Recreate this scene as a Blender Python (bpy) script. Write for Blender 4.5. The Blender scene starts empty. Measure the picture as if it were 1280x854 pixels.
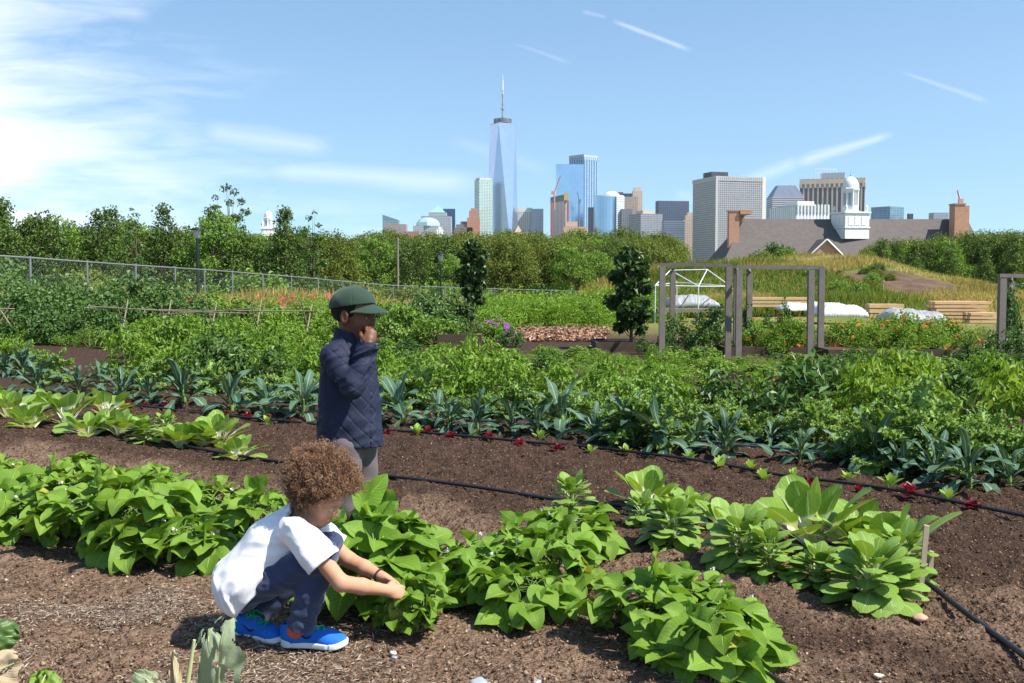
import bpy, math, random
import numpy as np
from math import pi, sin, cos, radians as R
from mathutils import Vector, Matrix

SC = bpy.context.scene
COL = SC.collection
rs = np.random.RandomState(7)
random.seed(7)

# ------------------------------------------------------------ camera model
F, CX, CY, H = 1350.0, 640.0, 427.0, 1.35
PIT = math.atan(82.0 / F)

def ray(px, py):
    v = -(py - CY) / F
    return np.array([(px - CX) / F, cos(PIT) + v * sin(PIT), -sin(PIT) + v * cos(PIT)])

def G(px, py, z=0.0):
    d = ray(px, py); t = (z - H) / d[2]
    return np.array([d[0] * t, d[1] * t, z])

def P(px, py, Y):
    d = ray(px, py); t = Y / d[1]
    return np.array([d[0] * t, Y, H + d[2] * t])

# ------------------------------------------------------------ noise
def _hash(ix, iy, iz, seed):
    h = (ix * 374761393 + iy * 668265263 + iz * 2147483647 + seed * 1442695041) & 0xFFFFFFFF
    h = ((h ^ (h >> 13)) * 1274126177) & 0xFFFFFFFF
    h = h ^ (h >> 16)
    return (h & 0xFFFFFF) / float(0xFFFFFF)

def noise3(x, y, z=0.0, seed=0):
    x, y, z = np.broadcast_arrays(np.asarray(x, float), np.asarray(y, float), np.asarray(z, float))
    ix, iy, iz = [np.floor(a).astype(np.int64) for a in (x, y, z)]
    fx, fy, fz = x - ix, y - iy, z - iz
    fx, fy, fz = [a * a * (3 - 2 * a) for a in (fx, fy, fz)]
    r = 0
    for a in (0, 1):
        for b in (0, 1):
            for c in (0, 1):
                w = (fx if a else 1 - fx) * (fy if b else 1 - fy) * (fz if c else 1 - fz)
                r = r + w * _hash(ix + a, iy + b, iz + c, seed)
    return r * 2 - 1

def sstep(t):
    t = np.clip(t, 0, 1); return t * t * (3 - 2 * t)

# ------------------------------------------------------------ terrain
CR_PX = [700, 770, 830, 870, 930, 1000, 1060, 1100, 1150, 1200, 1250, 1330, 1450]
CR_PY = [378, 366, 347, 340, 336, 331, 325, 331, 346, 362, 374, 382, 386]
def zt(x, y):
    x = np.asarray(x, float); y = np.asarray(y, float)
    base = -1.6 * sstep((y - 24) / 60) + 0.25 * sstep((y - 24) / 15) * sstep((-x - 4) / 6)
    px = 640 + 1350 * x / 58.0
    cy = np.interp(px, CR_PX, CR_PY)
    crest = 1.35 + (345 - cy) / 1350 * 58
    w = sstep((px - 690) / 90) * (1 - sstep((px - 1500) / 200))
    amt = sstep((y - 37) / 21) * (1 - sstep((y - 63) / 30)) * w
    z = base + (np.maximum(crest, base) - base) * amt
    z = z + amt * 0.25 * noise3(x * .35, y * .35, 0, 5)
    c = y + .67 * x
    near = 1 - sstep((y - 11) / 4)
    z = z + near * (0.05 * np.exp(-((c - 5.9) / .45) ** 2) + .03 * np.exp(-((c - 8.9) / .9) ** 2) - .02 * np.exp(-((c - 3.3) / .6) ** 2))
    return z

def ztf(x, y):
    return float(zt(x, y))

# ------------------------------------------------------------ materials
def newmat(name):
    m = bpy.data.materials.new(name); m.use_nodes = True
    nt = m.node_tree
    for n in list(nt.nodes): nt.nodes.remove(n)
    out = nt.nodes.new('ShaderNodeOutputMaterial')
    return m, nt, out

class NB:
    """tiny node builder"""
    def __init__(s, nt): s.nt = nt
    def n(s, t, **kw):
        nd = s.nt.nodes.new(t)
        for k, v in kw.items(): setattr(nd, k, v)
        return nd
    def set(s, sock, v):
        if hasattr(v, 'is_linked') or isinstance(v, bpy.types.NodeSocket): s.nt.links.new(v, sock)
        else: sock.default_value = v
    def math(s, op, a, b=0.0, c=None, clamp=False):
        nd = s.n('ShaderNodeMath', operation=op); nd.use_clamp = clamp
        s.set(nd.inputs[0], a); s.set(nd.inputs[1], b)
        if c is not None: s.set(nd.inputs[2], c)
        return nd.outputs[0]
    def mix(s, f, a, b, bt='MIX'):
        nd = s.n('ShaderNodeMix', data_type='RGBA', blend_type=bt)
        s.set(nd.inputs['Factor'], f); 
        s.set(nd.inputs[6], a if not isinstance(a, tuple) else (*a[:3], 1)); s.set(nd.inputs[7], b if not isinstance(b, tuple) else (*b[:3], 1))
        return nd.outputs[2]
    def ramp(s, f, stops):
        nd = s.n('ShaderNodeValToRGB'); cr = nd.color_ramp
        while len(cr.elements) < len(stops): cr.elements.new(.5)
        for e, (p, c) in zip(cr.elements, stops):
            e.position = p; e.color = (*c[:3], 1) if isinstance(c, tuple) else (c, c, c, 1)
        s.set(nd.inputs[0], f); return nd.outputs[0]
    def noise(s, scale, detail=4, vec=None, rough=.55, dist=0.0):
        nd = s.n('ShaderNodeTexNoise'); nd.inputs['Scale'].default_value = scale
        nd.inputs['Detail'].default_value = detail; nd.inputs['Roughness'].default_value = rough
        nd.inputs['Distortion'].default_value = dist
        if vec is not None: s.set(nd.inputs['Vector'], vec)
        return nd.outputs[0]
    def obj(s): return s.n('ShaderNodeTexCoord').outputs['Object']
    def pos(s): return s.n('ShaderNodeNewGeometry').outputs['Position']
    def sep(s, v):
        nd = s.n('ShaderNodeSeparateXYZ'); s.set(nd.inputs[0], v); return nd.outputs
    def comb(s, x, y, z):
        nd = s.n('ShaderNodeCombineXYZ')
        s.set(nd.inputs[0], x); s.set(nd.inputs[1], y); s.set(nd.inputs[2], z); return nd.outputs[0]
    def attr(s, name, out='Fac'):
        nd = s.n('ShaderNodeAttribute', attribute_name=name); return nd.outputs[out]
    def bump(s, h, strength=.5, dist=.01):
        nd = s.n('ShaderNodeBump'); nd.inputs['Strength'].default_value = strength
        nd.inputs['Distance'].default_value = dist; s.set(nd.inputs['Height'], h); return nd.outputs[0]
    def pbsdf(s, out, color, rough=.6, spec=.4, metal=0.0, normal=None, extra=None):
        nd = s.n('ShaderNodeBsdfPrincipled')
        s.set(nd.inputs['Base Color'], (*color[:3], 1) if isinstance(color, tuple) else color)
        s.set(nd.inputs['Roughness'], rough); nd.inputs['Specular IOR Level'].default_value = spec
        s.set(nd.inputs['Metallic'], metal)
        if normal is not None: s.set(nd.inputs['Normal'], normal)
        if out is not None: s.nt.links.new(nd.outputs[0], out.inputs['Surface'])
        return nd

def simple(name, col, rough=.6, spec=.4, metal=0.0, var=.25, scale=8.0, bump=.2, bscale=60.0, bdist=.003):
    m, nt, out = newmat(name); b = NB(nt); o = b.obj()
    f = b.noise(scale, 5, o)
    c = b.mix(f, tuple(x * (1 - var) for x in col), tuple(min(1, x * (1 + var)) for x in col))
    nrm = b.bump(b.noise(bscale, 4, o), bump, bdist) if bump else None
    b.pbsdf(out, c, rough, spec, metal, nrm)
    return m

def leafmat(name, A, B, trans=.35, rough=.45, spec=.35, veins=0.0, rib=None, petiole=None, blister=0.0, edge=None, tcol=None):
    """A..B: colours a plant varies between; rib: pale midrib colour; petiole=(t, colour) pale stalk."""
    m, nt, out = newmat(name); b = NB(nt)
    rnd = b.attr('rnd'); uv = b.attr('luv', 'Vector'); u, t, _ = b.sep(uv)
    oi = b.n('ShaderNodeObjectInfo').outputs['Random']
    f = b.math('ADD', b.math('MULTIPLY', rnd, .75), b.math('MULTIPLY', oi, .25))
    col = b.mix(f, A, B)
    n1 = b.noise(7, 3, b.obj())
    hs = b.n('ShaderNodeHueSaturation'); b.set(hs.inputs['Color'], col)
    b.set(hs.inputs['Value'], b.math('ADD', .8, b.math('MULTIPLY', n1, .4)))
    b.set(hs.inputs['Hue'], b.math('ADD', .488, b.math('MULTIPLY', rnd, .024)))
    col = hs.outputs[0]
    au = b.math('ABSOLUTE', u)
    hgt = None
    if veins:
        # side veins slanting from the midrib
        ph = b.math('SUBTRACT', b.math('MULTIPLY', t, 9.0), b.math('MULTIPLY', au, 3.2))
        fr = b.math('ABSOLUTE', b.math('SUBTRACT', b.math('FRACT', ph), .5))
        vm = b.math('SMOOTHSTEP', fr, .0, .0) if False else b.math('SUBTRACT', 1.0, b.math('MULTIPLY', fr, 9.0), clamp=True)
        mid = b.math('SUBTRACT', 1.0, b.math('MULTIPLY', au, 16.0), clamp=True)
        vv = b.math('MAXIMUM', b.math('MULTIPLY', vm, .6), mid)
        hl = b.mix(b.math('MULTIPLY', vv, veins), col, tuple(min(1, x * 1.7 + .03) for x in B))
        col = hl
        hgt = b.math('SUBTRACT', 1.0, vv)
        hgt = b.math('ADD', hgt, b.math('MULTIPLY', b.noise(60, 3, b.obj()), .8))
    if blister:
        vo = b.n('ShaderNodeTexVoronoi'); vo.inputs['Scale'].default_value = blister
        b.set(vo.inputs['Vector'], b.obj()); hgt = vo.outputs['Distance']
    if rib is not None:
        k = b.math('SUBTRACT', 1.0, b.math('MULTIPLY', au, 7.0), clamp=True)
        k = b.math('MULTIPLY', k, b.math('SUBTRACT', 1.25, t, clamp=True))
        col = b.mix(k, col, rib)
    if petiole is not None:
        k = b.math('MULTIPLY', b.math('SUBTRACT', petiole[0], t), 14.0, clamp=True)
        col = b.mix(k, col, petiole[1])
    nrm = b.bump(hgt, .55, .004) if hgt is not None else None
    p = b.pbsdf(None, col, rough, spec, 0, nrm)
    tr = b.n('ShaderNodeBsdfTranslucent')
    tc = b.mix(1.0, col, tcol or (1.25, 1.15, .45), 'MULTIPLY')
    b.set(tr.inputs['Color'], tc)
    if nrm is not None: b.set(tr.inputs['Normal'], nrm)
    mx = b.n('ShaderNodeMixShader'); mx.inputs[0].default_value = trans
    nt.links.new(p.outputs[0], mx.inputs[1]); nt.links.new(tr.outputs[0], mx.inputs[2])
    nt.links.new(mx.outputs[0], out.inputs['Surface'])
    return m

# ------------------------------------------------------------ mesh builder
class MB:
    def __init__(s): s.v = []; s.f = []; s.uv = []; s.r = []; s.mi = []; s.n = 0
    def add(s, v, f, uv=None, rnd=0.5, mi=0):
        v = np.asarray(v, float).reshape(-1, 3); f = np.asarray(f, np.int64)
        s.v.append(v); s.f.append(f + s.n)
        s.uv.append(np.zeros((len(v), 2)) if uv is None else np.asarray(uv, float))
        s.r.append(np.full(len(v), rnd) if np.isscalar(rnd) else np.asarray(rnd, float))
        s.mi.append(np.full(len(f), mi)); s.n += len(v)
    def build(s, name, mats, parent=None, origin=None, smooth=True):
        me = bpy.data.meshes.new(name)
        v = np.concatenate(s.v)
        if origin is None and parent is not None: origin = parent.get('_o')
        if origin is not None: v = v - np.asarray(origin)[None, :]
        groups = {}
        lt = [];  lv = []; mi = []
        for f, m_ in zip(s.f, s.mi):
            if len(f) == 0: continue
            lt.append(np.full(len(f), f.shape[1])); lv.append(f.ravel()); mi.append(m_)
        lt = np.concatenate(lt); lv = np.concatenate(lv); mi = np.concatenate(mi)
        me.vertices.add(len(v)); me.vertices.foreach_set('co', v.ravel())
        me.loops.add(len(lv)); me.loops.foreach_set('vertex_index', lv.astype(np.int32))
        me.polygons.add(len(lt))
        me.polygons.foreach_set('loop_start', np.concatenate([[0], np.cumsum(lt)[:-1]]).astype(np.int32))
        me.polygons.foreach_set('loop_total', lt.astype(np.int32))
        if not isinstance(mats, (list, tuple)): mats = [mats]
        for m_ in mats: me.materials.append(m_)
        me.polygons.foreach_set('material_index', mi.astype(np.int32))
        me.polygons.foreach_set('use_smooth', np.full(len(lt), smooth))
        me.update(calc_edges=True)
        a = me.attributes.new('rnd', 'FLOAT', 'POINT'); a.data.foreach_set('value', np.concatenate(s.r).astype(np.float32))
        uv = np.concatenate(s.uv); uv3 = np.zeros((len(uv), 3)); uv3[:, :2] = uv
        a = me.attributes.new('luv', 'FLOAT_VECTOR', 'POINT'); a.data.foreach_set('vector', uv3.ravel().astype(np.float32))
        me.validate(clean_customdata=False)
        o = bpy.data.objects.new(name, me); COL.objects.link(o)
        if parent is not None: o.parent = parent
        elif origin is not None: o.location = origin
        return o

BOXF = np.array([[0, 3, 2, 1], [4, 5, 6, 7], [0, 1, 5, 4], [1, 2, 6, 5], [2, 3, 7, 6], [3, 0, 4, 7]])
def box(mb, c, s, rot=None, rnd=.5, mi=0, bevel=0):
    x, y, z = [q / 2 for q in s]
    v = np.array([[-x, -y, -z], [x, -y, -z], [x, y, -z], [-x, y, -z], [-x, -y, z], [x, -y, z], [x, y, z], [-x, y, z]])
    if rot is not None: v = v @ np.asarray(rot).T
    mb.add(v + np.asarray(c), BOXF, None, rnd, mi)

def rotz(a): return np.array([[cos(a), -sin(a), 0], [sin(a), cos(a), 0], [0, 0, 1]])
def rotx(a): return np.array([[1, 0, 0], [0, cos(a), -sin(a)], [0, sin(a), cos(a)]])
def roty(a): return np.array([[cos(a), 0, sin(a)], [0, 1, 0], [-sin(a), 0, cos(a)]])

def norm(v): 
    v = np.asarray(v, float); return v / (np.linalg.norm(v) + 1e-12)

def tube(mb, pts, rad, n=6, rnd=.5, mi=0, cap=True, uv=None):
    pts = np.asarray(pts, float); m = len(pts)
    rad = np.full(m, rad) if np.isscalar(rad) else np.asarray(rad, float)
    tg = np.gradient(pts, axis=0); tg /= (np.linalg.norm(tg, axis=1, keepdims=True) + 1e-12)
    ref = np.array([0, 0, 1.0]) if abs(tg[0][2]) < .9 else np.array([1.0, 0, 0])
    a = norm(np.cross(tg[0], ref)); V = []
    for i in range(m):
        a = norm(a - tg[i] * np.dot(a, tg[i])); b = np.cross(tg[i], a)
        th = np.arange(n) * 2 * pi / n
        V.append(pts[i] + rad[i] * (np.cos(th)[:, None] * a + np.sin(th)[:, None] * b))
    V = np.concatenate(V); f = []
    for i in range(m - 1):
        for j in range(n):
            f.append([i * n + j, i * n + (j + 1) % n, (i + 1) * n + (j + 1) % n, (i + 1) * n + j])
    tt = np.repeat(np.linspace(0, 1, m), n)
    mb.add(V, f, np.stack([np.zeros(m * n), tt], 1), rnd, mi)
    if cap:
        k = mb.n
        for base, sgn in ((0, 1), ((m - 1) * n, -1)):
            c = pts[0] if base == 0 else pts[-1]
            ring = V[base:base + n]
            fs = [[j, (j + 1) % n, n] if sgn < 0 else [(j + 1) % n, j, n] for j in range(n)]
            mb.add(np.vstack([ring, c[None]]), fs, None, rnd, mi)

def lathe(mb, prof, c, n=16, rnd=.5, mi=0):
    prof = np.asarray(prof, float); m = len(prof); th = np.arange(n) * 2 * pi / n
    V = np.concatenate([np.stack([r * np.cos(th), r * np.sin(th), np.full(n, z)], 1) for r, z in prof]) + np.asarray(c)
    f = [[i * n + j, i * n + (j + 1) % n, (i + 1) * n + (j + 1) % n, (i + 1) * n + j] for i in range(m - 1) for j in range(n)]
    mb.add(V, f, None, rnd, mi)

# ------------------------------------------------------------ objects
def tag(o, label, cat, group=None, kind=None):
    if label: o['label'] = label
    if cat: o['category'] = cat
    if group: o['group'] = group
    if kind: o['kind'] = kind
    return o
def thing(name, label, cat, loc=(0, 0, 0), rz=0.0, group=None):
    o = bpy.data.objects.new(name, None); COL.objects.link(o); o.empty_display_size = .1
    o.location = loc; o.rotation_euler = (0, 0, rz)
    tag(o, label, cat, group); return o
def dup(o, loc, rz=0.0, sc=1.0, label=None, group=None, tilt=(0, 0), cat=None):
    r = o.copy(); COL.objects.link(r)
    r.location = loc; r.rotation_euler = (tilt[0], tilt[1], rz)
    r.scale = (sc, sc, sc) if np.isscalar(sc) else sc
    if label: r['label'] = label
    if cat: r['category'] = cat
    if group: r['group'] = group
    elif 'group' in r and label: del r['group']
    for ch in list(o.children):
        c = ch.copy(); COL.objects.link(c); c.parent = r
        for g in ch.children:
            d = g.copy(); COL.objects.link(d); d.parent = c
    return r
class Pool:
    """prototypes of one kind: first use moves the prototype itself, later uses copy it"""
    def __init__(s, protos): s.p = protos; s.used = [False] * len(protos); s.k = 0
    def put(s, loc, rz, sc, label, cat, group=None, which=None, tilt=(0, 0)):
        i = s.k % len(s.p) if which is None else which; s.k += 1
        if getattr(s, 'tilt', 0): tilt = tuple(rs.normal(0, s.tilt, 2))
        o = s.p[i]
        if not s.used[i]:
            s.used[i] = True; o.location = loc; o.rotation_euler = (tilt[0], tilt[1], rz)
            o.scale = (sc, sc, sc) if np.isscalar(sc) else sc
            tag(o, label, cat, group); return o
        src = o; r = dup(src, loc, rz, sc, None, None, tilt)
        tag(r, label, cat)
        if group: r['group'] = group
        elif 'group' in r: del r['group']
        return r
    def finish(s):
        for i, o in enumerate(s.p):
            if not s.used[i]:
                for ch in list(o.children): bpy.data.objects.remove(ch)
                bpy.data.objects.remove(o)
ORD = 'first second third fourth fifth sixth seventh eighth ninth tenth eleventh twelfth thirteenth fourteenth fifteenth sixteenth seventeenth eighteenth nineteenth twentieth'.split()
def od(i): return ORD[i] if i < 20 else 'twenty-' + ORD[i - 20]

# ------------------------------------------------------------ leaves
def curved_leaf(L, wf, th0, curl, fold=.15, ruffle=0.0, rf=3.0, nu=9, nv=5, side=0.0, seed=0, back=0.0, wav=0.0):
    """leaf rising from the origin along +y; th0 start elevation, curl total drop (radians); returns v, f, uv"""
    r = np.random.RandomState(seed)
    t = np.linspace(0, 1, nu); th = th0 - curl * t
    dy = np.cos(th) * L / (nu - 1); dz = np.sin(th) * L / (nu - 1)
    y = np.concatenate([[0], np.cumsum(dy[:-1])]); z = np.concatenate([[0], np.cumsum(dz[:-1])])
    s = np.linspace(-1, 1, nv); S, T = np.meshgrid(s, t)
    W = wf(t)[:, None] * L
    ny, nz = -np.sin(th)[:, None], np.cos(th)[:, None]          # leaf normal
    off = fold * np.abs(S) * W
    ph = r.rand() * 6
    if ruffle:
        off = off + ruffle * L * np.abs(S) ** 1.5 * np.sin(T * rf * 2 * pi + ph + S * 1.3) * np.minimum(1, W / (.08 * L))
    if wav: off = off + wav * L * np.sin(T * 5 + ph + S)
    X = S * W + side * L * T ** 2
    Yy = y[:, None] + ny * off + np.cos(th)[:, None] * (-back * L * np.abs(S) ** 1.5 * (1 - T) ** 2)
    Z = z[:, None] + nz * off + np.sin(th)[:, None] * (-back * L * np.abs(S) ** 1.5 * (1 - T) ** 2)
    v = np.stack([X, Yy, Z], -1).reshape(-1, 3)
    idx = np.arange(nu * nv).reshape(nu, nv)
    f = np.stack([idx[:-1, :-1], idx[:-1, 1:], idx[1:, 1:], idx[1:, :-1]], -1).reshape(-1, 4)
    return v, f, np.stack([S, T], -1).reshape(-1, 2)

def frame(d, up):
    d = norm(d); x = np.cross(d, up); x = norm(x) if np.linalg.norm(x) > 1e-6 else np.array([1, 0, 0.])
    z = np.cross(x, d); return np.stack([x, d, z], 1)

def quads(mb, C, D, N, L, W, rnd, mi=0, fold=.25):
    """many small rhombus leaves at once; C centres, D directions, N normals"""
    n = len(C)
    D = D / (np.linalg.norm(D, axis=1, keepdims=True) + 1e-9)
    X = np.cross(D, N); X /= (np.linalg.norm(X, axis=1, keepdims=True) + 1e-9)
    Z = np.cross(X, D)
    L = np.broadcast_to(L, n)[:, None]; W = np.broadcast_to(W, n)[:, None]
    b = C - D * L * .5; t = C + D * L * .5 - Z * L * .12
    l = C - X * W * .5 - D * L * .05 + Z * W * fold; r = C + X * W * .5 - D * L * .05 + Z * W * fold
    V = np.stack([b, r, t, l], 1).reshape(-1, 3)
    f = (np.arange(n) * 4)[:, None] + np.arange(4)[None]
    tri = np.concatenate([f[:, [0, 1, 2]], f[:, [0, 2, 3]]])
    uv = np.tile(np.array([[0, 0], [1, .5], [0, 1], [-1, .5]]), (n, 1))
    mb.add(V, tri, uv, np.repeat(rnd, 4), mi)

def ballpts(r, n):
    v = r.normal(size=(n, 3)); v /= np.linalg.norm(v, axis=1, keepdims=True); return v
HAZE = 0.00003
EXPO, SKS, SKT = 0.72, 0.116, (0.86, 0.985, 1.01)
# ============================================================ plant prototypes
M = {}
M['bean'] = leafmat('bean_leaf', (.115, .25, .026), (.26, .395, .058), .36, .5, .25, veins=.6, tcol=(1.2, 1.15, .6))
M['old'] = leafmat('yellowing_bean_leaf', (.30, .33, .05), (.42, .40, .10), .3, .6, .2, veins=.5)
M['bok'] = leafmat('bok_leaf', (.14, .27, .035), (.29, .43, .08), .3, .45, .25, veins=.25, rib=(.62, .70, .40), petiole=(.46, (.80, .84, .66)))
M['bigbok'] = leafmat('tall_bok_leaf', (.14, .27, .035), (.29, .43, .08), .3, .45, .25, veins=.25, rib=(.7, .76, .5), petiole=(.58, (.82, .85, .70)))
M['tatsoi'] = leafmat('tatsoi_leaf', (.13, .26, .035), (.28, .42, .085), .28, .5, .2, veins=.3, rib=(.45, .55, .28), petiole=(.25, (.55, .65, .38)))
M['lac'] = leafmat('blue_kale_leaf', (.030, .080, .045), (.090, .165, .100), .15, .6, .22, rib=(.42, .52, .36), blister=90)
M['curly'] = leafmat('curly_kale_leaf', (.12, .245, .045), (.30, .43, .125), .3, .55, .2, rib=(.3, .42, .2), blister=70)
M['pepper'] = leafmat('pepper_leaf', (.08, .19, .02), (.26, .40, .055), .32, .5, .25)
M['yellow'] = leafmat('yellow_pepper_leaf', (.12, .25, .025), (.32, .43, .05), .4, .45, .35)
M['dark'] = leafmat('dark_shrub_leaf', (.045, .105, .022), (.12, .22, .045), .25, .45, .4)
M['mid'] = leafmat('mid_shrub_leaf', (.09, .19, .025), (.24, .37, .055), .3, .5, .35)
M['olive'] = leafmat('olive_tree_leaf', (.085, .135, .02), (.23, .27, .045), .25, .55, .3)
M['tree'] = leafmat('tree_leaf', (.048, .105, .02), (.15, .22, .04), .25, .5, .3)
M['cherry'] = leafmat('cherry_leaf', (.03, .07, .018), (.09, .15, .035), .2, .4, .4)
M['herb'] = leafmat('feathery_herb_leaf', (.13, .26, .03), (.28, .43, .07), .35, .5, .3)
M['red'] = leafmat('red_lettuce_leaf', (.09, .012, .02), (.24, .03, .045), .35, .35, .4, tcol=(1.6, .5, .5))
M['sprout'] = leafmat('seedling_leaf', (.2, .36, .06), (.4, .55, .14), .4, .45, .3)
M['grass'] = leafmat('dry_grass', (.32, .30, .08), (.66, .54, .24), .3, .6, .2, tcol=(1.1, 1.0, .6))
M['grassg'] = leafmat('green_grass', (.10, .20, .03), (.28, .36, .08), .35, .5, .3)
M['bark'] = simple('bark', (.12, .09, .065), .9, .2, bump=.6, bscale=40, bdist=.01)
M['stem'] = simple('green_stem', (.16, .26, .06), .5, .3, bump=0)
M['orange'] = leafmat('orange_petal', (.70, .09, .015), (.9, .2, .02), .3, .5, .2, tcol=(1.2, .7, .4))
M['pink'] = leafmat('pink_petal', (.62, .05, .12), (.8, .12, .22), .3, .5, .2, tcol=(1.2, .7, .7))
M['purple'] = leafmat('purple_petal', (.32, .05, .45), (.5, .12, .6), .3, .5, .2, tcol=(1.1, .6, 1.1))
M['dry'] = leafmat('dry_leaf', (.42, .33, .20), (.62, .52, .34), .2, .7, .2, tcol=(1, .9, .6), veins=.15)
M['collard'] = leafmat('collard_leaf', (.20, .27, .15), (.34, .40, .25), .25, .5, .35, veins=.5, rib=(.5, .55, .35), tcol=(1, 1, .6))

def w_bean(t): return .50 * np.clip(np.sin(pi * np.clip(t * .98 + .02, 0, 1) ** .62), 0, 1) ** .85 * (1 - .25 * t) + .003
def w_bok(t):
    pet = .085 - .03 * t; bl = .27 * np.sqrt(np.clip(1 - ((t - .68) / .33) ** 2, 0, 1))
    return np.maximum(np.where(t < .99, pet, .03), bl)
def w_big(t):
    bl = .23 * np.sqrt(np.clip(1 - ((t - .76) / .25) ** 2, 0, 1)); return np.maximum(np.where(t < .99, .048 - .015 * t, .02), bl)
def w_tat(t):
    pet = .05 + 0 * t; bl = .28 * np.sqrt(np.clip(1 - ((t - .66) / .35) ** 2, 0, 1))
    return np.maximum(np.where(t < .99, pet, .03), bl)
def w_lac(t): return np.maximum(.025, .108 * np.clip(np.sin(pi * np.clip((t - .12) / .9, 0, 1)), 0, 1) ** .5)
def w_cur(t): return np.maximum(.03, .19 * np.clip(np.sin(pi * np.clip((t - .15) / .9, 0, 1)), 0, 1) ** .7)

def bean_leaflet(mb, o, d, up, L, r, mi=0):
    v, f, uv = curved_leaf(L, w_bean, r.uniform(.0, .5), r.uniform(.3, 1.5), r.uniform(.0, .55), ruffle=.045, rf=1.6, nu=8, nv=5, side=r.uniform(-.12, .12), seed=r.randint(9999), back=.12)
    mb.add(v @ frame(d, up).T + o, f, uv, r.rand() ** 1.3, 1 if r.rand() < .025 else 0)

def bean_plant(seed, rx=.27, h=.40, n=40, rxy=1.0, ls=1.0):
    r = np.random.RandomState(seed)
    t = thing('bean_plant', None, None)
    lv, st = MB(), MB()
    main = []
    for k in range(5):
        a = k * 2 * pi / 5 + r.rand(); e = r.uniform(.3, .75)
        tip = np.array([cos(a) * rx * e, sin(a) * rx * e, h * r.uniform(.55, .8)])
        mid = tip * np.array([.35, .35, .55]); pts = [np.array([cos(a) * .015, sin(a) * .015, -.02]), mid, tip]
        main.append(pts); tube(st, pts, [.006, .005, .0035], 5, r.rand())
    for i in range(n):
        u = ballpts(r, 1)[0]; u[2] = abs(u[2]); q = r.uniform(.55, 1) ** .6
        if r.rand() < .25: u[2] *= .5; u = norm(u)
        c = np.array([u[0] * rx * q, u[1] * rx * q, .06 + u[2] * (h - .08) * q])
        out = norm([u[0], u[1], 0.15])
        # petiole
        m0 = main[r.randint(5)]; s0 = m0[1] * (1 - (w := r.rand())) + m0[2] * w
        tube(st, [s0, (s0 + c) / 2 + [0, 0, .03], c], [.0028, .0024, .002], 4, r.rand(), cap=False)
        d = norm(out + r.normal(0, .45, 3) * [1, 1, .2] + [0, 0, r.uniform(-.75, .15)])
        up = norm([0.15, -.1, 1] + np.array([u[0], u[1], 0]) * .45 + r.normal(0, .38, 3))
        L = ls * r.uniform(.075, .15) * (1 if u[2] < .8 else .85)
        X = frame(d, up)
        bean_leaflet(lv, c + d * .022, d, up, L, r)
        for sg in (-1, 1):
            dd = norm(X[:, 0] * sg * .9 + d * .3 + r.normal(0, .12, 3) + [0, 0, -.15])
            bean_leaflet(lv, c, dd, norm(up + X[:, 0] * sg * .25), L * .9, r)
    lv.build('foliage', [M['bean'], M['old']], t); st.build('stem', M['stem'], t)
    if seed in (12, 15):
        for k in range(5):
            fl = MB(); a = r.rand() * 6.3; c = np.array([cos(a) * rx * .8, sin(a) * rx * .8, h * r.uniform(.6, .85)])
            n_ = 6; quads(fl, c + r.normal(0, .005, (n_, 3)), ballpts(r, n_), ballpts(r, n_), .016, .014, r.rand(n_))
            fl.build('flower', MATP['flower'], t)
    return t

MATP = {}
MATP['flower'] = leafmat('bean_flower', (.75, .66, .75), (.85, .80, .85), .3, .5, .2, tcol=(1, .9, 1))

def rosette(name, seed, mat, wf, n, Lr, tilt_in, tilt_out, curl, fold, ruffle, rf, nu, nv, scatter=.012, white=False, wav=.0, stem=None, heads=1, frill=0):
    fr = []
    r = np.random.RandomState(seed); t = thing(name, None, None); lv = MB()
    for i in range(n):
        q = i / (n - 1.0)                    # 0 outer .. 1 inner
        a = i * 2.399 + r.uniform(-.3, .3)
        th0 = (tilt_out * (1 - q) + tilt_in * q) + r.uniform(-.12, .12)
        L = Lr * (1 - .35 * q) * r.uniform(.82, 1.15)
        v, f, uv = curved_leaf(L, wf, th0, curl * r.uniform(.6, 1.3) * (1.1 - .5 * q), fold * r.uniform(.3, 1.4), ruffle, rf * r.uniform(.8, 1.2), nu, nv, r.uniform(-.15, .15), r.randint(9999), 0, wav)
        if ruffle > .03: v = v + .12 * ruffle * Lr * 8 * (np.stack([noise3(v[:, 0] * 60, v[:, 1] * 60, v[:, 2] * 60 + i, k + seed) for k in range(3)], 1)) * np.abs(uv[:, :1]) * .35
        z0 = (stem or .02) * q
        v = v @ rotz(a - pi / 2).T + [cos(a) * scatter, sin(a) * scatter, z0]
        lv.add(v, f, uv, np.clip(r.rand() * .8 + .2 * q, 0, 1))
        if frill: fr.append(v[(np.abs(uv[:, 0]) > .35) & (uv[:, 1] > .3)])
    if frill:
        C_, D_, N_ = [], [], []
        P_ = np.concatenate(fr)
        k_ = r.choice(len(P_), frill); C_ = P_[k_] + r.normal(0, .007, (frill, 3)); C_[:, 2] = np.maximum(C_[:, 2], .01)
        o_ = C_ * [1, 1, .3]; o_ /= (np.linalg.norm(o_, axis=1, keepdims=True) + .02)
        quads(lv, C_, o_ + r.normal(0, .8, (frill, 3)), np.array([0, 0, .8]) + o_ * .6 + r.normal(0, .6, (frill, 3)), r.uniform(.014, .034, frill), r.uniform(.012, .030, frill), r.rand(frill), fold=.5)
    lv.build('foliage', M[mat], t)
    if stem:
        sb = MB(); tube(sb, [[0, 0, -.03], [.004, 0, stem * .5], [0, 0, stem]], [.014, .013, .01], 7); sb.build('stem', M['stem'], t)
    return t

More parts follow.
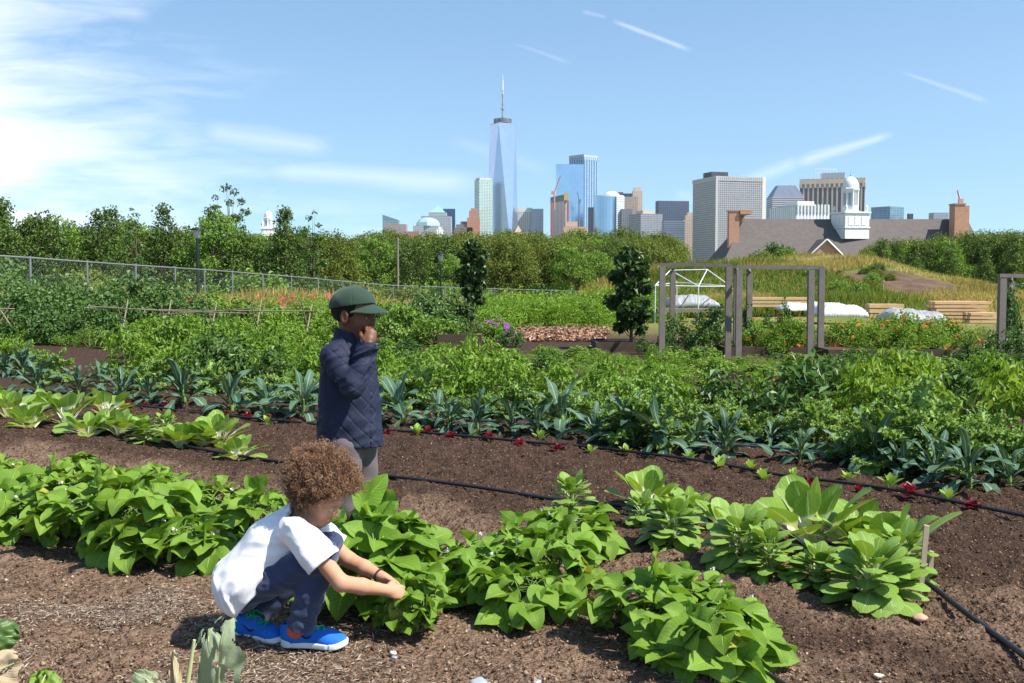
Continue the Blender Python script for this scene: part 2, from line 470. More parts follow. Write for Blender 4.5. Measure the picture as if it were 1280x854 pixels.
def bush(name, seed, mat, rx, h, n, L, W, stems=6, K=26, clump=.16, droop=.3, open_=.5, smat='stem', fl=None, zmin=.0, sr=.006):
    r = np.random.RandomState(seed); t = thing(name, None, None); lv, st = MB(), MB()
    kc = ballpts(r, K); kc[:, 2] = np.abs(kc[:, 2]); q = r.uniform(.45, 1, K)[:, None] ** .5
    kc = kc * q * [rx, rx, 1]; kc[:, 2] = zmin + (h - zmin) * (.12 + .88 * kc[:, 2])
    wts = r.uniform(.4, 1, K); wts /= wts.sum()
    ci = r.choice(K, n, p=wts)
    C = kc[ci] + r.normal(0, 1, (n, 3)) * clump * rx * [1, 1, .8]
    C[:, 2] = np.abs(C[:, 2]) + .01
    out = C.copy(); out[:, 2] = 0; out /= (np.linalg.norm(out, axis=1, keepdims=True) + .05)
    D = out * .8 + r.normal(0, .6, (n, 3)); D[:, 2] -= droop
    N = np.array([.25, 0, 1.0]) + out * open_ + r.normal(0, .4, (n, 3))
    sc = r.uniform(.6, 1.25, n)
    quads(lv, C, D, N, L * sc, W * sc, np.clip(r.rand(n) * .7 + .3 * r.rand(K)[ci], 0, 1))
    lv.build('foliage', M[mat], t, smooth=False)
    for k in range(min(K, stems)):
        a = kc[k]; tube(st, [[a[0] * .08, a[1] * .08, -.02], a * [.45, .45, .55], a], [sr, sr * .8, sr * .4], 5, r.rand())
    st.build('stem', M[smat], t)
    if fl:
        fb = MB(); mt, nf, s = fl
        for k in range(nf):
            u = ballpts(r, 1)[0]; u[2] = abs(u[2]); c = u * [rx * 1.05, rx * 1.05, h * 1.0] + [0, 0, .04]
            m_ = 9; a = np.arange(m_) * 2 * pi / m_
            nn = norm(u + [0, -.4, .5]); X = frame(nn, np.array([0, 0, 1.]))
            dd = np.cos(a)[:, None] * X[:, 0] + np.sin(a)[:, None] * X[:, 2]
            quads(fb, c + dd * s * .5, dd, np.repeat(nn[None], m_, 0), s, s * .55, r.rand(m_))
        fb.build('blossom', M[mt], t)
    return t

def tree(name, seed, mat, h, rx, z0, n, L, clumps=34, cl=.22, trunk=.12, shape='round', dens=1.0, lean=0):
    """h total height, rx crown radius, z0 crown base"""
    r = np.random.RandomState(seed); t = thing(name, None, None); lv, st = MB(), MB()
    top = np.array([lean, 0, h * .93])
    tube(st, [[0, 0, -.2], [lean * .2 + .02 * h * r.normal() * .3, 0, h * .3], [lean * .6, 0, h * .65], top], [trunk, trunk * .75, trunk * .4, trunk * .08], 8)
    K = clumps; kc = np.zeros((K, 3)); ks = np.zeros(K)
    for k in range(K):
        zz = (k + r.rand()) / K
        if shape == 'round': rad = rx * np.sqrt(max(0, 1 - (2 * zz ** .85 - 1) ** 2)) * .95 + .05 * rx
        elif shape == 'cone': rad = rx * (1 - zz) ** .75 * (.35 + .65 * min(1, zz * 5)) + .04 * rx
        elif shape == 'column': rad = rx * (.55 + .45 * sin(pi * zz)) * (1 if zz < .85 else .5)
        elif shape == 'open': rad = rx * (.3 + .7 * sin(pi * zz ** 1.1))
        a = k * 2.399 + r.uniform(-.5, .5); q = r.uniform(.25, 1) ** .5
        kc[k] = [cos(a) * rad * q, sin(a) * rad * q, z0 + (h - z0) * zz]
        kc[k, 0] += lean * (kc[k, 2] / h)
        ks[k] = rx * cl * r.uniform(.6, 1.35) * (.6 if shape in ('cone', 'open') and zz > .7 else 1)
        zb = kc[k, 2] * r.uniform(.45, .75)
        b0 = np.array([lean * zb / h, 0, zb]); mid = (b0 + kc[k]) / 2 + [0, 0, -.03 * h * r.rand()]
        tube(st, [b0, mid, kc[k]], [trunk * .3, trunk * .2, trunk * .06], 4, cap=False)
    w = ks ** 2; w /= w.sum(); ci = r.choice(K, n, p=w)
    u = ballpts(r, n) * (r.rand(n)[:, None] ** .38)
    C = kc[ci] + u * ks[ci][:, None] * [1.15, 1.15, .8] + r.normal(0, .04 * rx, (n, 3))
    N = u + np.array([.25, 0, .8]) + r.normal(0, .45, (n, 3)); D = u * .6 + r.normal(0, .7, (n, 3)); D[:, 2] -= .2
    sc = r.uniform(.6, 1.3, n)
    kr = r.rand(K)
    quads(lv, C, D, N, L * sc, L * .62 * sc, np.clip(.55 * r.rand(n) + .45 * kr[ci], 0, 1))
    st.build('trunk', M['bark'], t); lv.build('crown', M[mat], t, smooth=False)
    return t
# ============================================================ ground
def axis(lo, hi, step, far_lo, far_hi, g=1.12):
    a = list(np.arange(lo, hi + 1e-6, step)); s = step; x = a[-1]
    while x < far_hi: s *= g; x += s; a.append(x)
    s = step; x = a[0]; b = []
    while x > far_lo: s *= g; x -= s; b.append(x)
    return np.array(b[::-1] + a)
def build_ground():
    xs = axis(-5.0, 4.2, .025, -1500, 1500, 1.09); ys = axis(3.0, 11.0, .025, -40, 3050, 1.06)
    X, Y = np.meshgrid(xs, ys); Z = zt(X, Y)
    near = (1 - sstep((Y - 11) / 6)) * (1 - sstep((np.abs(X) - 5) / 3)) * sstep((Y - 2) / 1)
    cc = Y + .67 * X
    bed = sstep((cc - 4.7) / .6)
    Z = Z + near * (.020 * noise3(X * 5, Y * 5, 0, 1) + (.007 + .009 * bed) * noise3(X * 13, Y * 13, 0, 2) + (.006 + .010 * bed) * noise3(X * 34, Y * 34, 0, 3))
    mb = MB(); idx = np.arange(X.size).reshape(X.shape)
    f = np.stack([idx[:-1, :-1], idx[:-1, 1:], idx[1:, 1:], idx[1:, :-1]], -1).reshape(-1, 4)
    mb.add(np.stack([X, Y, Z], -1).reshape(-1, 3), f)
    m, nt, out = newmat('garden_soil'); b = NB(nt); p = b.pos(); x, y, z = b.sep(p)
    c = b.math('ADD', y, b.math('MULTIPLY', x, .67))
    wob = b.math('MULTIPLY', b.math('SUBTRACT', b.noise(1.3, 4, p), .5), 1.6)
    cw = b.math('ADD', c, wob)
    path = b.math('SUBTRACT', 1.0, b.math('MULTIPLY', b.math('SUBTRACT', cw, 4.05), 1.4), clamp=True)
    # second light strip: trodden soil between beans and the greens behind them
    d2 = b.math('ABSOLUTE', b.math('SUBTRACT', cw, 5.35))
    strip = b.math('MULTIPLY', b.math('SUBTRACT', .62, d2), 2.2, clamp=True)
    light = b.math('MAXIMUM', path, b.math('MULTIPLY', strip, .8))
    n1 = b.noise(9, 6, p, .65); n2 = b.noise(70, 5, p, .7); n3 = b.noise(2.2, 4, p)
    dark = b.ramp(n1, [(.3, (.032, .019, .013)), (.7, (.075, .045, .031))])
    lite = b.ramp(n1, [(.3, (.125, .080, .054)), (.7, (.25, .168, .115))])
    col = b.mix(light, dark, lite)
    # fibres and chips of straw mulch in the paths
    mp = b.n('ShaderNodeMapping'); mp.inputs['Scale'].default_value = (38, 130, 60); mp.inputs['Rotation'].default_value = (0, 0, .5); b.set(mp.inputs[0], p)
    fib = b.noise(1.0, 3, mp.outputs[0], .6, 2.5)
    fm = b.math('MULTIPLY', b.math('SUBTRACT', fib, .56), 9, clamp=True)
    sm = b.math('MULTIPLY', b.math('SUBTRACT', n3, .50), 7, clamp=True)
    col = b.mix(b.math('MULTIPLY', b.math('MULTIPLY', fm, sm), b.math('MULTIPLY', path, .8)), col, (.42, .33, .25))
    vo = b.n('ShaderNodeTexVoronoi'); vo.inputs['Scale'].default_value = 85; b.set(vo.inputs['Vector'], p)
    r_, g_, bb = b.sep(vo.outputs['Color'])
    spk = b.math('MULTIPLY', b.math('GREATER_THAN', r_, .86), b.math('LESS_THAN', vo.outputs['Distance'], .36))
    col = b.mix(b.math('MULTIPLY', spk, b.math('MULTIPLY', g_, .75)), col, (.46, .34, .24))
    dk = b.math('LESS_THAN', r_, .2)
    col = b.mix(b.math('MULTIPLY', dk, .55), col, (.03, .018, .012))
    col = b.mix(b.math('MULTIPLY', b.math('SUBTRACT', n2, .5), 1.2, clamp=True), col, (.24, .15, .10))
    # grass beyond the cultivated beds
    far = b.math('MULTIPLY', b.math('SUBTRACT', y, 22.0), .12, clamp=True)
    gr = b.ramp(b.noise(.22, 6, p, .65), [(.35, (.09, .15, .03)), (.5, (.19, .19, .055)), (.68, (.30, .25, .10))])
    # bare brown scrape on the mound
    dx = b.math('MULTIPLY', b.math('SUBTRACT', x, 17.6), .30); dyy = b.math('MULTIPLY', b.math('SUBTRACT', y, 49.0), .2)
    dd = b.math('ADD', b.math('MULTIPLY', dx, dx), b.math('MULTIPLY', dyy, dyy))
    dd = b.math('ADD', dd, b.math('MULTIPLY', b.math('SUBTRACT', b.noise(.5, 4, p), .5), 2.2))
    gr = b.mix(b.math('MULTIPLY', b.math('SUBTRACT', .75, dd), 3, clamp=True), gr, b.ramp(b.noise(1.2, 6, p, .7), [(.3, (.075, .048, .033)), (.7, (.20, .135, .095))]))
    col = b.mix(far, col, gr)
    vo2 = b.n('ShaderNodeTexVoronoi'); vo2.inputs['Scale'].default_value = 30; b.set(vo2.inputs['Vector'], p)
    h = b.math('ADD', b.math('ADD', b.math('MULTIPLY', n1, .6), b.math('MULTIPLY', vo2.outputs['Distance'], -1.2)), b.math('ADD', b.math('MULTIPLY', n2, .6), b.math('MULTIPLY', vo.outputs['Distance'], .5)))
    b.pbsdf(out, col, .95, .12, 0, b.bump(h, 1.0, .016))
    o = mb.build('ground', m); tag(o, 'brown garden soil running out to rough grass and a low mound', None, kind='structure'); return o
build_ground()

# crumbs, chips and straw lying on the soil (uncountable)
def scatter_stuff():
    r = np.random.RandomState(3); mb = MB()
    m, nt, out = newmat('soil_crumbs'); b = NB(nt); a = b.attr('rnd')
    b.pbsdf(out, b.ramp(a, [(0, (.045, .025, .016)), (.5, (.12, .07, .045)), (.72, (.20, .13, .085)), (.95, (.32, .24, .165)), (1, (.46, .38, .29))]), .9, .15)
    N = 95000
    y = 3.0 + 7.5 * r.rand(N) ** 1.7; x = (r.rand(N) - .5) * y * 1.06; c = y + .67 * x
    keep = r.rand(N) < np.where(c < 4.6, 1.0, .85); x, y, c = x[keep], y[keep], c[keep]; N = len(x)
    s = .0020 + .0070 * r.rand(N) ** 5
    z = zt(x, y) + .020 * noise3(x * 5, y * 5, 0, 1) + .006
    # octahedral crumbs
    o6 = np.array([[1, 0, 0], [-1, 0, 0], [0, 1, 0], [0, -1, 0], [0, 0, .8], [0, 0, -.8]])
    J = o6[None] * r.uniform(.6, 1.4, (N, 6, 1)) * r.uniform(.5, 1.5, (N, 1, 3)) * s[:, None, None]
    ang = r.rand(N) * 6.3; ca, sa = np.cos(ang)[:, None], np.sin(ang)[:, None]
    V = np.stack([J[..., 0] * ca - J[..., 1] * sa, J[..., 0] * sa + J[..., 1] * ca, J[..., 2]], -1) + np.stack([x, y, z], 1)[:, None]
    f = np.array([[0, 2, 4], [2, 1, 4], [1, 3, 4], [3, 0, 4], [2, 0, 5], [1, 2, 5], [3, 1, 5], [0, 3, 5]])
    Fc = (np.arange(N) * 6)[:, None, None] + f[None]
    tone = np.where(c < 4.5, .1 + .9 * r.rand(N) ** 1.1, .02 + .75 * r.rand(N) ** 1.6)
    mb.add(V.reshape(-1, 3), Fc.reshape(-1, 3), None, np.repeat(tone, 6))
    o = mb.build('soil_crumbs', m); tag(o, 'loose crumbs of soil and bark chips over the near beds', 'soil crumbs', kind='stuff')
    # straw
    mb = MB(); N = 22000
    y = 3.35 + 1.3 * r.rand(N); x = -1.35 + r.normal(0, .42, N) - (y - 4) * .55
    k2 = r.rand(N) < .25
    x = np.where(k2, .9 + r.normal(0, .35, N), x); y = np.where(k2, 3.3 + r.normal(0, .25, N), y)
    cc = y + .67 * x; ok = (cc < 3.9 + .3 * r.rand(N)) & (noise3(x * 3.5, y * 3.5, 0, 21) + .5 * noise3(x * 9, y * 9, 0, 22) > .18 * r.normal(size=N) + .05) ; x, y = x[ok], y[ok]; N = len(x)
    z = zt(x, y) + .020 * noise3(x * 5, y * 5, 0, 1) + .007 + r.rand(N) * .008
    D = r.normal(size=(N, 3)) * [1, .7, .12]; 
    quads(mb, np.stack([x, y, z], 1), D, np.array([0, 0, 1.]) + r.normal(0, .2, (N, 3)), r.uniform(.008, .045, N), r.uniform(.002, .006, N), r.rand(N))
    m, nt, out = newmat('straw_mulch'); b = NB(nt)
    b.pbsdf(out, b.ramp(b.attr('rnd'), [(0, (.16, .11, .08)), (.5, (.32, .245, .185)), (1, (.55, .47, .38))]), .85, .2)
    o = mb.build('straw_mulch', m, smooth=False); tag(o, 'pale shredded straw trodden into the front path', 'straw mulch', kind='stuff')
    # dark compost line / wood chips patch beyond
    mb = MB(); N = 3000; y = 22 + 5.5 * r.rand(N); px = 640 + 115 * r.rand(N); x = (px - 640) / 1350 * y + r.normal(0, .1, N)
    quads(mb, np.stack([x, y, zt(x, y) + .03 + .05 * r.rand(N)], 1), r.normal(size=(N, 3)) * [1, 1, .3], np.array([0, -.3, 1.]) + r.normal(0, .4, (N, 3)), r.uniform(.04, .18, N), r.uniform(.03, .09, N), r.rand(N))
    m, nt, out = newmat('wood_chips'); b = NB(nt)
    b.pbsdf(out, b.ramp(b.attr('rnd'), [(0, (.10, .05, .03)), (.4, (.30, .15, .09)), (.8, (.40, .24, .16)), (1, (.50, .42, .35))]), .9, .2)
    o = mb.build('wood_chips', m, smooth=False); tag(o, 'reddish wood chips on the cross path by the raised beds', 'wood chips', kind='stuff')
scatter_stuff()

def stones():
    m = [simple('blue_grey_stone', (.30, .33, .36), .8, .2, scale=30, bump=.6, bscale=80), simple('pink_stone', (.50, .30, .22), .85, .2, scale=25, bump=.5, bscale=70),
         simple('pale_stone', (.60, .52, .42), .85, .2, scale=25, bump=.5, bscale=70)]
    L = [(598, 852, .042, 0, 'flat blue grey stone half buried in the path at the bottom edge'), (491, 812, .016, 2, 'small pale pebble right of the blue shoe'),
         (413 + 80, 817, .013, 0, 'tiny grey pebble beside the pale pebble'), (1150, 776, .036, 1, 'pink flat stone below the wooden stakes'),
         (1098, 846, .018, 2, 'small tan stone near the lower right mulch'), (1228, 798, .014, 2, 'small pale stone under the drip hose'),
         (671, 849, .02, 0, 'little grey stone right of the flat blue grey one'), (187, 765, .02, 2, 'white chip of stone on the straw path')]
    for px, py, s, k, lab in L:
        g = G(px, py); r = np.random.RandomState(px); mb = MB()
        nu, nv = 9, 12; V = []
        for i in range(nu):
            for j in range(nv):
                th = pi * i / (nu - 1); ph = 2 * pi * j / nv
                d = np.array([sin(th) * cos(ph), sin(th) * sin(ph), cos(th)])
                q = 1 + .28 * float(noise3(*(d * 1.6), seed=px)); q2 = .12 * float(noise3(*(d * 4), seed=px + 1))
                V.append(d * (q + q2) * s * [1, .75, .42])
        f = [[i * nv + j, (i + 1) * nv + j, (i + 1) * nv + (j + 1) % nv, i * nv + (j + 1) % nv] for i in range(nu - 1) for j in range(nv)]
        mb.add(np.array(V) @ rotz(r.rand() * 6).T, f)
        o = mb.build('stone', m[k]); o.location = (g[0], g[1], ztf(g[0], g[1]) + s * .22); tag(o, lab, 'stone')
stones()

# ============================================================ drip hoses
hose_m = simple('black_hose', (.014, .014, .017), .38, .5, var=.3, bump=.1)
hose_b = simple('blue_striped_hose', (.03, .06, .10), .4, .5, var=.2, bump=.1)
def hose(px, r, mat, lab, nm='drip_hose'):
    pts = [G(x, y) for x, y in px]; pts = np.array(pts)
    # resample
    seg = np.r_[0, np.cumsum(np.linalg.norm(np.diff(pts, axis=0), axis=1))]; n = int(seg[-1] / .06) + 2
    s = np.linspace(0, seg[-1], n); q = np.stack([np.interp(s, seg, pts[:, k]) for k in range(3)], 1)
    k = np.ones(9) / 9; qq = q.copy()
    for a in range(2): qq[4:-4, a] = np.convolve(q[:, a], k, 'valid')
    q = qq; q[:, 0] += .012 * noise3(q[:, 0] * 2.3, 0, 0, 9); q[:, 1] += .015 * noise3(q[:, 0] * 1.7, 0, 3, 9)
    q[:, 2] = zt(q[:, 0], q[:, 1]) + r * 1.2 + .012 * np.abs(noise3(q[:, 0] * 1.4, 0, 7, 9)) + .004
    mb = MB(); tube(mb, q, r, 8); o = mb.build('drip_hose', mat); o.name = nm
    tag(o, lab, 'hose'); return o
hose([(-60, 478), (60, 499), (230, 519), (350, 531), (490, 544), (640, 557), (760, 570), (840, 579), (1000, 604), (1140, 622), (1280, 652), (1340, 664)], .0105, hose_m, 'black drip hose along the row of red lettuce seedlings')
hose([(120, 540), (190, 552), (300, 575), (370, 583), (480, 600), (600, 614), (690, 630), (800, 643), (950, 668), (1080, 705), (1155, 741), (1215, 779), (1280, 824), (1330, 862)], .0115, hose_m, 'long black drip hose behind the beans that ends past the wooden stakes')
hose([(560, 529), (720, 536), (850, 555), (1000, 570), (1130, 583), (1290, 603)], .011, hose_b, 'blue striped drip hose between the kale plants')
hose([(860, 795), (900, 818), (935, 838), (965, 854), (1010, 880)], .011, hose_m, 'black drip hose tip showing under the nearest bean plants')
hose([(350, 690), (440, 700), (520, 705), (590, 713), (650, 716)], .010, hose_m, 'black drip hose glimpsed under the middle of the bean row')

# wooden stakes
sm = simple('weathered_stake', (.42, .33, .24), .8, .2, var=.3, scale=25, bscale=120)
def stake(px, py, py2, w, lean, lab):
    g = G(px, py); g[2] = ztf(g[0], g[1]); h = (py - py2) / 1350 * g[1]; mb = MB()
    v = np.array([[-w, -w * .35, -.06], [w, -w * .35, -.06], [w, w * .35, -.06], [-w, w * .35, -.06], [-w + lean, -w * .35, h], [w * .95 + lean, -w * .35, h - .004], [w * .95 + lean, w * .35, h - .002], [-w + lean, w * .35, h + .003]])
    mb.add(v, BOXF); o = mb.build('wooden_stake', sm, origin=None, smooth=False); o.location = g; tag(o, lab, 'stake')
stake(1150, 745, 665, .011, .022, 'taller weathered wooden stake at the end of the greens row')
stake(1162, 734, 702, .010, .006, 'short wooden stake right behind the taller one')

# ============================================================ big torn leaves at the bottom left
def big_leaf(t, nm, base, tip, width, mat, holes, seed, bow=.06, face=(0, -1, .25)):
    r = np.random.RandomState(seed); a, c = np.array(base), np.array(tip); L = np.linalg.norm(c - a); nu, nv = 46, 31
    d = norm(c - a); Fm = frame(d, np.array(face, float)); T_, S = np.meshgrid(np.linspace(0, 1, nu), np.linspace(-1, 1, nv), indexing='ij')
    Wd = width * (np.clip(np.sin(pi * np.clip((T_ - .18) / .84, 0, 1)), 0, 1) ** .45 + .03) * (1 + .16 * noise3(T_ * 7, S * 0 + np.sign(S) * 3, 0, seed))
    off = -.25 * width * np.abs(S) ** 1.2 + .014 * noise3(T_ * 6, S * 3, 0, seed + 1) + .006 * np.sin(T_ * 26 - np.abs(S) * 6) * np.abs(S); b_ = bow * np.sin(pi * T_ * .8)
    V = a + (T_ * L)[..., None] * Fm[:, 1] + (S * Wd)[..., None] * Fm[:, 0] + (off + b_)[..., None] * Fm[:, 2]
    idx = np.arange(nu * nv).reshape(nu, nv); f = np.stack([idx[:-1, :-1], idx[:-1, 1:], idx[1:, 1:], idx[1:, :-1]], -1).reshape(-1, 4)
    tc, sc = T_[:-1, :-1].ravel(), S[:-1, :-1].ravel(); nn = noise3(tc * 6, sc * 3, 0, seed + 5) + .5 * noise3(tc * 15, sc * 7, 0, seed + 6) - .35 * (np.abs(sc) < .12) + .35 * (np.abs(sc) > .8) * noise3(tc * 9, sc, 0, 3)
    f = f[nn < holes]; mb = MB(); mb.add(V.reshape(-1, 3), f, np.stack([S, T_], -1).reshape(-1, 2), r.rand()); o = mb.build(nm, mat, t)
    mb = MB(); tube(mb, [a - Fm[:, 1] * .05, a + d * L * .3 + Fm[:, 2] * bow * .6, a + d * L * .6 + Fm[:, 2] * bow * .9, a + d * L * .92 + Fm[:, 2] * bow * .6], [.008, .0065, .0045, .002], 6); mb.build('midrib', M['stalk'], t)
M['stalk'] = simple('pale_leaf_stalk', (.48, .50, .24), .5, .3, bump=0)
t = thing('torn_leaf_plant', 'grey green plant with tall torn leaves at the bottom left, before the blue shoes', 'plant')
big_leaf(t, 'leaf', P(272, 905, 3.2), P(289, 768, 3.15), .062, M['collard'], .42, 3)
big_leaf(t, 'leaf', P(262, 900, 3.22), P(262, 785, 3.25), .045, M['collard'], .25, 8, .02)
big_leaf(t, 'leaf', P(230, 905, 3.2), P(166, 843, 3.2), .05, M['collard'], .6, 5, .03, (0, -.3, 1))
big_leaf(t, 'leaf', P(225, 925, 3.1), P(217, 812, 3.12), .016, M['dry'], .7, 6, .01)
mb = MB(); tube(mb, [P(232, 900, 3.2), P(235, 850, 3.2), P(243, 800, 3.2)], [.009, .008, .005], 7); mb.build('leaf_stalk', M['stalk'], t)
t = thing('torn_leaf_plant', 'plant with a dark green leaf and a dry tan leaf at the bottom left corner', 'plant')
big_leaf(t, 'leaf', P(-60, 800, 3.1), P(25, 796, 3.1), .05, M['dark'], .9, 11, .02, (0, -1, .5))
big_leaf(t, 'dry_leaf', P(-55, 868, 3.05), P(27, 826, 3.05), .062, M['dry'], .55, 12, .02, (0, -1, .5))
big_leaf(t, 'leaf', P(40, 900, 3.1), P(62, 838, 3.15), .055, M['mid'], .9, 13, .02, (0, -.5, 1))

# ============================================================ bean row
beans = Pool([bean_plant(11, .23, .38, 44), bean_plant(12, .24, .34, 44), bean_plant(13, .21, .40, 42, ls=1.05), bean_plant(14, .24, .33, 36, ls=1.15), bean_plant(15, .20, .29, 30, ls=1.05)])
BL = [(452, 744, 1.15, 'tall bean plant directly before the legs of the standing child'), (492, 742, 1.0, 'bean plant above the forearms of the crouching child'),  # px, py(base), scale, label
 (-25, 655, 1, 'bean plant cut by the left edge of the photo at the front of the row'), (45, 668, .95, 'bean plant second from the left in the front line'),
 (112, 682, 1, 'bean plant with drooping leaves, third from the left in the front line'), (180, 694, 1.05, 'bushy bean plant whose leaves cast the broadest shadow left of the white shirt'),
 (245, 703, .95, 'bean plant with low hanging leaves just left of the white T-shirt'),
 (-10, 625, .75, 'small leaved bean plant with pinkish flowers at the far left'), (60, 634, .75, 'bean plant in the back line, second from the left edge'),
 (130, 640, .8, 'bean plant in the back line, third from the left edge'), (200, 650, .8, 'bean plant in the back line, fourth from the left edge'),
 (265, 660, .8, 'bean plant behind the left shoulder of the crouching child'), (325, 670, .8, 'bean plant right behind the curly hair'),
 (100, 612, .6, 'rearmost bean plant of the left group near the pale greens'), (10, 602, .55, 'rearmost bean plant at the left edge'), (190, 620, .6, 'rearmost bean plant below the lying bok choy'),
 (470, 715, .9, 'bean plant between the curly hair and the reaching arms'), (518, 786, .62, 'low bean plant whose leaves cover the picking hands'), (512, 756, .8, 'bean plant held by the hands of the crouching child'),
 (600, 745, .95, 'bean plant right of the hands with a broad notched leaf'), (640, 712, .72, 'bean plant behind the notched leaf with a raised leaf at its back'), (690, 745, .95, 'bean plant in the middle of the right group, front line'),
 (715, 695, 1.0, 'tall bean plant in front of the hose and the brown strip'), (655, 770, .7, 'low bean plant at the front of the middle group'),
 (805, 800, .9, 'bean plant at the front left of the nearest clump'), (858, 785, .85, 'bean plant with white flowers in the nearest clump'),
 (890, 830, .9, 'nearest bean plant, big leaves hanging over the hose tip'), (915, 800, .65, 'last bean plant of the row, toward the bok choy bed')]
for i, (px, py, sc, lab) in enumerate(BL):
    g = G(px, py); beans.put((g[0], g[1], ztf(g[0], g[1])), rs.rand() * 6.3, sc * (.88 if px > 480 else 1) * rs.uniform(.93, 1.08), lab, 'bean plant', 'bean plants in the front row', which=(1 if 'flowers' in lab else [0, 2, 3, 1, 0, 2, 4, 3][i % 8]))

# ============================================================ bok choy and tatsoi
boks = Pool([rosette('bok_choy', 21, 'bok', w_bok, 17, .30, 1.5, .75, 1.0, .18, .02, 1.5, 10, 7, .02, wav=.01),
             rosette('bok_choy', 22, 'bok', w_bok, 16, .28, 1.4, .30, .8, .15, .02, 1.5, 10, 7, .02, wav=.02),
             rosette('bok_choy', 23, 'bigbok', w_big, 15, .36, 1.52, .6, .5, .15, .02, 1.5, 10, 7, .02, wav=.01)])
tats = Pool([rosette('tatsoi', 24, 'tatsoi', w_tat, 58, .165, 1.45, .1, 1.5, -.12, .015, 1.2, 8, 5, .02, wav=.01, stem=.13),
             rosette('tatsoi', 25, 'tatsoi', w_tat, 52, .15, 1.35, -.1, 1.4, -.12, .015, 1.2, 8, 5, .02, wav=.01, stem=.16)])
boks.tilt = .14; tats.tilt = .08
for px, py, sc, k, lab in [
 (-10, 508, 1.1, 0, 'bok choy at the left edge with one broad pale leaf'), (12, 522, 1.0, 2, 'upright bok choy right beside the one with a broad pale leaf'), (58, 513, 1.0, 0, 'round bok choy behind the white stalked one near the left edge'), (132, 522, 1.0, 2, 'upright bok choy at the back of the left group'), (225, 560, .95, 0, 'bok choy in front of the flopped one in the left group'), (38, 536, 1.15, 1, 'bok choy with white stalks near the left edge'),
 (85, 530, 1.1, 2, 'upright bok choy behind the white stalked one'), (110, 545, 1.15, 1, 'bok choy spreading white stalks above the bean leaves'),
 (150, 545, 1.05, 0, 'bok choy left of the small rosette in the left group'), (250, 557, 1.0, 1, 'bok choy with flopped white stalks in the middle of the left group'),
 (275, 556, .95, 2, 'upright bok choy just left of the lying one'), (300, 574, .9, 1, 'last bok choy of the left group, lying on its side by the hose'),
 (808, 640, .8, 2, 'narrow upright bok choy with a single raised leaf behind the small rosette'), (905, 672, .8, 1, 'spreading bok choy halfway along the right group, behind the rosettes'),
 (1020, 695, 1.1, 2, 'largest bok choy with thick white stalks fanned upward'), (1075, 700, 1.0, 0, 'bok choy behind the big front rosette'),
 (1122, 715, 1.0, 0, 'bok choy with an upright round leaf beside the wooden stakes'), (860, 645, .65, 0, 'small bok choy behind the gap in the right group')]:
    g = G(px, py); boks.put((g[0], g[1], ztf(g[0], g[1]) - .01), rs.rand() * 6.3, sc * (1.12 if px > 700 else .98), lab, 'bok choy', 'bok choy in the bed behind the beans', which=k)
for px, py, sc, k, lab in [
 (180, 556, .95, 0, 'tatsoi rosette in the middle of the left greens'), (210, 545, .8, 1, 'smaller tatsoi rosette behind the left one'),
 (838, 690, 1.0, 0, 'tatsoi rosette right of the tall bean plant'), (800, 668, .7, 1, 'small tatsoi rosette partly behind the bean leaves'),
 (715, 655, .9, 1, 'tatsoi rosette standing up behind the middle bean plants'),
 (930, 712, 1.1, 0, 'broad tatsoi rosette left of the white stalked bok choy'), (965, 728, .95, 1, 'tatsoi rosette with hanging lower leaves left of centre front'),
 (1020, 738, .8, 0, 'low tatsoi rosette directly under the white stalks'), (1090, 756, 1.2, 0, 'biggest tatsoi rosette nearest the camera, left of the stakes'), (1130, 735, .9, 1, 'tatsoi rosette tucked behind the taller stake')]:
    g = G(px, py); tats.put((g[0], g[1], ztf(g[0], g[1]) - .01), rs.rand() * 6.3, sc * 1.12, lab, 'tatsoi', 'tatsoi rosettes in the bed behind the beans', which=k)

# ============================================================ kale rows
lacs = Pool([rosette('blue_kale', 31 + i, 'lac', w_lac, n, L, 1.5, .35, c, .25, .03, 2.5, 11, 5, .02, stem=s, wav=.035) for i, (n, L, c, s) in enumerate([(20, .34, 1.9, .13), (18, .36, 2.2, .15), (15, .33, 1.6, .10)])])
curls = Pool([rosette('curly_kale', 41 + i, 'curly', w_cur, n, L, 1.4, .3, c, .3, .065, 6, 18, 9, .02, stem=s, frill=2400) for i, (n, L, c, s) in enumerate([(18, .32, 1.3, .12), (22, .34, 1.5, .16), (15, .28, 1.2, .08)])])
lacs.tilt = curls.tilt = .13; boks.tilt = .14; tats.tilt = .08
LK = [(5, 470, 1), (48, 494, 1.1), (98, 497, 1.0), (150, 502, 1.15), (188, 506, .9), (232, 510, 1.15), (290, 517, 1.1), (335, 521, .95), (378, 526, 1.1), (505, 534, .95), (545, 536, .8), (640, 545, 1.05), (705, 545, 1.1), (745, 555, 1.05), (905, 574, .85), (1055, 577, .78), (960, 560, .6), (1212, 615, 1.0), (30, 470, .9), (125, 484, .9), (1130, 600, .7), (560, 541, .85), (598, 546, .95), (672, 549, .9), (792, 563, 1.0), (832, 570, .9), (868, 566, .95), (1000, 580, .75), (1092, 592, .85), (1165, 604, .9), (1262, 612, 1.0), (460, 533, .9), (430, 530, .9)]
for i, (px, py, s) in enumerate(sorted(LK)):
    g = G(px, py); s *= 1.22
    lab = {0: 'blue green kale at the left edge of the photo', 1212: 'floppy blue green kale with splayed leaves near the right edge', 905: 'small blue green kale alone on the bare soil', 1055: 'blue green kale with one upright leaf beside the blue hose'}.get(px) or ('blue green kale, %s from the left in the row behind the red lettuce' % od(i))
    lacs.put((g[0], g[1], ztf(g[0], g[1])), rs.rand() * 6.3, s * rs.uniform(.78, 1.12), lab, 'kale', 'blue green kale in the kale row')
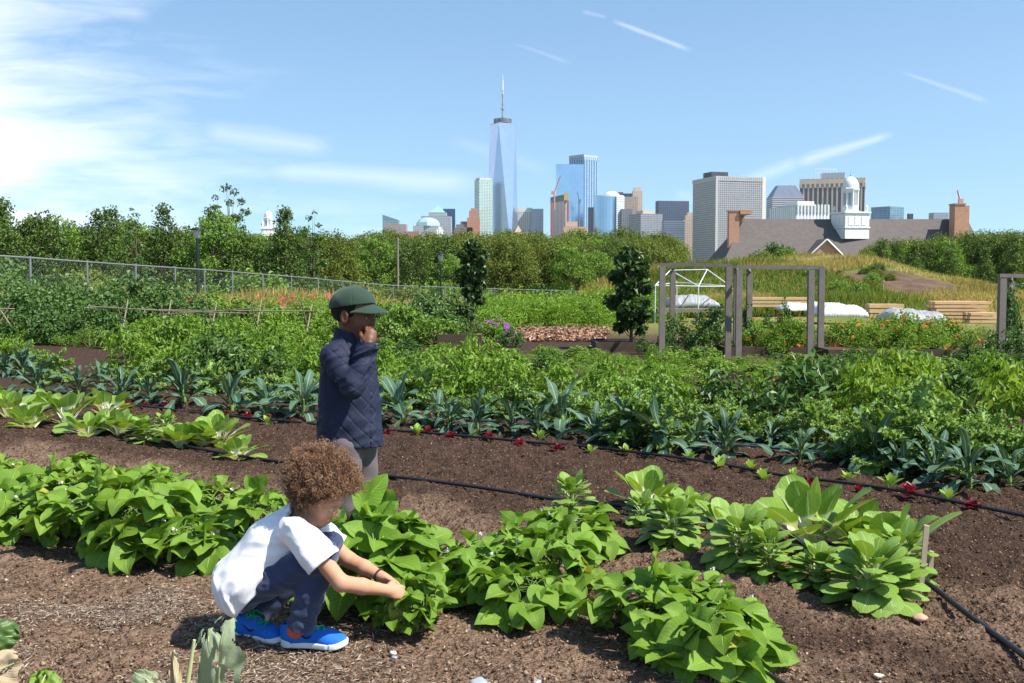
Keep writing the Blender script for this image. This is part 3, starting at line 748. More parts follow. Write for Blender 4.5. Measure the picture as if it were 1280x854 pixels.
CK = [(70, 478, .8), (175, 490, .9), (260, 492, .85), (315, 502, .8), (350, 505, .9), (485, 512, 1.0), (530, 512, .95), (575, 522, .8), (610, 524, .8), (680, 525, .9), (735, 528, .8), (785, 548, 1.05), (815, 562, 1.1), (760, 540, .9), (850, 538, .9), (910, 545, .8), (985, 555, .75), (1110, 588, 1.1), (1150, 580, 1.15), (1180, 590, 1.0), (1250, 585, 1.0), (1285, 600, 1.0), (655, 522, .8), (712, 532, .8), (880, 548, .8), (945, 552, .8), (1020, 562, .8), (1215, 588, 1.0), (1235, 575, .8), (450, 512, .8), (400, 508, .8), (1080, 565, .9), (205, 480, .85), (40, 465, .8)]
for i, (px, py, s) in enumerate(sorted(CK)):
    g = G(px, py)
    curls.put((g[0], g[1], ztf(g[0], g[1])), rs.rand() * 6.3, s * 1.22 * rs.uniform(.8, 1.12), 'frilly light green kale, %s from the left among the kale' % od(i), 'kale', 'curly kale behind the blue green kale')

# seedlings
reds = Pool([rosette('red_lettuce', 51 + i, 'red', lambda t: .06 + .34 * np.sin(pi * np.clip(t * .95 + .03, 0, 1)), 9, .07, 1.4, .5, .9, .2, .07, 3, 7, 5, .006) for i in range(2)])
spr = Pool([rosette('green_seedling', 55, 'sprout', lambda t: .03 + .24 * np.sin(pi * np.clip(t * .95 + .03, 0, 1)), 6, .09, 1.5, .8, .6, .2, .01, 2, 7, 3, .004)])
for i, (px, py) in enumerate([(66, 502), (97, 504), (118, 506), (160, 511), (182, 511), (207, 512), (258, 521), (284, 524), (310, 526), (336, 529), (361, 530), (484, 547), (535, 547), (562, 551), (612, 553), (649, 561), (697, 567), (1014, 612), (1073, 618), (1137, 622), (1216, 638)]):
    g = G(px, py); reds.put((g[0], g[1], ztf(g[0], g[1])), rs.rand() * 6, rs.uniform(.8, 1.25), 'red lettuce seedling, %s from the left along the drip hose' % od(i), 'lettuce', 'red lettuce seedlings')
for i, (px, py) in enumerate([(140, 508), (590, 549), (522, 547), (675, 556), (738, 571), (783, 572), (862, 580), (900, 590), (938, 592), (954, 604), (992, 600), (1060, 606), (1112, 614), (1185, 628), (335, 533)]):
    g = G(px, py); spr.put((g[0], g[1], ztf(g[0], g[1])), rs.rand() * 6, rs.uniform(.7, 1.2), 'yellow green seedling, %s from the left beside the drip hose' % od(i), 'seedling', 'green seedlings')

# ============================================================ pepper rows and mixed crops
pep = Pool([bush('pepper_plant', 61 + i, 'pepper', .30, .55, 620, .085, .034, K=30, clump=.17, droop=.5) for i in range(4)])
yel = Pool([bush('yellow_pepper_plant', 71 + i, 'yellow', .28, .55, 520, .09, .032, K=22, clump=.15, droop=.7) for i in range(2)])
drk = Pool([bush('dark_crop_plant', 65 + i, 'dark', .30, .55, 560, .09, .045, K=22, clump=.2, droop=.3) for i in range(2)])
low = Pool([bush('herb_plant', 76 + i, 'herb', .34, .40, 800, .045, .018, K=30, clump=.2, droop=-.2) for i in range(2)])
mids = Pool([bush('leafy_vegetable_plant', 81 + i, 'mid', .36, .6, 620, .10, .06, K=28, clump=.2, droop=.3) for i in range(3)])
NR = ['first', 'second', 'third', 'fourth', 'fifth', 'sixth', 'seventh', 'eighth']
rw = 0; cnt = {}
SOIL = [(930, 495, 40, 18), (985, 500, 30, 14), (560, 480, 25, 12), (80, 455, 50, 16)]
for ri, c0 in enumerate([10.9, 12.2, 13.6, 15.1, 16.7, 18.4, 20.2, 22.2]):
    step = .58 + .025 * ri
    for k in range(-30, 30):
        x = k * step * .82 + rs.uniform(-.09, .09); y = c0 - .67 * x + rs.uniform(-.1, .1)
        if y < 6.5 or y > 23 or abs(x) > .50 * y + .4: continue
        if y > 17.6 and x > 1.5: continue
        if y > 19.5 and x > -2.2: continue
        px = 640 + 1350 * x / y; py = 345 + 1822 / y
        if any(abs(px - a) < w and abs(py - b_) < h for a, b_, w, h in SOIL): continue
        if px < 140 and py > 440 and rs.rand() < .5: continue
        loc = (x, y, ztf(x, y)); sc = rs.uniform(.8, 1.15); rz = rs.rand() * 6.3
        yt = float(np.interp(px, [-50, 130, 400, 430, 540, 640, 760, 1290], [418, 412, 418, 428, 440, 446, 453, 448])) + rs.uniform(-14, 12)
        if 1040 < px < 1290 and ri <= 1: yt = 436 + rs.uniform(-6, 14)
        hm = 1.35 - (yt - 345) / 1350 * y
        if hm < .05: continue
        zs = min(1.0, hm / .55)
        if px > 985 and ri <= 1 and px < 1290 and rs.rand() < .6: pool, nm, cat = yel, 'yellow green pepper plant with hanging narrow leaves', 'pepper plant'
        elif px < 215 and px > 120 and ri in (1, 2, 3): pool, nm, cat = yel, 'yellow green pepper plant left of the bean poles', 'pepper plant'
        elif px < 130 and ri >= 1: pool, nm, cat = low, 'low feathery green herb plant near the left edge', 'herb plant'
        elif ri == 3 and px < 900: pool, nm, cat = low, 'feathery light green herb plant', 'herb plant'
        elif ri >= 5: pool, nm, cat = mids, 'broad leaved vegetable plant', 'vegetable plant'
        elif ri == 4: pool, nm, cat = (mids if rs.rand() < .5 else pep), 'dense green crop plant', 'crop plant'
        else: pool, nm, cat = pep, 'leafy green pepper plant', 'pepper plant'
        if rs.rand() < .16: pool, nm, cat = drk, 'darker leaved crop plant', 'crop plant'
        elif rs.rand() < .15: pool, nm, cat = mids, 'broad leaved crop plant', 'crop plant'
        lab = nm + ' in the %s row behind the kale' % NR[ri]
        pool.put(loc, rz, (sc * (.6 + .4 * zs), sc * (.6 + .4 * zs), sc * zs * rs.uniform(.9, 1.1)), lab, cat, lab)

for k in range(75):
    Y = rs.uniform(14.2, 18.0); px = rs.uniform(560, 1260); x = (px - 640) / 1350 * Y
    if Y > 16.4 and px > 820: Y = rs.uniform(14.2, 16.6); x = (px - 640) / 1350 * Y
    s_ = rs.uniform(.3, .75); s2 = rs.uniform(.25, .75) * (.8 if px > 820 else 1)
    (low, pep, low)[k % 3].put((x, Y, ztf(x, Y)), rs.rand() * 6.3, (s_, s_, s2 * .6), 'low weedy plant on the soil before the raised beds', 'weed', 'low weeds before the raised beds')
# ============================================================ shrubs along the back of the garden
hed = Pool([bush('berry_bush', 91 + i, 'dark', .95, 1.25, 2100, .13, .08, K=40, clump=.15, droop=.2, sr=.012) for i in range(3)])
hedm = Pool([bush('leafy_bush', 95 + i, 'mid', .8, 1.0, 1700, .12, .075, K=36, clump=.16, droop=.2, sr=.01) for i in range(3)])
vine = Pool([bush('bean_vine', 98 + i, 'pepper', .5, .85, 900, .11, .08, K=22, clump=.2, droop=.3, sr=.01) for i in range(2)])
def putpx(pool, px, Y, h, base_h, lab, cat, group=None, wf=1.0, which=None, dz=0):
    x = (px - 640) / 1350 * Y; s = h / base_h
    return pool.put((x, Y, ztf(x, Y) + dz), rs.rand() * 6.3, (s * wf, s * wf, s), lab, cat, group, which)
for i, (px, Y, ty) in enumerate([(-10, 23, 372), (40, 22.5, 366), (92, 23, 362), (140, 23.5, 368), (30, 26, 357), (95, 26, 354), (160, 27, 352), (215, 27, 358), (70, 21.5, 384), (120, 21.3, 386), (0, 21.5, 388), (240, 25, 372), (195, 25.5, 366)]):
    z0 = ztf((px - 640) / 1350 * Y, Y); h = 1.35 + (345 - ty) / 1350 * Y - z0
    putpx(hed, px, Y, h, 1.25, 'dark green berry bush in the hedge before the fence, %s from front left' % od(i), 'bush', 'hedge of berry bushes at the left', wf=1.05)
for i, (px, Y, ty) in enumerate([(265, 27, 372), (300, 26, 376), (340, 25, 380), (380, 26, 382), (230, 23, 392), (190, 22.5, 394), (420, 25, 385), (500, 24, 380), (530, 22.5, 372), (560, 24, 384), (480, 26, 378), (505, 21.5, 388), (575, 21.5, 398), (610, 21, 404), (640, 20.5, 412), (545, 20.8, 396)]):
    z0 = ztf((px - 640) / 1350 * Y, Y); h = 1.35 + (345 - ty) / 1350 * Y - z0
    putpx(hed if px > 460 and i % 2 == 0 else hedm, px, Y, h, 1.25 if px > 460 and i % 2 == 0 else 1.0, ('sprawling squash bush beside the capped child' if px > 440 else 'leafy bush behind the bean poles') + ', %s of the clump' % od(i), 'bush', None)
for i, (px, Y, ty) in enumerate([(175, 20.8, 402), (240, 20.3, 400), (290, 20, 398), (345, 20, 396), (390, 20.2, 400), (265, 19, 408), (320, 18.8, 408), (370, 18.6, 410)]):
    z0 = 0; h = 1.35 + (345 - ty) / 1350 * Y
    putpx(vine, px, Y, h, .85, 'climbing bean vine at the crossed poles, %s of the row' % od(i), 'vine', 'bean vines on the crossed poles')

# crossed bamboo poles
pm = simple('weathered_pole', (.28, .22, .165), .8, .2, scale=12, bscale=60)
def bean_trellis():
    t = thing('bean_trellis', 'long trellis of crossed weathered poles with a ridge pole over the bean vines', 'trellis', (0, 0, 0)); 
    for (px, Y) in [(153, 20.2), (207, 20.2), (264, 20.0), (320, 19.6), (383, 19.4)]:
        for s in (-1, 1):
            a = P(px - 6 * s, 432 + rs.uniform(-4, 4), Y - .35 * s); c = P(px + 7 * s, 377 + rs.uniform(-3, 3), Y + .22 * s)
            mb = MB(); a[2] = -.02; tube(mb, [a, (a + c) / 2 + .01, c], [.014, .013, .011], 6); mb.build('pole', pm, t)
    for a, c, dz in [((105, 385), (392, 389), 0), ((110, 383), (310, 392), 0), ((200, 393), (330, 384), 0)]:
        mb = MB(); p0 = P(*a, 20.3); p1 = P(*c, 19.5); tube(mb, [p0, (p0 + p1) / 2 + [0, 0, -.02], p1], .011, 6); mb.build('ridge_pole', pm, t)
    t2 = thing('bean_trellis', 'short end of another crossed pole trellis at the left edge', 'trellis')
    for a, c in [((-4, 410), (13, 380)), ((12, 405), (-6, 378)), ((-60, 386), (18, 386))]:
        mb = MB(); tube(mb, [P(*a, 20.5), P(*c, 20.5)], .013, 6); mb.build('pole', pm, t2)
bean_trellis()

# carrot / asparagus beds in the middle distance
fea = Pool([bush('carrot_top_clump', 105 + i, 'herb', .6, .55, 1500, .10, .035, K=34, clump=.2, droop=-.5, sr=.008) for i in range(2)])
i = 0
for Y, x0, x1 in [(27, 620, 770), (30, 600, 770), (34, 600, 800), (38, 590, 830), (31, 400, 470)]:
    for px in np.arange(x0, x1, 1350 * .8 / Y):
        p_ = px + rs.uniform(-6, 6)
        if Y == 27 and 640 < p_ < 745 : continue
        putpx(fea, p_, Y, rs.uniform(.5, .75) * (1 if Y < 33 else 1.2), .55, 'light green feathery bed planting in the row %s' % {27: 'beside the wood chips', 30: 'just behind the wood chips', 34: 'behind the small columnar tree', 38: 'nearest the grass before the fence', 31: 'behind the capped child'}[Y], 'vegetable bed plant', 'feathery plants Y%d' % Y if False else {27: 'feathery plants by the chips', 30: 'feathery plants behind the chips', 34: 'feathery plants farther back', 38: 'feathery plants before the fence', 31: 'feathery plants behind the child'}[Y])
# purple, pink flowers
def flower_clump(px, Y, py, n, mat, rx, h, lab, seed, s=.06):
    x = (px - 640) / 1350 * Y; z = 1.35 + (345 - py) / 1350 * Y
    o = bush('flowering_plant', seed, 'mid', rx, z - ztf(x, Y), 900, .08, .03, K=24, clump=.2, droop=-.3, fl=(mat, n, s))
    o.location = (x, Y, ztf(x, Y)); tag(o, lab, 'flowering plant')
flower_clump(617, 22.5, 401, 40, 'purple', .42, .6, 'plant with a mound of purple flowers at the edge of the wood chips', 111, .07)
for i, (px, py) in enumerate([(255, 369), (290, 370), (325, 369), (352, 368), (378, 368), (402, 367)]):
    flower_clump(px, 33 + i, py, 15, 'pink', .8, .8, 'plant with pink flower spikes before the fence, %s from the left' % od(i), 112 + i, .09)
flower_clump(12, 25, 368, 16, 'orange', .8, 1, 'bush with orange blossoms at the far left', 120, .1)

# marigold bushes behind the raised bed
mar = Pool([bush('orange_flower_bush', 121 + i, 'pepper', .55, .85, 1300, .08, .045, K=32, clump=.18, droop=.1, fl=('orange', nf, .055)) for i, nf in enumerate([22, 12, 5])])
for i, (px, Y, ty, k) in enumerate([(1068, 18.8, 396, 0), (1105, 18.6, 392, 0), (1140, 18.6, 388, 0), (1170, 18.7, 394, 0), (1200, 18.8, 402, 1), (1050, 18.6, 404, 1), (1125, 18.0, 405, 1), (1165, 18.0, 410, 2), (1090, 18.2, 408, 2), (945, 18.8, 400, 2), (985, 18.8, 398, 1), (1005, 18.8, 402, 1), (1225, 19, 408, 2), (965, 18.3, 412, 1)]):
    h = 1.35 - (ty - 345) / 1350 * Y
    putpx(mar, px, Y, h, .85, ('bush with orange flowers behind the dark planked bed, %s counted from where the cluster begins' % od(i)), 'flower bush', 'orange flowered bushes in the raised bed', which=k, wf=.95)
vin = Pool([bush('climbing_plant', 125 + i, 'dark', .4, 1.0, 1100, .085, .055, K=28, clump=.2, droop=.3, sr=.01) for i in range(2)])
for i, (px, Y, ty, lab) in enumerate([(845, 19, 395, 'bushy plant at the foot of the left trellis post'), (870, 18.6, 402, 'bushy plant right of the left trellis post'), (893, 19, 384, 'dark bushy plant left of the paired middle posts'), (935, 19.2, 380, 'climber on the middle trellis post'), (960, 19, 392, 'climber in the second bay of the trellis'), (980, 19.2, 376, 'tall climber near the right trellis posts'), (1262, 17.2, 360, 'climber on the back post at the right edge'), (1240, 16, 418, 'pale leaved squash plant under the right edge trellis'), (1268, 15.6, 412, 'squash plant at the right edge below the trellis'), (1215, 15.8, 424, 'squash plant left of the right edge trellis'), (835, 18.2, 412, 'leafy plant in front of the left trellis post'), (805, 18.6, 420, 'low plant between the columnar tree and the trellis')]):
    h = 1.35 - (ty - 345) / 1350 * Y
    putpx(vin, px, Y, h, 1.0, lab, 'climber' if 'climber' in lab else 'plant', None, wf=(.45 if 'climber' in lab else 1.0))

# ============================================================ raised beds
wdark = simple('dark_plank', (.085, .06, .045), .85, .2, var=.4, scale=6, bscale=50)
def raised(px0, px1, py0, py1, Y, lab, depth=1.2):
    a = P(px0, py1, Y); c = P(px1, py1, Y); h = (py1 - py0) / 1350 * Y
    z0 = ztf((a[0] + c[0]) / 2, Y); t = thing('raised_bed', lab, 'raised bed', ((a[0] + c[0]) / 2, Y, z0)); w = c[0] - a[0]
    top = 1.35 - (py0 - 345) / 1350 * Y - z0
    for k in range(2):
        for nm, cc, s in [('side_board', (0, 0, top * (.25 + .5 * k)), (w, .04, top * .49)), ('side_board', (0, depth, top * (.25 + .5 * k)), (w, .04, top * .49)), ('side_board', (-w / 2 + .02, depth / 2, top * (.25 + .5 * k)), (.04, depth - .045, top * .49)), ('side_board', (w / 2 - .02, depth / 2, top * (.25 + .5 * k)), (.04, depth - .045, top * .49))]:
            mb = MB(); box(mb, cc, s); mb.build(nm, wdark, t, smooth=False)
    mb = MB(); box(mb, (0, depth / 2, top * .42), (w - .1, depth - .1, top * .8)); mb.build('soil', simple('bed_soil', (.09, .055, .035), .95, .1, bump=.8, bscale=30, bdist=.02), t, smooth=False)
raised(1035, 1182, 437, 460, 17.3, 'dark planked raised bed under the orange flowered bushes')
raised(905, 1030, 434, 452, 18.3, 'dark planked raised bed under the right bay of the trellis')
raised(745, 816, 428, 446, 19.2, 'dark planked raised bed holding the columnar tree')
raised(547, 602, 418, 436, 20.3, 'dark raised bed with a reddish lower board beside the squash bushes')

# pergola trellises
gw = simple('grey_weathered_timber', (.215, .185, .16), .85, .2, var=.3, scale=9, bscale=40)
def beam(t, nm, a, c, w):
    a, c = np.array(a), np.array(c); d = c - a; L = np.linalg.norm(d); mb = MB()
    R_ = frame(d / L, np.array([0, 0, 1.]) if abs(d[2]) / L < .9 else np.array([0, 1., 0])); box(mb, (a + c) / 2, (w, L, w), R_); return mb.build(nm, gw, t, smooth=False)
def pergola(posts, bars, lab):
    t = thing('wooden_trellis', lab, 'trellis')
    for px, top, Y in posts:
        c = P(px, top, Y); a = c.copy(); a[2] = ztf(a[0], Y) - .05; beam(t, 'post', a, c, .095)
    for (p0, t0, Y0), (p1, t1, Y1) in bars: beam(t, 'crossbar', P(p0, t0, Y0) + [0, 0, .03], P(p1, t1, Y1) + [0, 0, .03], .055)
    return t
pergola([(828, 334, 17.8), (841, 338, 19.8), (911, 334, 17.6), (921, 339, 19.6)], [((824, 333, 17.8), (915, 334, 17.6)), ((841, 336, 17.9), (841, 338, 19.9)), ((918, 336, 17.7), (921, 339, 19.7))], 'left bay of the grey wooden trellis with four posts')
pergola([(924, 337, 17.3), (937, 341, 19.2), (1014, 338, 17.2), (1027, 337, 18.0)], [((920, 336, 17.3), (1030, 337, 17.2)), ((934, 338, 17.4), (937, 341, 19.3))], 'right bay of the grey wooden trellis with paired right posts')
pergola([(1253, 348, 16.0), (1264, 352, 18.0), (1350, 350, 16.0)], [((1249, 347, 16), (1354, 349, 16)), ((1262, 350, 16.1), (1264, 352, 18.1))], 'grey wooden trellis cut by the right edge of the photo')

# columnar trees
def coltree(px, Y, ty, seed, rxf, lab, z0f=.18, n=2600):
    x = (px - 640) / 1350 * Y; z = ztf(x, Y); h = 1.35 + (345 - ty) / 1350 * Y - z
    o = tree('columnar_tree', seed, 'cherry', h, rxf, h * z0f, n, .15, clumps=26, cl=.36, trunk=.035, shape='column'); o.location = (x, Y, z); tag(o, lab, 'tree')
coltree(789, 19.7, 312, 131, .36, 'dark columnar fruit tree left of the wooden trellis')
coltree(591, 24, 303, 132, .30, 'thin dark columnar fruit tree beside the squash bushes', .35, 1500)
o = bush('round_shrub', 133, 'cherry', .42, .75, 1500, .09, .06, K=30, clump=.2); o.location = ((568 - 640) / 1350 * 23.5, 23.5, ztf(0, 23.5) + .15); tag(o, 'round dark shrub left of the thin columnar tree', 'shrub')

# ============================================================ chain link fence
fm = simple('galvanised_steel', (.22, .235, .24), .45, .5, metal=.4, bump=0)
def fence():
    t = thing('chain_link_fence', 'long grey chain link fence running across behind the garden', 'fence')
    ctl = [(-200, 26, 305), (-40, 29, 318), (18, 30, 321), (77, 32, 325), (140, 34.5, 330), (205, 37.5, 334), (280, 43, 339), (325, 46, 343), (380, 50, 347), (430, 54, 352), (480, 58, 356.5), (550, 63, 359), (620, 68, 361), (700, 76, 363.5), (770, 84, 366)]
    tops = []
    for px, Y, py in ctl: tops.append(P(px, py, Y))
    tops = np.array(tops); Hh = []
    for q in tops: Hh.append(q[2] - ztf(q[0], q[1]))
    seg = np.r_[0, np.cumsum(np.linalg.norm(np.diff(tops[:, :2], axis=0), axis=1))]
    n = int(seg[-1] / 2.6); s = np.linspace(0, seg[-1], n + 1)
    pt = np.stack([np.interp(s, seg, tops[:, k]) for k in range(3)], 1)
    mb = MB(); tube(mb, pt, .03, 6); mb.build('top_rail', fm, t)
    for q in pt:
        mb = MB(); tube(mb, [[q[0], q[1], ztf(q[0], q[1]) - .05], [q[0], q[1], q[2] + .05]], .035, 6); mb.build('post', fm, t)
    # woven wire
    sp = .11; N = int(seg[-1] / sp); S = np.linspace(0, seg[-1], N); TP = np.stack([np.interp(S, seg, tops[:, k]) for k in range(3)], 1)
    B = TP.copy(); B[:, 2] = zt(B[:, 0], B[:, 1]); hh = TP[:, 2] - B[:, 2]; k = 14; w = .0016; V = []; 
    a = B[:-k]; c = TP[k:]; e = TP[:-k]; g = B[k:]
    for lo, hi in ((a, c), (g, e)):
        V.append(np.stack([lo - [0, 0, w * 1.4], lo + [0, 0, w * 1.4], hi + [0, 0, w * 1.4], hi - [0, 0, w * 1.4]], 1))
    V = np.concatenate(V).reshape(-1, 3); mb = MB(); mb.add(V, np.arange(len(V)).reshape(-1, 4)); mb.build('wire_mesh', fm, t, smooth=False)
fence()

# ============================================================ tall grass (uncountable)
def grassfield(n, fx, L, W, mat, lab, nm, seed, lean=.35):
    r = np.random.RandomState(seed); x, y = fx(r, n); z = zt(x, y); n = len(x); sc = r.uniform(.5, 1.3, n) * (.8 + .5 * noise3(x * .4, y * .4, 0, 3))
    l_ = L * sc; d = np.stack([r.normal(0, lean, n), r.normal(0, lean, n), np.ones(n)], 1); d /= np.linalg.norm(d, axis=1, keepdims=True)
    C = np.stack([x, y, z], 1) + d * l_[:, None] * .48
    mb = MB(); quads(mb, C, d, np.stack([r.normal(0, 1, n), -np.ones(n), np.zeros(n)], 1), l_, W * r.uniform(.6, 1.4, n), np.clip(.5 + .5 * noise3(x * .25, y * .25, 0, 8) + r.normal(0, .2, n), 0, 1))
    o = mb.build(nm, M[mat], smooth=False); tag(o, lab, 'grass', kind='stuff')
def fx1(r, n):
    y = 40 + 34 * r.rand(n); px = 750 + 560 * r.rand(n); x = (px - 640) / 1350 * y
    d = ((x - 17.6) / 2.8) ** 2 + ((y - 49) / 4.0) ** 2; k = (d > 1.0 + .8 * noise3(x * .6, y * .6, 0, 4)) ; return x[k], y[k]
grassfield(60000, fx1, .50, .045, 'grass', 'dry yellow grass covering the low mound', 'mound_grass', 141)
def fx1b(r, n):
    y = 40 + 22 * r.rand(n); px = 750 + 540 * r.rand(n); x = (px - 640) / 1350 * y
    k = (noise3(x * .22, y * .22, 0, 14) > -.02) & (((x - 17.6) / 2.8) ** 2 + ((y - 49) / 4.0) ** 2 > .8); return x[k], y[k]
grassfield(70000, fx1b, .55, .06, 'grassg', 'green weeds in patches over the mound', 'mound_weeds', 142)
def fx2(r, n):
    px = 150 + 680 * r.rand(n); Y = np.interp(px, [150, 325, 480, 700, 830], [34, 44, 56, 74, 78]); y = Y + r.uniform(-16, 10, n) * Y / 70; return (px - 640) / 1350 * y, y
grassfield(50000, fx2, .85, .055, 'grass', 'tall yellow green grass along both sides of the fence', 'tall_grass', 143)
def fx3(r, n):
    px = -150 + 900 * r.rand(n); y = 36 + 34 * r.rand(n) ** 1.2; y = np.maximum(y, np.interp(px, [0, 325, 480, 700], [32, 46, 58, 76]) + 1); return (px - 640) / 1350 * y, y
grassfield(50000, fx3, .8, .06, 'grassg', 'green undergrowth beyond the fence', 'undergrowth', 144)

# ============================================================ shrubs beyond fence + trees
und = Pool([bush('wild_shrub', 151 + i, m_, 1.3, 1.7, 1700, .2, .13, K=36, clump=.2, droop=.1, sr=.02, smat='bark') for i, m_ in enumerate(['dark', 'mid', 'olive', 'dark'])])
for i in range(95):
    px = -120 + 940 * ((i * .618) % 1); bY = float(np.interp(px, [-100, 0, 325, 480, 700, 800], [34, 36, 52, 64, 82, 88])); Y = bY + 3 + 22 * rs.rand()
    s = rs.uniform(.7, 1.35); x = (px - 640) / 1350 * Y
    und.put((x, Y, ztf(x, Y) - .1), rs.rand() * 6.3, (s * 1.1, s * 1.1, s), 'wild shrub in the thicket beyond the fence', 'shrub', 'wild shrubs in the thicket beyond the fence', which=i % 4)
for i in range(42):
    px = [rs.uniform(1085, 1330), rs.uniform(780, 1000), rs.uniform(1000, 1120)][i % 3]; Y = rs.uniform(46, 54) if i % 3 == 2 else rs.uniform(64, 78); s = rs.uniform(.45, .9) * (.45 if i % 3 == 2 else 1); x = (px - 640) / 1350 * Y
    und.put((x, Y, ztf(x, Y) - .1), rs.rand() * 6.3, (s, s, s * .9), 'shrub growing on or behind the grassy mound', 'shrub', 'shrubs on and behind the mound', which=i % 4)

T = {k: Pool(v) for k, v in {
 'round': [tree('broad_tree', 161, 'tree', 7, 2.6, .8, 7000, .24, clumps=46, cl=.30), tree('broad_tree', 162, 'tree', 6.5, 2.2, .7, 6000, .24, clumps=40, cl=.32), tree('broad_tree', 163, 'mid', 7, 2.4, .8, 6500, .24, clumps=44, cl=.30)],
 'olive': [tree('plane_tree', 164 + i, 'olive', 8, 3.1, 1.5, 8000, .26, clumps=52, cl=.27) for i in range(3)],
 'cone': [tree('young_oak', 168 + i, 'tree', 7, 1.7, .6, 5200, .21, clumps=44, cl=.34, shape='cone') for i in range(2)],
 'open': [tree('slender_tree', 171, 'tree', 8, 1.5, 3.2, 1500, .20, clumps=22, cl=.26, trunk=.10, shape='open'), tree('slender_tree', 172, 'dark', 6, .9, 1.5, 800, .18, clumps=16, cl=.30, trunk=.07, shape='open')]}.items()}
BH = {'round': (7, 6.5, 7), 'olive': (8, 8, 8), 'cone': (7, 7), 'open': (8, 6)}
def tr(kind, k, px, Y, ty, lab, group=None, wf=1.0):
    x = (px - 640) / 1350 * Y; z = ztf(x, Y); h = 1.35 + (345 - ty) / 1350 * Y - z; s = h / BH[kind][k]
    nm = {'round': 'broad tree', 'olive': 'plane tree', 'cone': 'young oak', 'open': 'slender tree'}[kind]
    T[kind].put((x, Y, z), rs.rand() * 6.3, (s * wf, s * wf, s), lab, 'tree', group, which=k)
near = [('cone', 1, -2, 62, 254, 'dark tree with a ragged top at the left edge'), ('cone', 0, 125, 60, 268, 'pointed oak at the left side of the oak pair'), ('open', 1, 172, 62, 262, 'spindly sapling rising between the young oaks'), ('open', 1, 62, 58, 264, 'spindly sapling poking above the bushy left trees'), ('round', 0, -20, 56, 268, 'broad tree cut by the left edge'), ('cone', 0, 8, 60, 254, 'dark pointed young oak near the left edge'), ('round', 1, 50, 58, 276, 'bushy tree with a wide crown second from the left'), ('round', 2, 78, 62, 278, 'bushy tree with reddish undergrowth left of the oak pair'),
 ('cone', 1, 140, 64, 262, 'young oak with several leading shoots left of the conical one'), ('round', 1, 160, 68, 280, 'young oak behind the several leading shoots'), ('cone', 0, 207, 66, 261, 'dark conical young oak left of the lamp post'), ('round', 0, 232, 74, 292, 'low tree behind the lamp post'),
 ('round', 2, 270, 66, 273, 'broad tree right of the lamp post'), ('open', 0, 288, 68, 236, 'tall slender tree rising above its neighbours'), ('round', 1, 305, 66, 298, 'broad tree under the white cupola'), ('cone', 1, 358, 66, 262, 'pointed tree right of the white cupola'), ('open', 1, 392, 68, 266, 'nearly bare slender tree right of the cupola'), ('round', 0, 330, 78, 307, 'round tree between the cupola and the pointed tree')]
for a in near: tr(*a[:5], a[5])
tr('cone', 1, 378, 76, 287, 'small pointed tree before the far treeline'); tr('round', 1, 110, 74, 288, 'low tree in the gap before the young oaks'); tr('round', 2, 185, 78, 286, 'low tree in the gap left of the conical oak')
G1 = 'trees of the treeline in front of the skyline'
for i in range(64):
    px = 380 + (i * 7.3) % 500 + rs.uniform(-5, 5); Y = 96 + (i % 4) * 12 + rs.uniform(-3, 3)
    ty = 297 + rs.uniform(-6, 6) + (4 if px < 460 else 0) + (6 if px > 840 else 0) + (3 - i % 4) * 3.0
    k = 'olive' if rs.rand() < .62 or i % 4 >= 2 else 'round'; tr(k, rs.randint(3), px, Y, ty, 'olive green tree in the treeline before the skyline' if k == 'olive' else 'fresh green tree in the treeline before the skyline', G1 if k == 'olive' else 'fresh green trees before the skyline', 1.0)
for i in range(26):
    px = -60 + 19 * i + rs.uniform(-6, 6); tr('olive' if i % 2 else 'round', i % 3, px, 92 + rs.uniform(-6, 8), 297 + rs.uniform(-4, 5), 'tree in the rear line behind the left trees', 'trees of the rear line at the left')
for i in range(30):
    px = 1075 + (i * 9.1) % 260; Y = 92 + (i % 3) * 10 + rs.uniform(-3, 3); ty = np.interp(px, [1075, 1120, 1180, 1230, 1330], [318, 303, 300, 294, 292]) + rs.uniform(-2, 5) + (2 - i % 3) * 3
    k = 'olive' if i % 3 else 'round'; tr(k, rs.randint(3), px, Y, ty, 'tree behind the mound at the right', 'trees behind the mound at the right', .9)
for i, (px, ty) in enumerate([(1100, 302), (1118, 305), (1141, 308), (1185, 312), (1230, 312), (1268, 306)]):
    tr('cone', i % 2, px, 84, ty, 'small bluish pointed tree behind the mound, %s from the left' % od(i), None, 1.1)
tr('round', 2, 560, 84, 322, 'low bright green tree right of the second lamp post'); tr('round', 2, 715, 88, 312, 'bright green tree left of the columnar fruit tree'); tr('round', 1, 520, 84, 305, 'dark green tree left of the second lamp post'); tr('round', 2, 745, 90, 318, 'bright green tree behind the columnar fruit tree')
for k in T: T[k].finish()
for p_ in (drk, beans, boks, tats, lacs, curls, reds, spr, pep, yel, low, mids, hed, hedm, vine, fea, mar, vin, und): p_.finish()

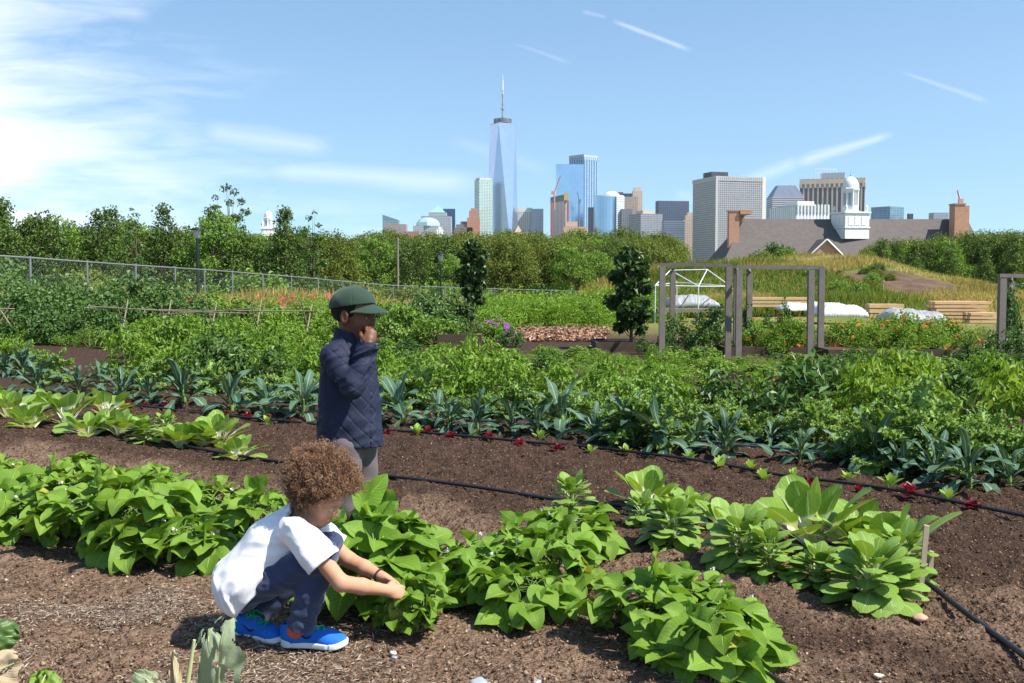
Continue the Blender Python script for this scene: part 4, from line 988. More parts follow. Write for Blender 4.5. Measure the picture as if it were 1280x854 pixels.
# ============================================================ lamp posts and pole
lm = simple('black_lamp_metal', (.035, .04, .045), .4, .5, metal=.6, bump=0); lgm = simple('lamp_glass', (.6, .62, .62), .2, .5, var=.05, bump=0)
def lamp(px, Y, ty, lab):
    x = (px - 640) / 1350 * Y; z = ztf(x, Y); h = 1.35 + (345 - ty) / 1350 * Y - z
    t = thing('lamp_post', lab, 'lamp post', (x, Y, z)); k = .22 * Y / 50
    mb = MB(); tube(mb, [[0, 0, -.1], [0, 0, .5], [0, 0, h - .5 * k / .22]], [.11, .08, .06], 10); mb.build('post', lm, t)
    mb = MB(); lathe(mb, [(.05, h - .5), (.12, h - .45), (.2, h - .12), (.2, h - .1)], (0, 0, 0), 12); mb.build('lantern', lgm, t)
    mb = MB(); lathe(mb, [(.001, h), (.2, h - .02), (.34, h - .08), (.34, h - .11), (.0, h - .1)], (0, 0, 0), 14); mb.build('cap', lm, t)
lamp(248, 50, 285, 'black lamp post with a flat topped lantern among the left trees'); lamp(551, 70, 317, 'black lamp post with a lantern right of the capped child')
mb = MB(); q = P(497, 297, 78); tube(mb, [[q[0], 78, ztf(q[0], 78)], q], [.09, .07], 8); o = mb.build('wooden_pole', gw); tag(o, 'bare wooden pole standing in the thicket above the capped child', 'pole')
# ============================================================ skyline
def facade(name, wall, glass, cw=4.5, fh=4.0, wf=.6, hf=.55, gl_rough=.25, metal=.0, band=None, var=.15):
    """cw column pitch, fh storey height in metres, wf/hf share of glass; coordinates come from the luv attribute in metres"""
    m, nt, out = newmat(name); b = NB(nt); u, v, _ = b.sep(b.attr('luv', 'Vector'))
    fu = b.math('FRACT', b.math('DIVIDE', u, cw)); fv = b.math('FRACT', b.math('DIVIDE', v, fh))
    g = b.math('MULTIPLY', b.math('LESS_THAN', fu, wf), b.math('LESS_THAN', fv, hf)) 
    n = b.noise(.05, 3, b.obj())
    wn = b.n('ShaderNodeTexWhiteNoise', noise_dimensions='2D')
    b.set(wn.inputs['Vector'], b.comb(b.math('FLOOR', b.math('DIVIDE', u, cw)), b.math('FLOOR', b.math('DIVIDE', v, fh)), 0.0))
    gc = b.mix(b.math('MULTIPLY', wn.outputs[0], .5), glass, tuple(min(1, x * (1 + 3 * var) + .05) for x in glass))
    wc = b.mix(n, tuple(x * (1 - var) for x in wall), tuple(min(1, x * (1 + var)) for x in wall))
    if band: wc = b.mix(b.math('LESS_THAN', b.math('FRACT', b.math('DIVIDE', v, band[0])), band[1]), wc, band[2])
    col = b.mix(g, wc, gc)
    b.pbsdf(out, col, b.math('SUBTRACT', .8, b.math('MULTIPLY', g, .8 - gl_rough)), .5, b.math('MULTIPLY', g, metal))
    return m
def glassm(name, col, rough=.12, metal=.85, fh=4.0, line=.25):
    m, nt, out = newmat(name); b = NB(nt); u, v, _ = b.sep(b.attr('luv', 'Vector'))
    fv = b.math('LESS_THAN', b.math('FRACT', b.math('DIVIDE', v, fh)), .25); fu = b.math('LESS_THAN', b.math('FRACT', b.math('DIVIDE', u, fh * 1.7)), .15)
    k = b.math('MULTIPLY', b.math('MAXIMUM', fv, fu), line)
    n = b.noise(.03, 3, b.obj()); c = b.mix(n, tuple(x * .85 for x in col), tuple(min(1, x * 1.15) for x in col))
    c = b.mix(k, c, tuple(x * .45 for x in col)); b.pbsdf(out, c, rough, .6, metal); return m
RF = simple('roof_surface', (.25, .25, .26), .9, .1, bump=0)
DK = simple('dark_machinery', (.06, .065, .075), .7, .2, bump=0)
WHI = simple('white_paint', (.74, .75, .76), .5, .4, var=.04, bump=0)

def prism(mb, base, z0, z1, mi=0, top=None, cap=True, capmi=None):
    """vertical prism over a ccw footprint; top optionally another footprint"""
    base = np.asarray(base, float); top = base if top is None else np.asarray(top, float); n = len(base); u = 0
    for i in range(n):
        j = (i + 1) % n; L = np.linalg.norm(base[j] - base[i])
        if L < 1e-6 and np.linalg.norm(top[j] - top[i]) < 1e-6: continue
        v = [[*base[i], z0], [*base[j], z0], [*top[j], z1], [*top[i], z1]]
        mb.add(v, [[0, 1, 2, 3]], [[u, z0], [u + L, z0], [u + L, z1], [u, z1]], .5, mi); u += L
    if cap:
        mb.add([[*p, z1] for p in top], [list(range(n))], None, .5, mi if capmi is None else capmi)
def foot(xl, xc, xr, D, phi=.5):
    k = D / F
    if xc is None: w = (xr - xl) * k; return np.array([[-w / 2, 0], [w / 2, 0], [w / 2, w * .8], [-w / 2, w * .8]]), (xl + xr) / 2
    wr = (xr - xc) * k / cos(phi); wl = (xc - xl) * k / sin(phi)
    dr = np.array([cos(phi), sin(phi)]) * wr; dl = np.array([-sin(phi), cos(phi)]) * wl
    return np.array([[0, 0], dr, dr + dl, dl]), xc
def zpx(py, D): return H + (345 - py) / F * D
def bld(nm, lab, xl, xc, xr, yt, D, mats, phi=.5, roof=RF, pent=None, cat='skyscraper', crown=None):
    f, cx = foot(xl, xc, xr, D, phi); o = thing(nm, lab, cat, ((cx - CX) / F * D, D, -2)); z = zpx(yt, D) + 2
    mb = MB(); prism(mb, f, 0, z, cap=False); mb.build('facade', mats, o, smooth=False)
    c = f.mean(0); mb = MB(); prism(mb, c + (f - c) * 1.0, z, z + .6); mb.build('roof', roof, o, smooth=False)
    if crown:  # projecting cornice
        mb = MB(); prism(mb, c + (f - c) * 1.015, z - crown[0], z + 1.2); mb.build('cornice', crown[1], o, smooth=False)
    for p in (pent or []):      # (shrink, height, mat)
        mb = MB(); ff = c + np.array(p[3] if len(p) > 3 else (0, 0)) + (f - c) * p[0]; prism(mb, ff, z + .6, z + .6 + p[1]); mb.build('penthouse', p[2], o, smooth=False)
    return o, f, z
BR = (.32, .20, .15)
g_teal = facade('teal_glass', (.30, .38, .40), (.10, .19, .22), 5, 4.2, .8, .7)
g_mir = glassm('mirror_glass', (.42, .60, .80))
g_dk = facade('dark_glass_tower', (.045, .06, .09), (.02, .035, .06), 6, 4, .7, .65)
# left group
o, f, z = bld('glass_tower', 'low teal glass building with slanted top at the left end of the skyline', 479, None, 499, 276, 2700, g_teal, cat='office building')
mb = MB(); w = f[:, 0].max(); z2 = z + 14; mb.add([[-w, 0, z + .6], [w, 0, z + .6], [-w, 0, z2], [-w, 30, z + .6], [w, 30, z + .6], [-w, 30, z2]], [[0, 1, 2], [5, 4, 3]]); mb.add([[w, 0, z + .6], [w, 30, z + .6], [-w, 30, z2], [-w, 0, z2]], [[0, 1, 2, 3]]); mb.add([[-w, 0, z + .6], [-w, 0, z2], [-w, 30, z2], [-w, 30, z + .6]], [[0, 1, 2, 3]]); mb.build('slanted_top', g_teal, o, smooth=False)
bld('brick_building', 'low grey and red brick building before the teal glass one', 482, None, 508, 281, 2600, facade('brick_grey', (.36, .27, .26), (.16, .15, .17), 4, 3.5, .5, .5), cat='office building')
bld('brick_building', 'small reddish brick building left of the green pyramid roof', 507, None, 524, 290, 2580, facade('brick_red', (.38, .17, .12), (.14, .12, .13), 4, 3.5, .4, .5), cat='office building')
# office blocks with copper pyramid tops
cop = simple('green_copper', (.24, .44, .37), .6, .3, bump=0)
g_wfc = facade('grey_office_grid', (.42, .44, .46), (.18, .23, .28), 4.5, 4, .55, .5)
o, f, z = bld('office_tower', 'stepped grey office tower with a green copper pyramid roof', 527, None, 564, 271, 2750, g_wfc, cat='office building')
k = 2750 / F
def pyr(o, cx, w, z0, z1, top=.12, mat=cop, nm='pyramid_roof', dy=20):
    mb = MB(); b_ = np.array([[-w, -w], [w, -w], [w, w], [-w, w]]) + [cx, dy + w * .5]; c_ = b_.mean(0); prism(mb, b_, z0, z1, top=c_ + (b_ - c_) * top); mb.build(nm, mat, o, smooth=False)
mb = MB(); prism(mb, np.array([[-19, 10], [25, 10], [25, 60], [-19, 60]]), z + .6, z + 10); mb.build('upper_storeys', g_wfc, o, smooth=False)
pyr(o, 3, 21, z + 10, z + 29, .05)
o, f, z = bld('office_tower', 'lower grey office block with a flatter green dome left of the pyramid roof', 517, None, 552, 283, 2650, g_wfc, cat='office building')
mb = MB(); lathe(mb, [(30, 0), (28, 9), (22, 16), (12, 20), (.1, 22)], (0, 26, z + .6), 8); mb.build('dome', facade('pale_copper', (.40, .50, .50), (.3, .42, .42), 6, 4, .5, .5), o, smooth=False)
bld('glass_tower', 'blue glass building with slanted top right of the green pyramid roof', 554, None, 569, 262, 2850, facade('blue_glass', (.12, .24, .40), (.07, .16, .30), 4, 4, .7, .6), cat='office building')
o, f, z = bld('stone_tower', 'dark brown stone tower with a jagged crown', 568, None, 591, 285, 2500, facade('dark_brownstone', (.20, .16, .16), (.09, .08, .10), 3.5, 3.5, .45, .5), pent=[(.8, 7, simple('brownstone', (.2, .16, .16), bump=0)), (.35, 14, simple('brownstone_top', (.17, .14, .14), bump=0))], cat='tower')
or_m = facade('orange_brick', (.46, .22, .15), (.34, .15, .11), 4, 3.6, .35, .45)
o, f, z = bld('orange_brick_tower', 'stepped orange brick tower beside the green glass tower', 584, None, 600, 273, 2500, or_m, pent=[(.7, 16, or_m), (.45, 22, or_m)], cat='tower')
g_green = facade('green_glass_grid', (.48, .56, .54), (.16, .30, .30), 4.4, 3.6, .62, .62, .15, .4)
bld('green_glass_tower', 'green glass apartment tower left of the tallest tower', 593, 599, 616, 226, 2650, g_green, .45, pent=[(.85, 5, simple('pale_crown', (.5, .52, .5), bump=0))])
# the tallest tower
def tall_tower():
    D = 2770; kk = D / F; xc = (628.5 - CX) * kk; zt_ = zpx(158, D) + 2; zb = 52.0
    o = thing('tallest_tower', 'tallest glass tower with tapering triangular faces and a spire', 'skyscraper', (xc, D, -2))
    s = 34.5; a0 = R(28)
    # top square: corner at left-centre facing the camera; base square turned by 45 degrees
    tc = [np.array([cos(a), sin(a)]) * s * 1.0 for a in [a0 - R(135) + i * pi / 2 for i in range(4)]]
    bc = [np.array([cos(a), sin(a)]) * s * 1.33 for a in [a0 - R(180) + i * pi / 2 for i in range(4)]]
    mats = [glassm('tower_glass_%s' % n, c, .16, .8, 4.0, .15) for n, c in (('sheer', (.50, .60, .76)),)]
    mb = MB(); prism(mb, bc, 0, zb, cap=False); mb.build('base_block', mats[0], o, smooth=False)
    for i in range(4):
        b0, b1, t0, t1 = bc[i], bc[(i + 1) % 4], tc[i], tc[(i + 1) % 4]
        mb = MB()
        def tri(p): 
            p = np.array(p); e = norm(p[1] - p[0]); mb.add(p, [[0, 1, 2]], [[np.dot(q - p[0], e), q[2]] for q in p])
        tri([[*b0, zb], [*b1, zb], [*t0, zt_]]); mb.build('rising_face', mats[0], o, smooth=False)
        mb = MB(); tri([[*t0, zt_], [*b1, zb], [*t1, zt_]]) ; mb.build('falling_face', mats[0], o, smooth=False)
    mb = MB(); prism(mb, tc, zt_, zt_ + 1); mb.build('roof', RF, o, smooth=False)
    for zz in (.93, .72):
        pass
    mb = MB()
    for h0 in (3, 7, 11): lathe(mb, [(19, zt_ + h0), (23, zt_ + h0), (23, zt_ + h0 + 2.2), (19, zt_ + h0 + 2.2), (19, zt_ + h0)], (0, 0, 0), 24)
    lathe(mb, [(14, zt_ + 1), (14, zt_ + 12), (0, zt_ + 12.2)], (0, 0, 0), 16); mb.build('crown_ring', simple('grey_machinery', (.16, .18, .22), .6, .3, bump=0), o, smooth=False)
    z1 = zpx(97, D) + 2
    mb = MB(); tube(mb, [[0, 0, zt_ + 12], [0, 0, zt_ + (z1 - zt_) * .45], [0, 0, z1 - 22]], [2.2, 1.8, 1.0], 8)
    for q, r_ in ((.14, 3.6), (.3, 5.0), (.4, 3.0), (.55, 3.0), (.66, 2.6)): lathe(mb, [(.5, zt_ + (z1 - zt_) * q), (r_, zt_ + (z1 - zt_) * q), (r_, zt_ + (z1 - zt_) * q + 2.5), (.5, zt_ + (z1 - zt_) * q + 2.5)], (0, 0, 0), 10)
    mb.build('mast', simple('mast_steel', (.28, .3, .36), .5, bump=0), o, smooth=False)
    mb = MB(); tube(mb, [[0, 0, zt_ + (z1 - zt_) * .62], [0, 0, z1 - 14]], [2.0, 1.7], 8); tube(mb, [[0, 0, z1 - 14], [0, 0, z1]], [1.1, .5], 6); mb.build('spire', WHI, o, smooth=False)
tall_tower()
bld('white_office_building', 'white office block with tall window columns right of the tallest tower', 643, None, 664.5, 261, 2800, facade('white_columns', (.62, .62, .60), (.30, .33, .38), 5.5, 4, .42, .75), crown=(10, WHI), cat='office building')
bld('blue_grey_office_building', 'blue grey office block beside the white one', 664.8, None, 679, 262, 2790, facade('blue_grey_grid', (.46, .50, .60), (.25, .31, .42), 3.5, 3.6, .5, .6), cat='office building')
o, f, z = bld('tan_building', 'low tan stone building with a small pyramid at the foot of the tallest tower', 638, None, 660, 291, 2450, facade('tan_stone', (.52, .38, .28), (.24, .19, .17), 4, 3.6, .4, .5), cat='office building'); pyr(o, -2, 9, z, z + 16, .05, simple('tan_roof', (.46, .34, .26), bump=0), 'roof_peak', 8)
# mirror slab, tall tower behind, construction tower
bld('tall_glass_tower', 'tall blue glass tower behind the mirror slab', 712, 729, 747.5, 195, 2900, facade('deep_blue_glass', (.28, .42, .60), (.09, .17, .29), 9, 4.2, .55, .9, .15, .7), .7, crown=(13, facade('open_crown', (.42, .50, .60), (.12, .2, .3), 7, 13, .5, .7)))
bld('mirror_glass_slab', 'pale mirror glass slab reflecting the sky', 695, None, 729, 207, 2750, g_mir)
o, f, z = bld('construction_tower', 'white and red tower under construction with a yellow top', 689.5, 705, 710, 252, 2450, facade('bare_concrete', (.66, .58, .56), (.20, .11, .12), 9, 4, .38, 1.01), .3, pent=[(1.0, 14, facade('dark_top_floor', (.12, .12, .14), (.05, .05, .06), 4, 4, .5, .6))], cat='tower')
kk = 2450 / F
for x_, c_, nm_ in ((-28.0, (.42, .10, .11), 'red_hoist'), (9.0, (.50, .14, .13), 'red_hoist')):
    mb = MB(); box(mb, (x_, -1.5 if x_ < 0 else 2, z * .5), (3.5, 3, z)); mb.build(nm_, simple('hoist_red', c_, bump=0), o, smooth=False)
mb = MB(); box(mb, (4, 2, z + 10), (9, 8, 18)); mb.build('yellow_platform', simple('safety_yellow', (.55, .36, .10), bump=0), o, smooth=False)
def crane(px0, py0, px1, py1, pb, D, col, lab):
    a = P(px0, pb, D); b_ = P(px0, py0, D); c = P(px1, py1, D); o = thing('tower_crane', lab, 'crane', tuple(a)); m = simple('crane_paint', col, bump=0)
    q = a
    mb = MB(); tube(mb, [a - q, b_ - q], 1.6, 4); mb.build('mast', m, o, smooth=False)
    mb = MB(); tube(mb, [b_ - q, c - q], 1.3, 4); mb.build('jib', m, o, smooth=False)
    mb = MB(); e = b_ + (b_ - c) * .28; e[2] = b_[2] + 1; tube(mb, [b_ - q, e - q], 1.8, 4); box(mb, e - q - [0, 0, 3], (6, 4, 7)); mb.build('counter_jib', m, o, smooth=False)
crane(693, 240, 701, 220, 262, 2430, (.50, .25, .17), 'orange crane leaning over the construction tower')
crane(724, 250, 722, 240, 300, 2600, (.16, .18, .24), 'small dark crane before the mirror slab')
crane(1200, 250, 1197, 238, 265, 1500, (.5, .28, .26), 'pink red crane above the right brick chimney')
o, f, z = bld('tan_building', 'stepped tan brick building right of the construction tower', 704, None, 734, 284, 2350, facade('tan_brick', (.60, .40, .28), (.26, .19, .16), 4, 3.6, .4, .5), pent=[(.5, 11, simple('tan_top', (.6, .42, .3), bump=0), (-8, 0))], cat='office building')
bld('dark_tower', 'narrow dark tower left of the rounded glass building', 735, None, 744.5, 260, 2500, g_dk, cat='tower')
# rounded glass building
def rounded():
    D = 2350; k = D / F; o = thing('rounded_glass_building', 'rounded blue glass building with a white dome on its roof', 'office building', ((762 - CX) * k, D, -2)); z = zpx(246, D) + 2
    a = np.linspace(pi, 2 * pi, 19); fp = [np.array([cos(t) * 18.3 * k, sin(t) * 14 * k * .9 + 26]) for t in a] + [np.array([18.3 * k, 50]), np.array([-18.3 * k, 50])]
    mb = MB(); prism(mb, fp, 0, z, cap=False); mb.build('facade', glassm('curved_glass', (.40, .60, .80), .2, .7, 4, .35), o, smooth=False)
    mb = MB(); prism(mb, [p * 1.0 for p in fp], z, z + 2.5); mb.build('roof', WHI, o, smooth=False)
    mb = MB(); prism(mb, [np.array(q) for q in ((8 * k, 2), (18.6 * k, 14), (18.6 * k, 22), (8 * k, 10))], 0, z + 1); mb.build('striped_wing', facade('white_stripes', (.74, .75, .76), (.22, .3, .4), 40, 4, 1.1, .45), o, smooth=False)
    mb = MB(); lathe(mb, [(17, z + 2), (17, z + 5), (13, z + 9), (7, z + 12), (.1, z + 13)], (6, 30, 0), 16); mb.build('dome', WHI, o)
    mb = MB(); box(mb, (24, 34, z + 6), (14, 12, 9)); mb.build('penthouse', DK, o, smooth=False)
rounded()
# cluster to the right
tan = facade('tan_tower', (.60, .46, .36), (.30, .25, .22), 4, 3.6, .4, .5)
bld('dark_blue_tower', 'dark blue tower behind the slim tan towers', 774, None, 801, 243, 2650, g_dk, cat='tower')
bld('slim_tan_tower', 'slim pale tan tower with a stepped top', 790, None, 802, 240, 2600, tan, pent=[(.7, 9, simple('tan_cap', (.62, .48, .38), bump=0))], cat='tower')
bld('brown_stone_tower', 'brown stone tower right of the rounded glass building', 780, None, 796, 247, 2500, facade('brown_tower', (.42, .32, .26), (.17, .15, .15), 4, 3.6, .45, .5), cat='tower')
bld('grey_tower', 'dark grey office block in front of the brown stone tower', 776, None, 790, 262, 2350, facade('grey_grid2', (.22, .23, .26), (.08, .09, .12), 4, 3.6, .6, .5), cat='office building')
bld('gridded_office_block', 'grey gridded office block with a dark left side', 788, 800, 829, 268, 2250, facade('grey_grid', (.30, .32, .36), (.09, .11, .16), 3.6, 3.8, .6, .55), .4, pent=[(.55, 7, simple('tan_cap2', (.56, .45, .36), bump=0))], cat='office building')
bld('black_slab', 'black glass slab building left of the big grey slab', 820, 822, 861, 252, 2500, facade('black_slab', (.075, .10, .16), (.035, .055, .10), 5, 4, .6, .6), .15, cat='office building')
bld('blue_office_block', 'low blue grey office block before the black slab', 829, None, 855, 277, 2200, facade('blue_lowblock', (.22, .28, .36), (.07, .10, .15), 200, 3.8, 1.1, .55), cat='office building')
bld('tan_building', 'small tan stepped building left of the big grey slab', 853, None, 874, 276, 2250, tan, pent=[(.7, 10, tan), (.45, 16, tan)], cat='office building')
# big grey slab
g_slab = facade('concrete_grid', (.34, .34, .36), (.09, .10, .13), 4.2, 4.0, .62, .58)
o, f, z = bld('grey_slab_tower', 'big grey gridded slab tower left of the white cupola', 875, 893, 955, 222, 2000, g_slab, .28, pent=[(.36, 12, DK, (-22, 0))], crown=(7, facade('slab_crown', (.42, .42, .42), (.2, .2, .22), 4.2, 9, .5, .55)))
mb = MB(); prism(mb, np.array([[0, -1.5], [4.5, -.2], [4.2, 1], [-.6, .5]]), 0, z); mb.build('corner_pier', simple('pale_pier', (.45, .45, .45), bump=0), o, smooth=False)
tr_m = simple('slab_sunlit_paint', (.72, .66, .58), bump=0); e0 = f[1]; d_ = norm(f[2] - f[1]); mb = MB(); prism(mb, np.array([e0 + [.2, 0], e0 + [6.5, 1.2], e0 + [6.5, 1.2] + d_ * 30, e0 + d_ * 30 + [.2, 0]]), 0, z + 2); mb.build('sunlit_side_strip', tr_m, o, smooth=False)  # pale beige strip down the right side, sunlight put into its colour
# tower with truncated pyramid roof
o, f, z = bld('striped_tower', 'striped grey tower with a dark truncated pyramid roof', 963.5, None, 1003, 247, 2100, facade('grey_stripes', (.42, .43, .46), (.10, .12, .17), 60, 4, 1.1, .5), cat='tower')
mb = MB(); c = f.mean(0); prism(mb, c + (f - c) * .98, z + .6, z + 23, top=c + (f - c) * .55); mb.build('pyramid_roof', facade('slate_roof', (.15, .18, .25), (.1, .13, .2), 3, 50, .5, 1.1), o, smooth=False)
# white ribbed building
o, f, z = bld('white_ribbed_building', 'white ribbed building with slim fins in front of the brown tower', 974, 993, 1039, 258, 1800, facade('white_ribs', (.72, .73, .76), (.36, .39, .48), 6.3, 500, .55, 1.1), .3, pent=[(.5, 9, WHI)], cat='office building')
mb = MB(); u = f[1] - f[0]; n_ = 10
for i in range(n_): q = f[0] + u * (i + .5) / n_ + np.array([.4, -1.4]); box(mb, (*q, z - 4), (2.8, 2.2, 14))
mb.build('crenellated_fins', WHI, o, smooth=False)
# big brown tower
g_brown = facade('brown_fins', (.62, .47, .36), (.055, .055, .075), 9.0, 500, .66, 1.1)
o, f, z = bld('brown_slab_tower', 'big brown slab tower with dark vertical windows behind the white cupola', 1004, 1079, 1094, 224, 2100, g_brown, .0001 + 1.15, crown=None, cat='skyscraper') if False else bld('brown_slab_tower', 'big brown slab tower with dark vertical windows behind the white cupola', 1004, 1078, 1094, 224, 2100, g_brown, 1.25, crown=(16, facade('brown_crown', (.66, .50, .38), (.16, .13, .13), 9, 16, .6, .45)), pent=[(.38, 14, simple('grey_plant', (.45, .47, .5), bump=0))])
mb = MB(); c = f.mean(0)
for i in range(8):
    a = c + np.array([-38 + i * 6, -8]); tube(mb, [[*a, z], [*a, z + 22]], .45, 4)
for zz in (14, 22): tube(mb, [[c[0] - 38, c[1] - 8, z + zz], [c[0] + 4, c[1] - 8, z + zz]], .45, 4)
mb.build('roof_scaffold', simple('pale_scaffold', (.62, .68, .68), bump=0), o, smooth=False)
bld('dark_glass_block', 'low dark glass block right of the brown slab tower', 1094, 1110, 1133, 259, 1900, facade('dk_teal_glass', (.17, .26, .33), (.10, .19, .27), 9, 4, .85, .8, .15, .3), .6, cat='office building')
bld('distant_office_block', 'small blue grey office block left of the right brick chimney', 1164, None, 1183, 267, 1700, facade('tinyblock', (.30, .34, .42), (.16, .20, .28), 4, 4, .6, .55), cat='office building')
bld('distant_office_block', 'small pale office block just behind the right brick chimney', 1188, None, 1200, 261, 1600, facade('tinyblock2', (.52, .52, .56), (.28, .3, .36), 4, 4, .6, .55), cat='office building')
bld('distant_office_block', 'tiny dark block between the glass block and the office block', 1133, None, 1139, 268, 1900, g_dk, cat='office building')

# ============================================================ hall with cupola behind the mound
slate, nt, out = newmat('slate_roof'); b = NB(nt); u, v, _ = b.sep(b.attr('luv', 'Vector'))
bk = b.n('ShaderNodeTexBrick'); bk.inputs['Scale'].default_value = 1.0; bk.inputs['Brick Width'].default_value = .9; bk.inputs['Row Height'].default_value = .45; bk.inputs['Mortar Size'].default_value = .04
b.set(bk.inputs['Vector'], b.comb(u, v, 0.0)); bk.inputs['Color1'].default_value = (.085, .08, .082, 1); bk.inputs['Color2'].default_value = (.125, .112, .108, 1); bk.inputs['Mortar'].default_value = (.09, .085, .085, 1)
b.pbsdf(out, b.mix(b.math('MULTIPLY', b.noise(.35, 5, b.obj()), .7), bk.outputs[0], (.15, .12, .105)), .85, .2)
brick, nt, out = newmat('red_brick'); b = NB(nt); u, v, _ = b.sep(b.obj())
bk = b.n('ShaderNodeTexBrick'); bk.inputs['Brick Width'].default_value = .5; bk.inputs['Row Height'].default_value = .22; bk.inputs['Mortar Size'].default_value = .025; bk.inputs['Scale'].default_value = 1
b.set(bk.inputs['Vector'], b.comb(b.math('ADD', u, v), _, 0.0)); bk.inputs['Color1'].default_value = (.42, .19, .12, 1); bk.inputs['Color2'].default_value = (.50, .26, .17, 1); bk.inputs['Mortar'].default_value = (.42, .33, .27, 1)
b.pbsdf(out, bk.outputs[0], .9, .15)
def hall():
    D = 230.0; k = D / F; t = thing('brick_hall', 'long brick hall with a slate roof, two brick chimney stacks and a white cupola', 'building', ((1060 - CX) * k, D, -2))
    X = lambda px: (px - 1060) * k
    Z = lambda py: zpx(py, D) + 2
    zr = Z(276) + 1.0; ze = Z(322) - 1.2; dp = 11.0   # ridge is dp behind the eave
    kr = (D + dp) / F; XR = lambda px: (px - CX) * kr - (1060 - CX) * k
    zr = H + (345 - 274.5) / F * (D + dp) + 2
    xl0, xl1, xr0, xr1 = X(903), XR(928), X(1236), XR(1206)
    v = [[xl0, 0, ze], [xr0, 0, ze], [xr1, dp, zr], [xl1, dp, zr], [xl0, 2 * dp, ze], [xr0, 2 * dp, ze]]
    mb = MB(); mb.add([v[0], v[1], v[2], v[3]], [[0, 1, 2, 3]], [[0, 0], [60, 0], [60, 16], [0, 16]]); mb.add([v[5], v[4], v[3], v[2]], [[0, 1, 2, 3]], [[0, 0], [60, 0], [60, 16], [0, 16]])
    mb.add([v[4], v[0], v[3]], [[0, 1, 2]], [[0, 0], [22, 0], [11, 16]]); mb.add([v[1], v[5], v[2]], [[0, 1, 2]], [[0, 0], [22, 0], [11, 16]]); rf = mb.build('roof', slate, t, smooth=False)
    mb = MB(); prism(mb, np.array([[xl0 + .6, .6], [xr0 - .6, .6], [xr0 - .6, 2 * dp - .6], [xl0 + .6, 2 * dp - .6]]), 0, ze - .1); mb.build('wall', brick, t, smooth=False)
    mb = MB(); prism(mb, np.array([[xl0, 0], [xr0, 0], [xr0, 2 * dp], [xl0, 2 * dp]]), ze - .5, ze - .01); mb.build('cornice', WHI, t, smooth=False)
    for i in range(12):
        x = xl0 + 3 + i * (xr0 - xl0 - 6) / 11
        for zz in (2.5, 6.2):
            if zz + 2 < ze - .6:
                mb = MB(); box(mb, (x, .57, zz + 1), (1.3, .1, 2.0)); wd = mb.build('window', simple('window_glass%d' % (i * 0), (.08, .1, .12), .1, .6, bump=0) if i == 0 and zz < 3 else bpy.data.materials['window_glass0'], t, smooth=False)
    # pediment
    xa, xm, xb = X(1008), X(1029), X(1049); zp0, zp1 = Z(321), Z(299)
    mb = MB(); mb.add([[xa, -1.5, zp0], [xb, -1.5, zp0], [xm, -1.5, zp1 - .25]], [[0, 1, 2]]); mb.build('pediment', brick, t, smooth=False)
    mb = MB(); 
    for s_, e_ in ((xa - .5, 0), (xb + .5, 1)):
        q = [[s_, -1.9, zp0 - .1], [xm, -1.9, zp1], [xm, 6, zp1], [s_, 6, zp0 - .1]]
        mb.add(q, [[0, 1, 2, 3] if e_ else [3, 2, 1, 0]], [[0, 0], [0, 4], [8, 4], [8, 0]])
    mb.build('gable_roof', slate, t, smooth=False)
    mb = MB()
    for s_ in (xa - .5, xb + .5): tube(mb, [[s_, -1.95, zp0 - .25], [xm, -1.95, zp1 - .15]], .18, 4)
    mb.build('gable_trim', WHI, t, smooth=False)
    # chimneys
    def chim(x0, x1, y0, y1, pyt, pyb, lab=None):
        mb = MB(); box(mb, ((x0 + x1) / 2, (y0 + y1) / 2, (Z(pyt) + Z(pyb) - 3) / 2), (x1 - x0, y1 - y0, Z(pyt) - Z(pyb) + 3)); c = mb.build('chimney', brick, t, smooth=False)
        mb = MB(); box(mb, ((x0 + x1) / 2, (y0 + y1) / 2, Z(pyt) + .12), (x1 - x0 + .3, y1 - y0 + .3, .28)); mb.build('chimney_cap', simple('cap_stone', (.34, .26, .22), bump=0), t, smooth=False)
    chim(X(916), X(929), 5, 7, 263, 293); chim(X(936), X(944), 12, 14, 263, 275); 
    mb = MB(); box(mb, (X(937), 8.5, Z(264)), (X(944) - X(929), 8, .9)); mb.build('chimney_bridge', brick, t, smooth=False)
    chim(X(1199), X(1212), 3.5, 6.5, 255, 296); chim(X(1215), X(1225), 10, 12.5, 257, 291); mb = MB(); box(mb, (X(1216), 7.5, Z(272)), (X(1222) - X(1212), 5, 5.5)); mb.build('chimney_bridge', brick, t, smooth=False)
    return t, D, k
hall_t, hD, hk = hall()
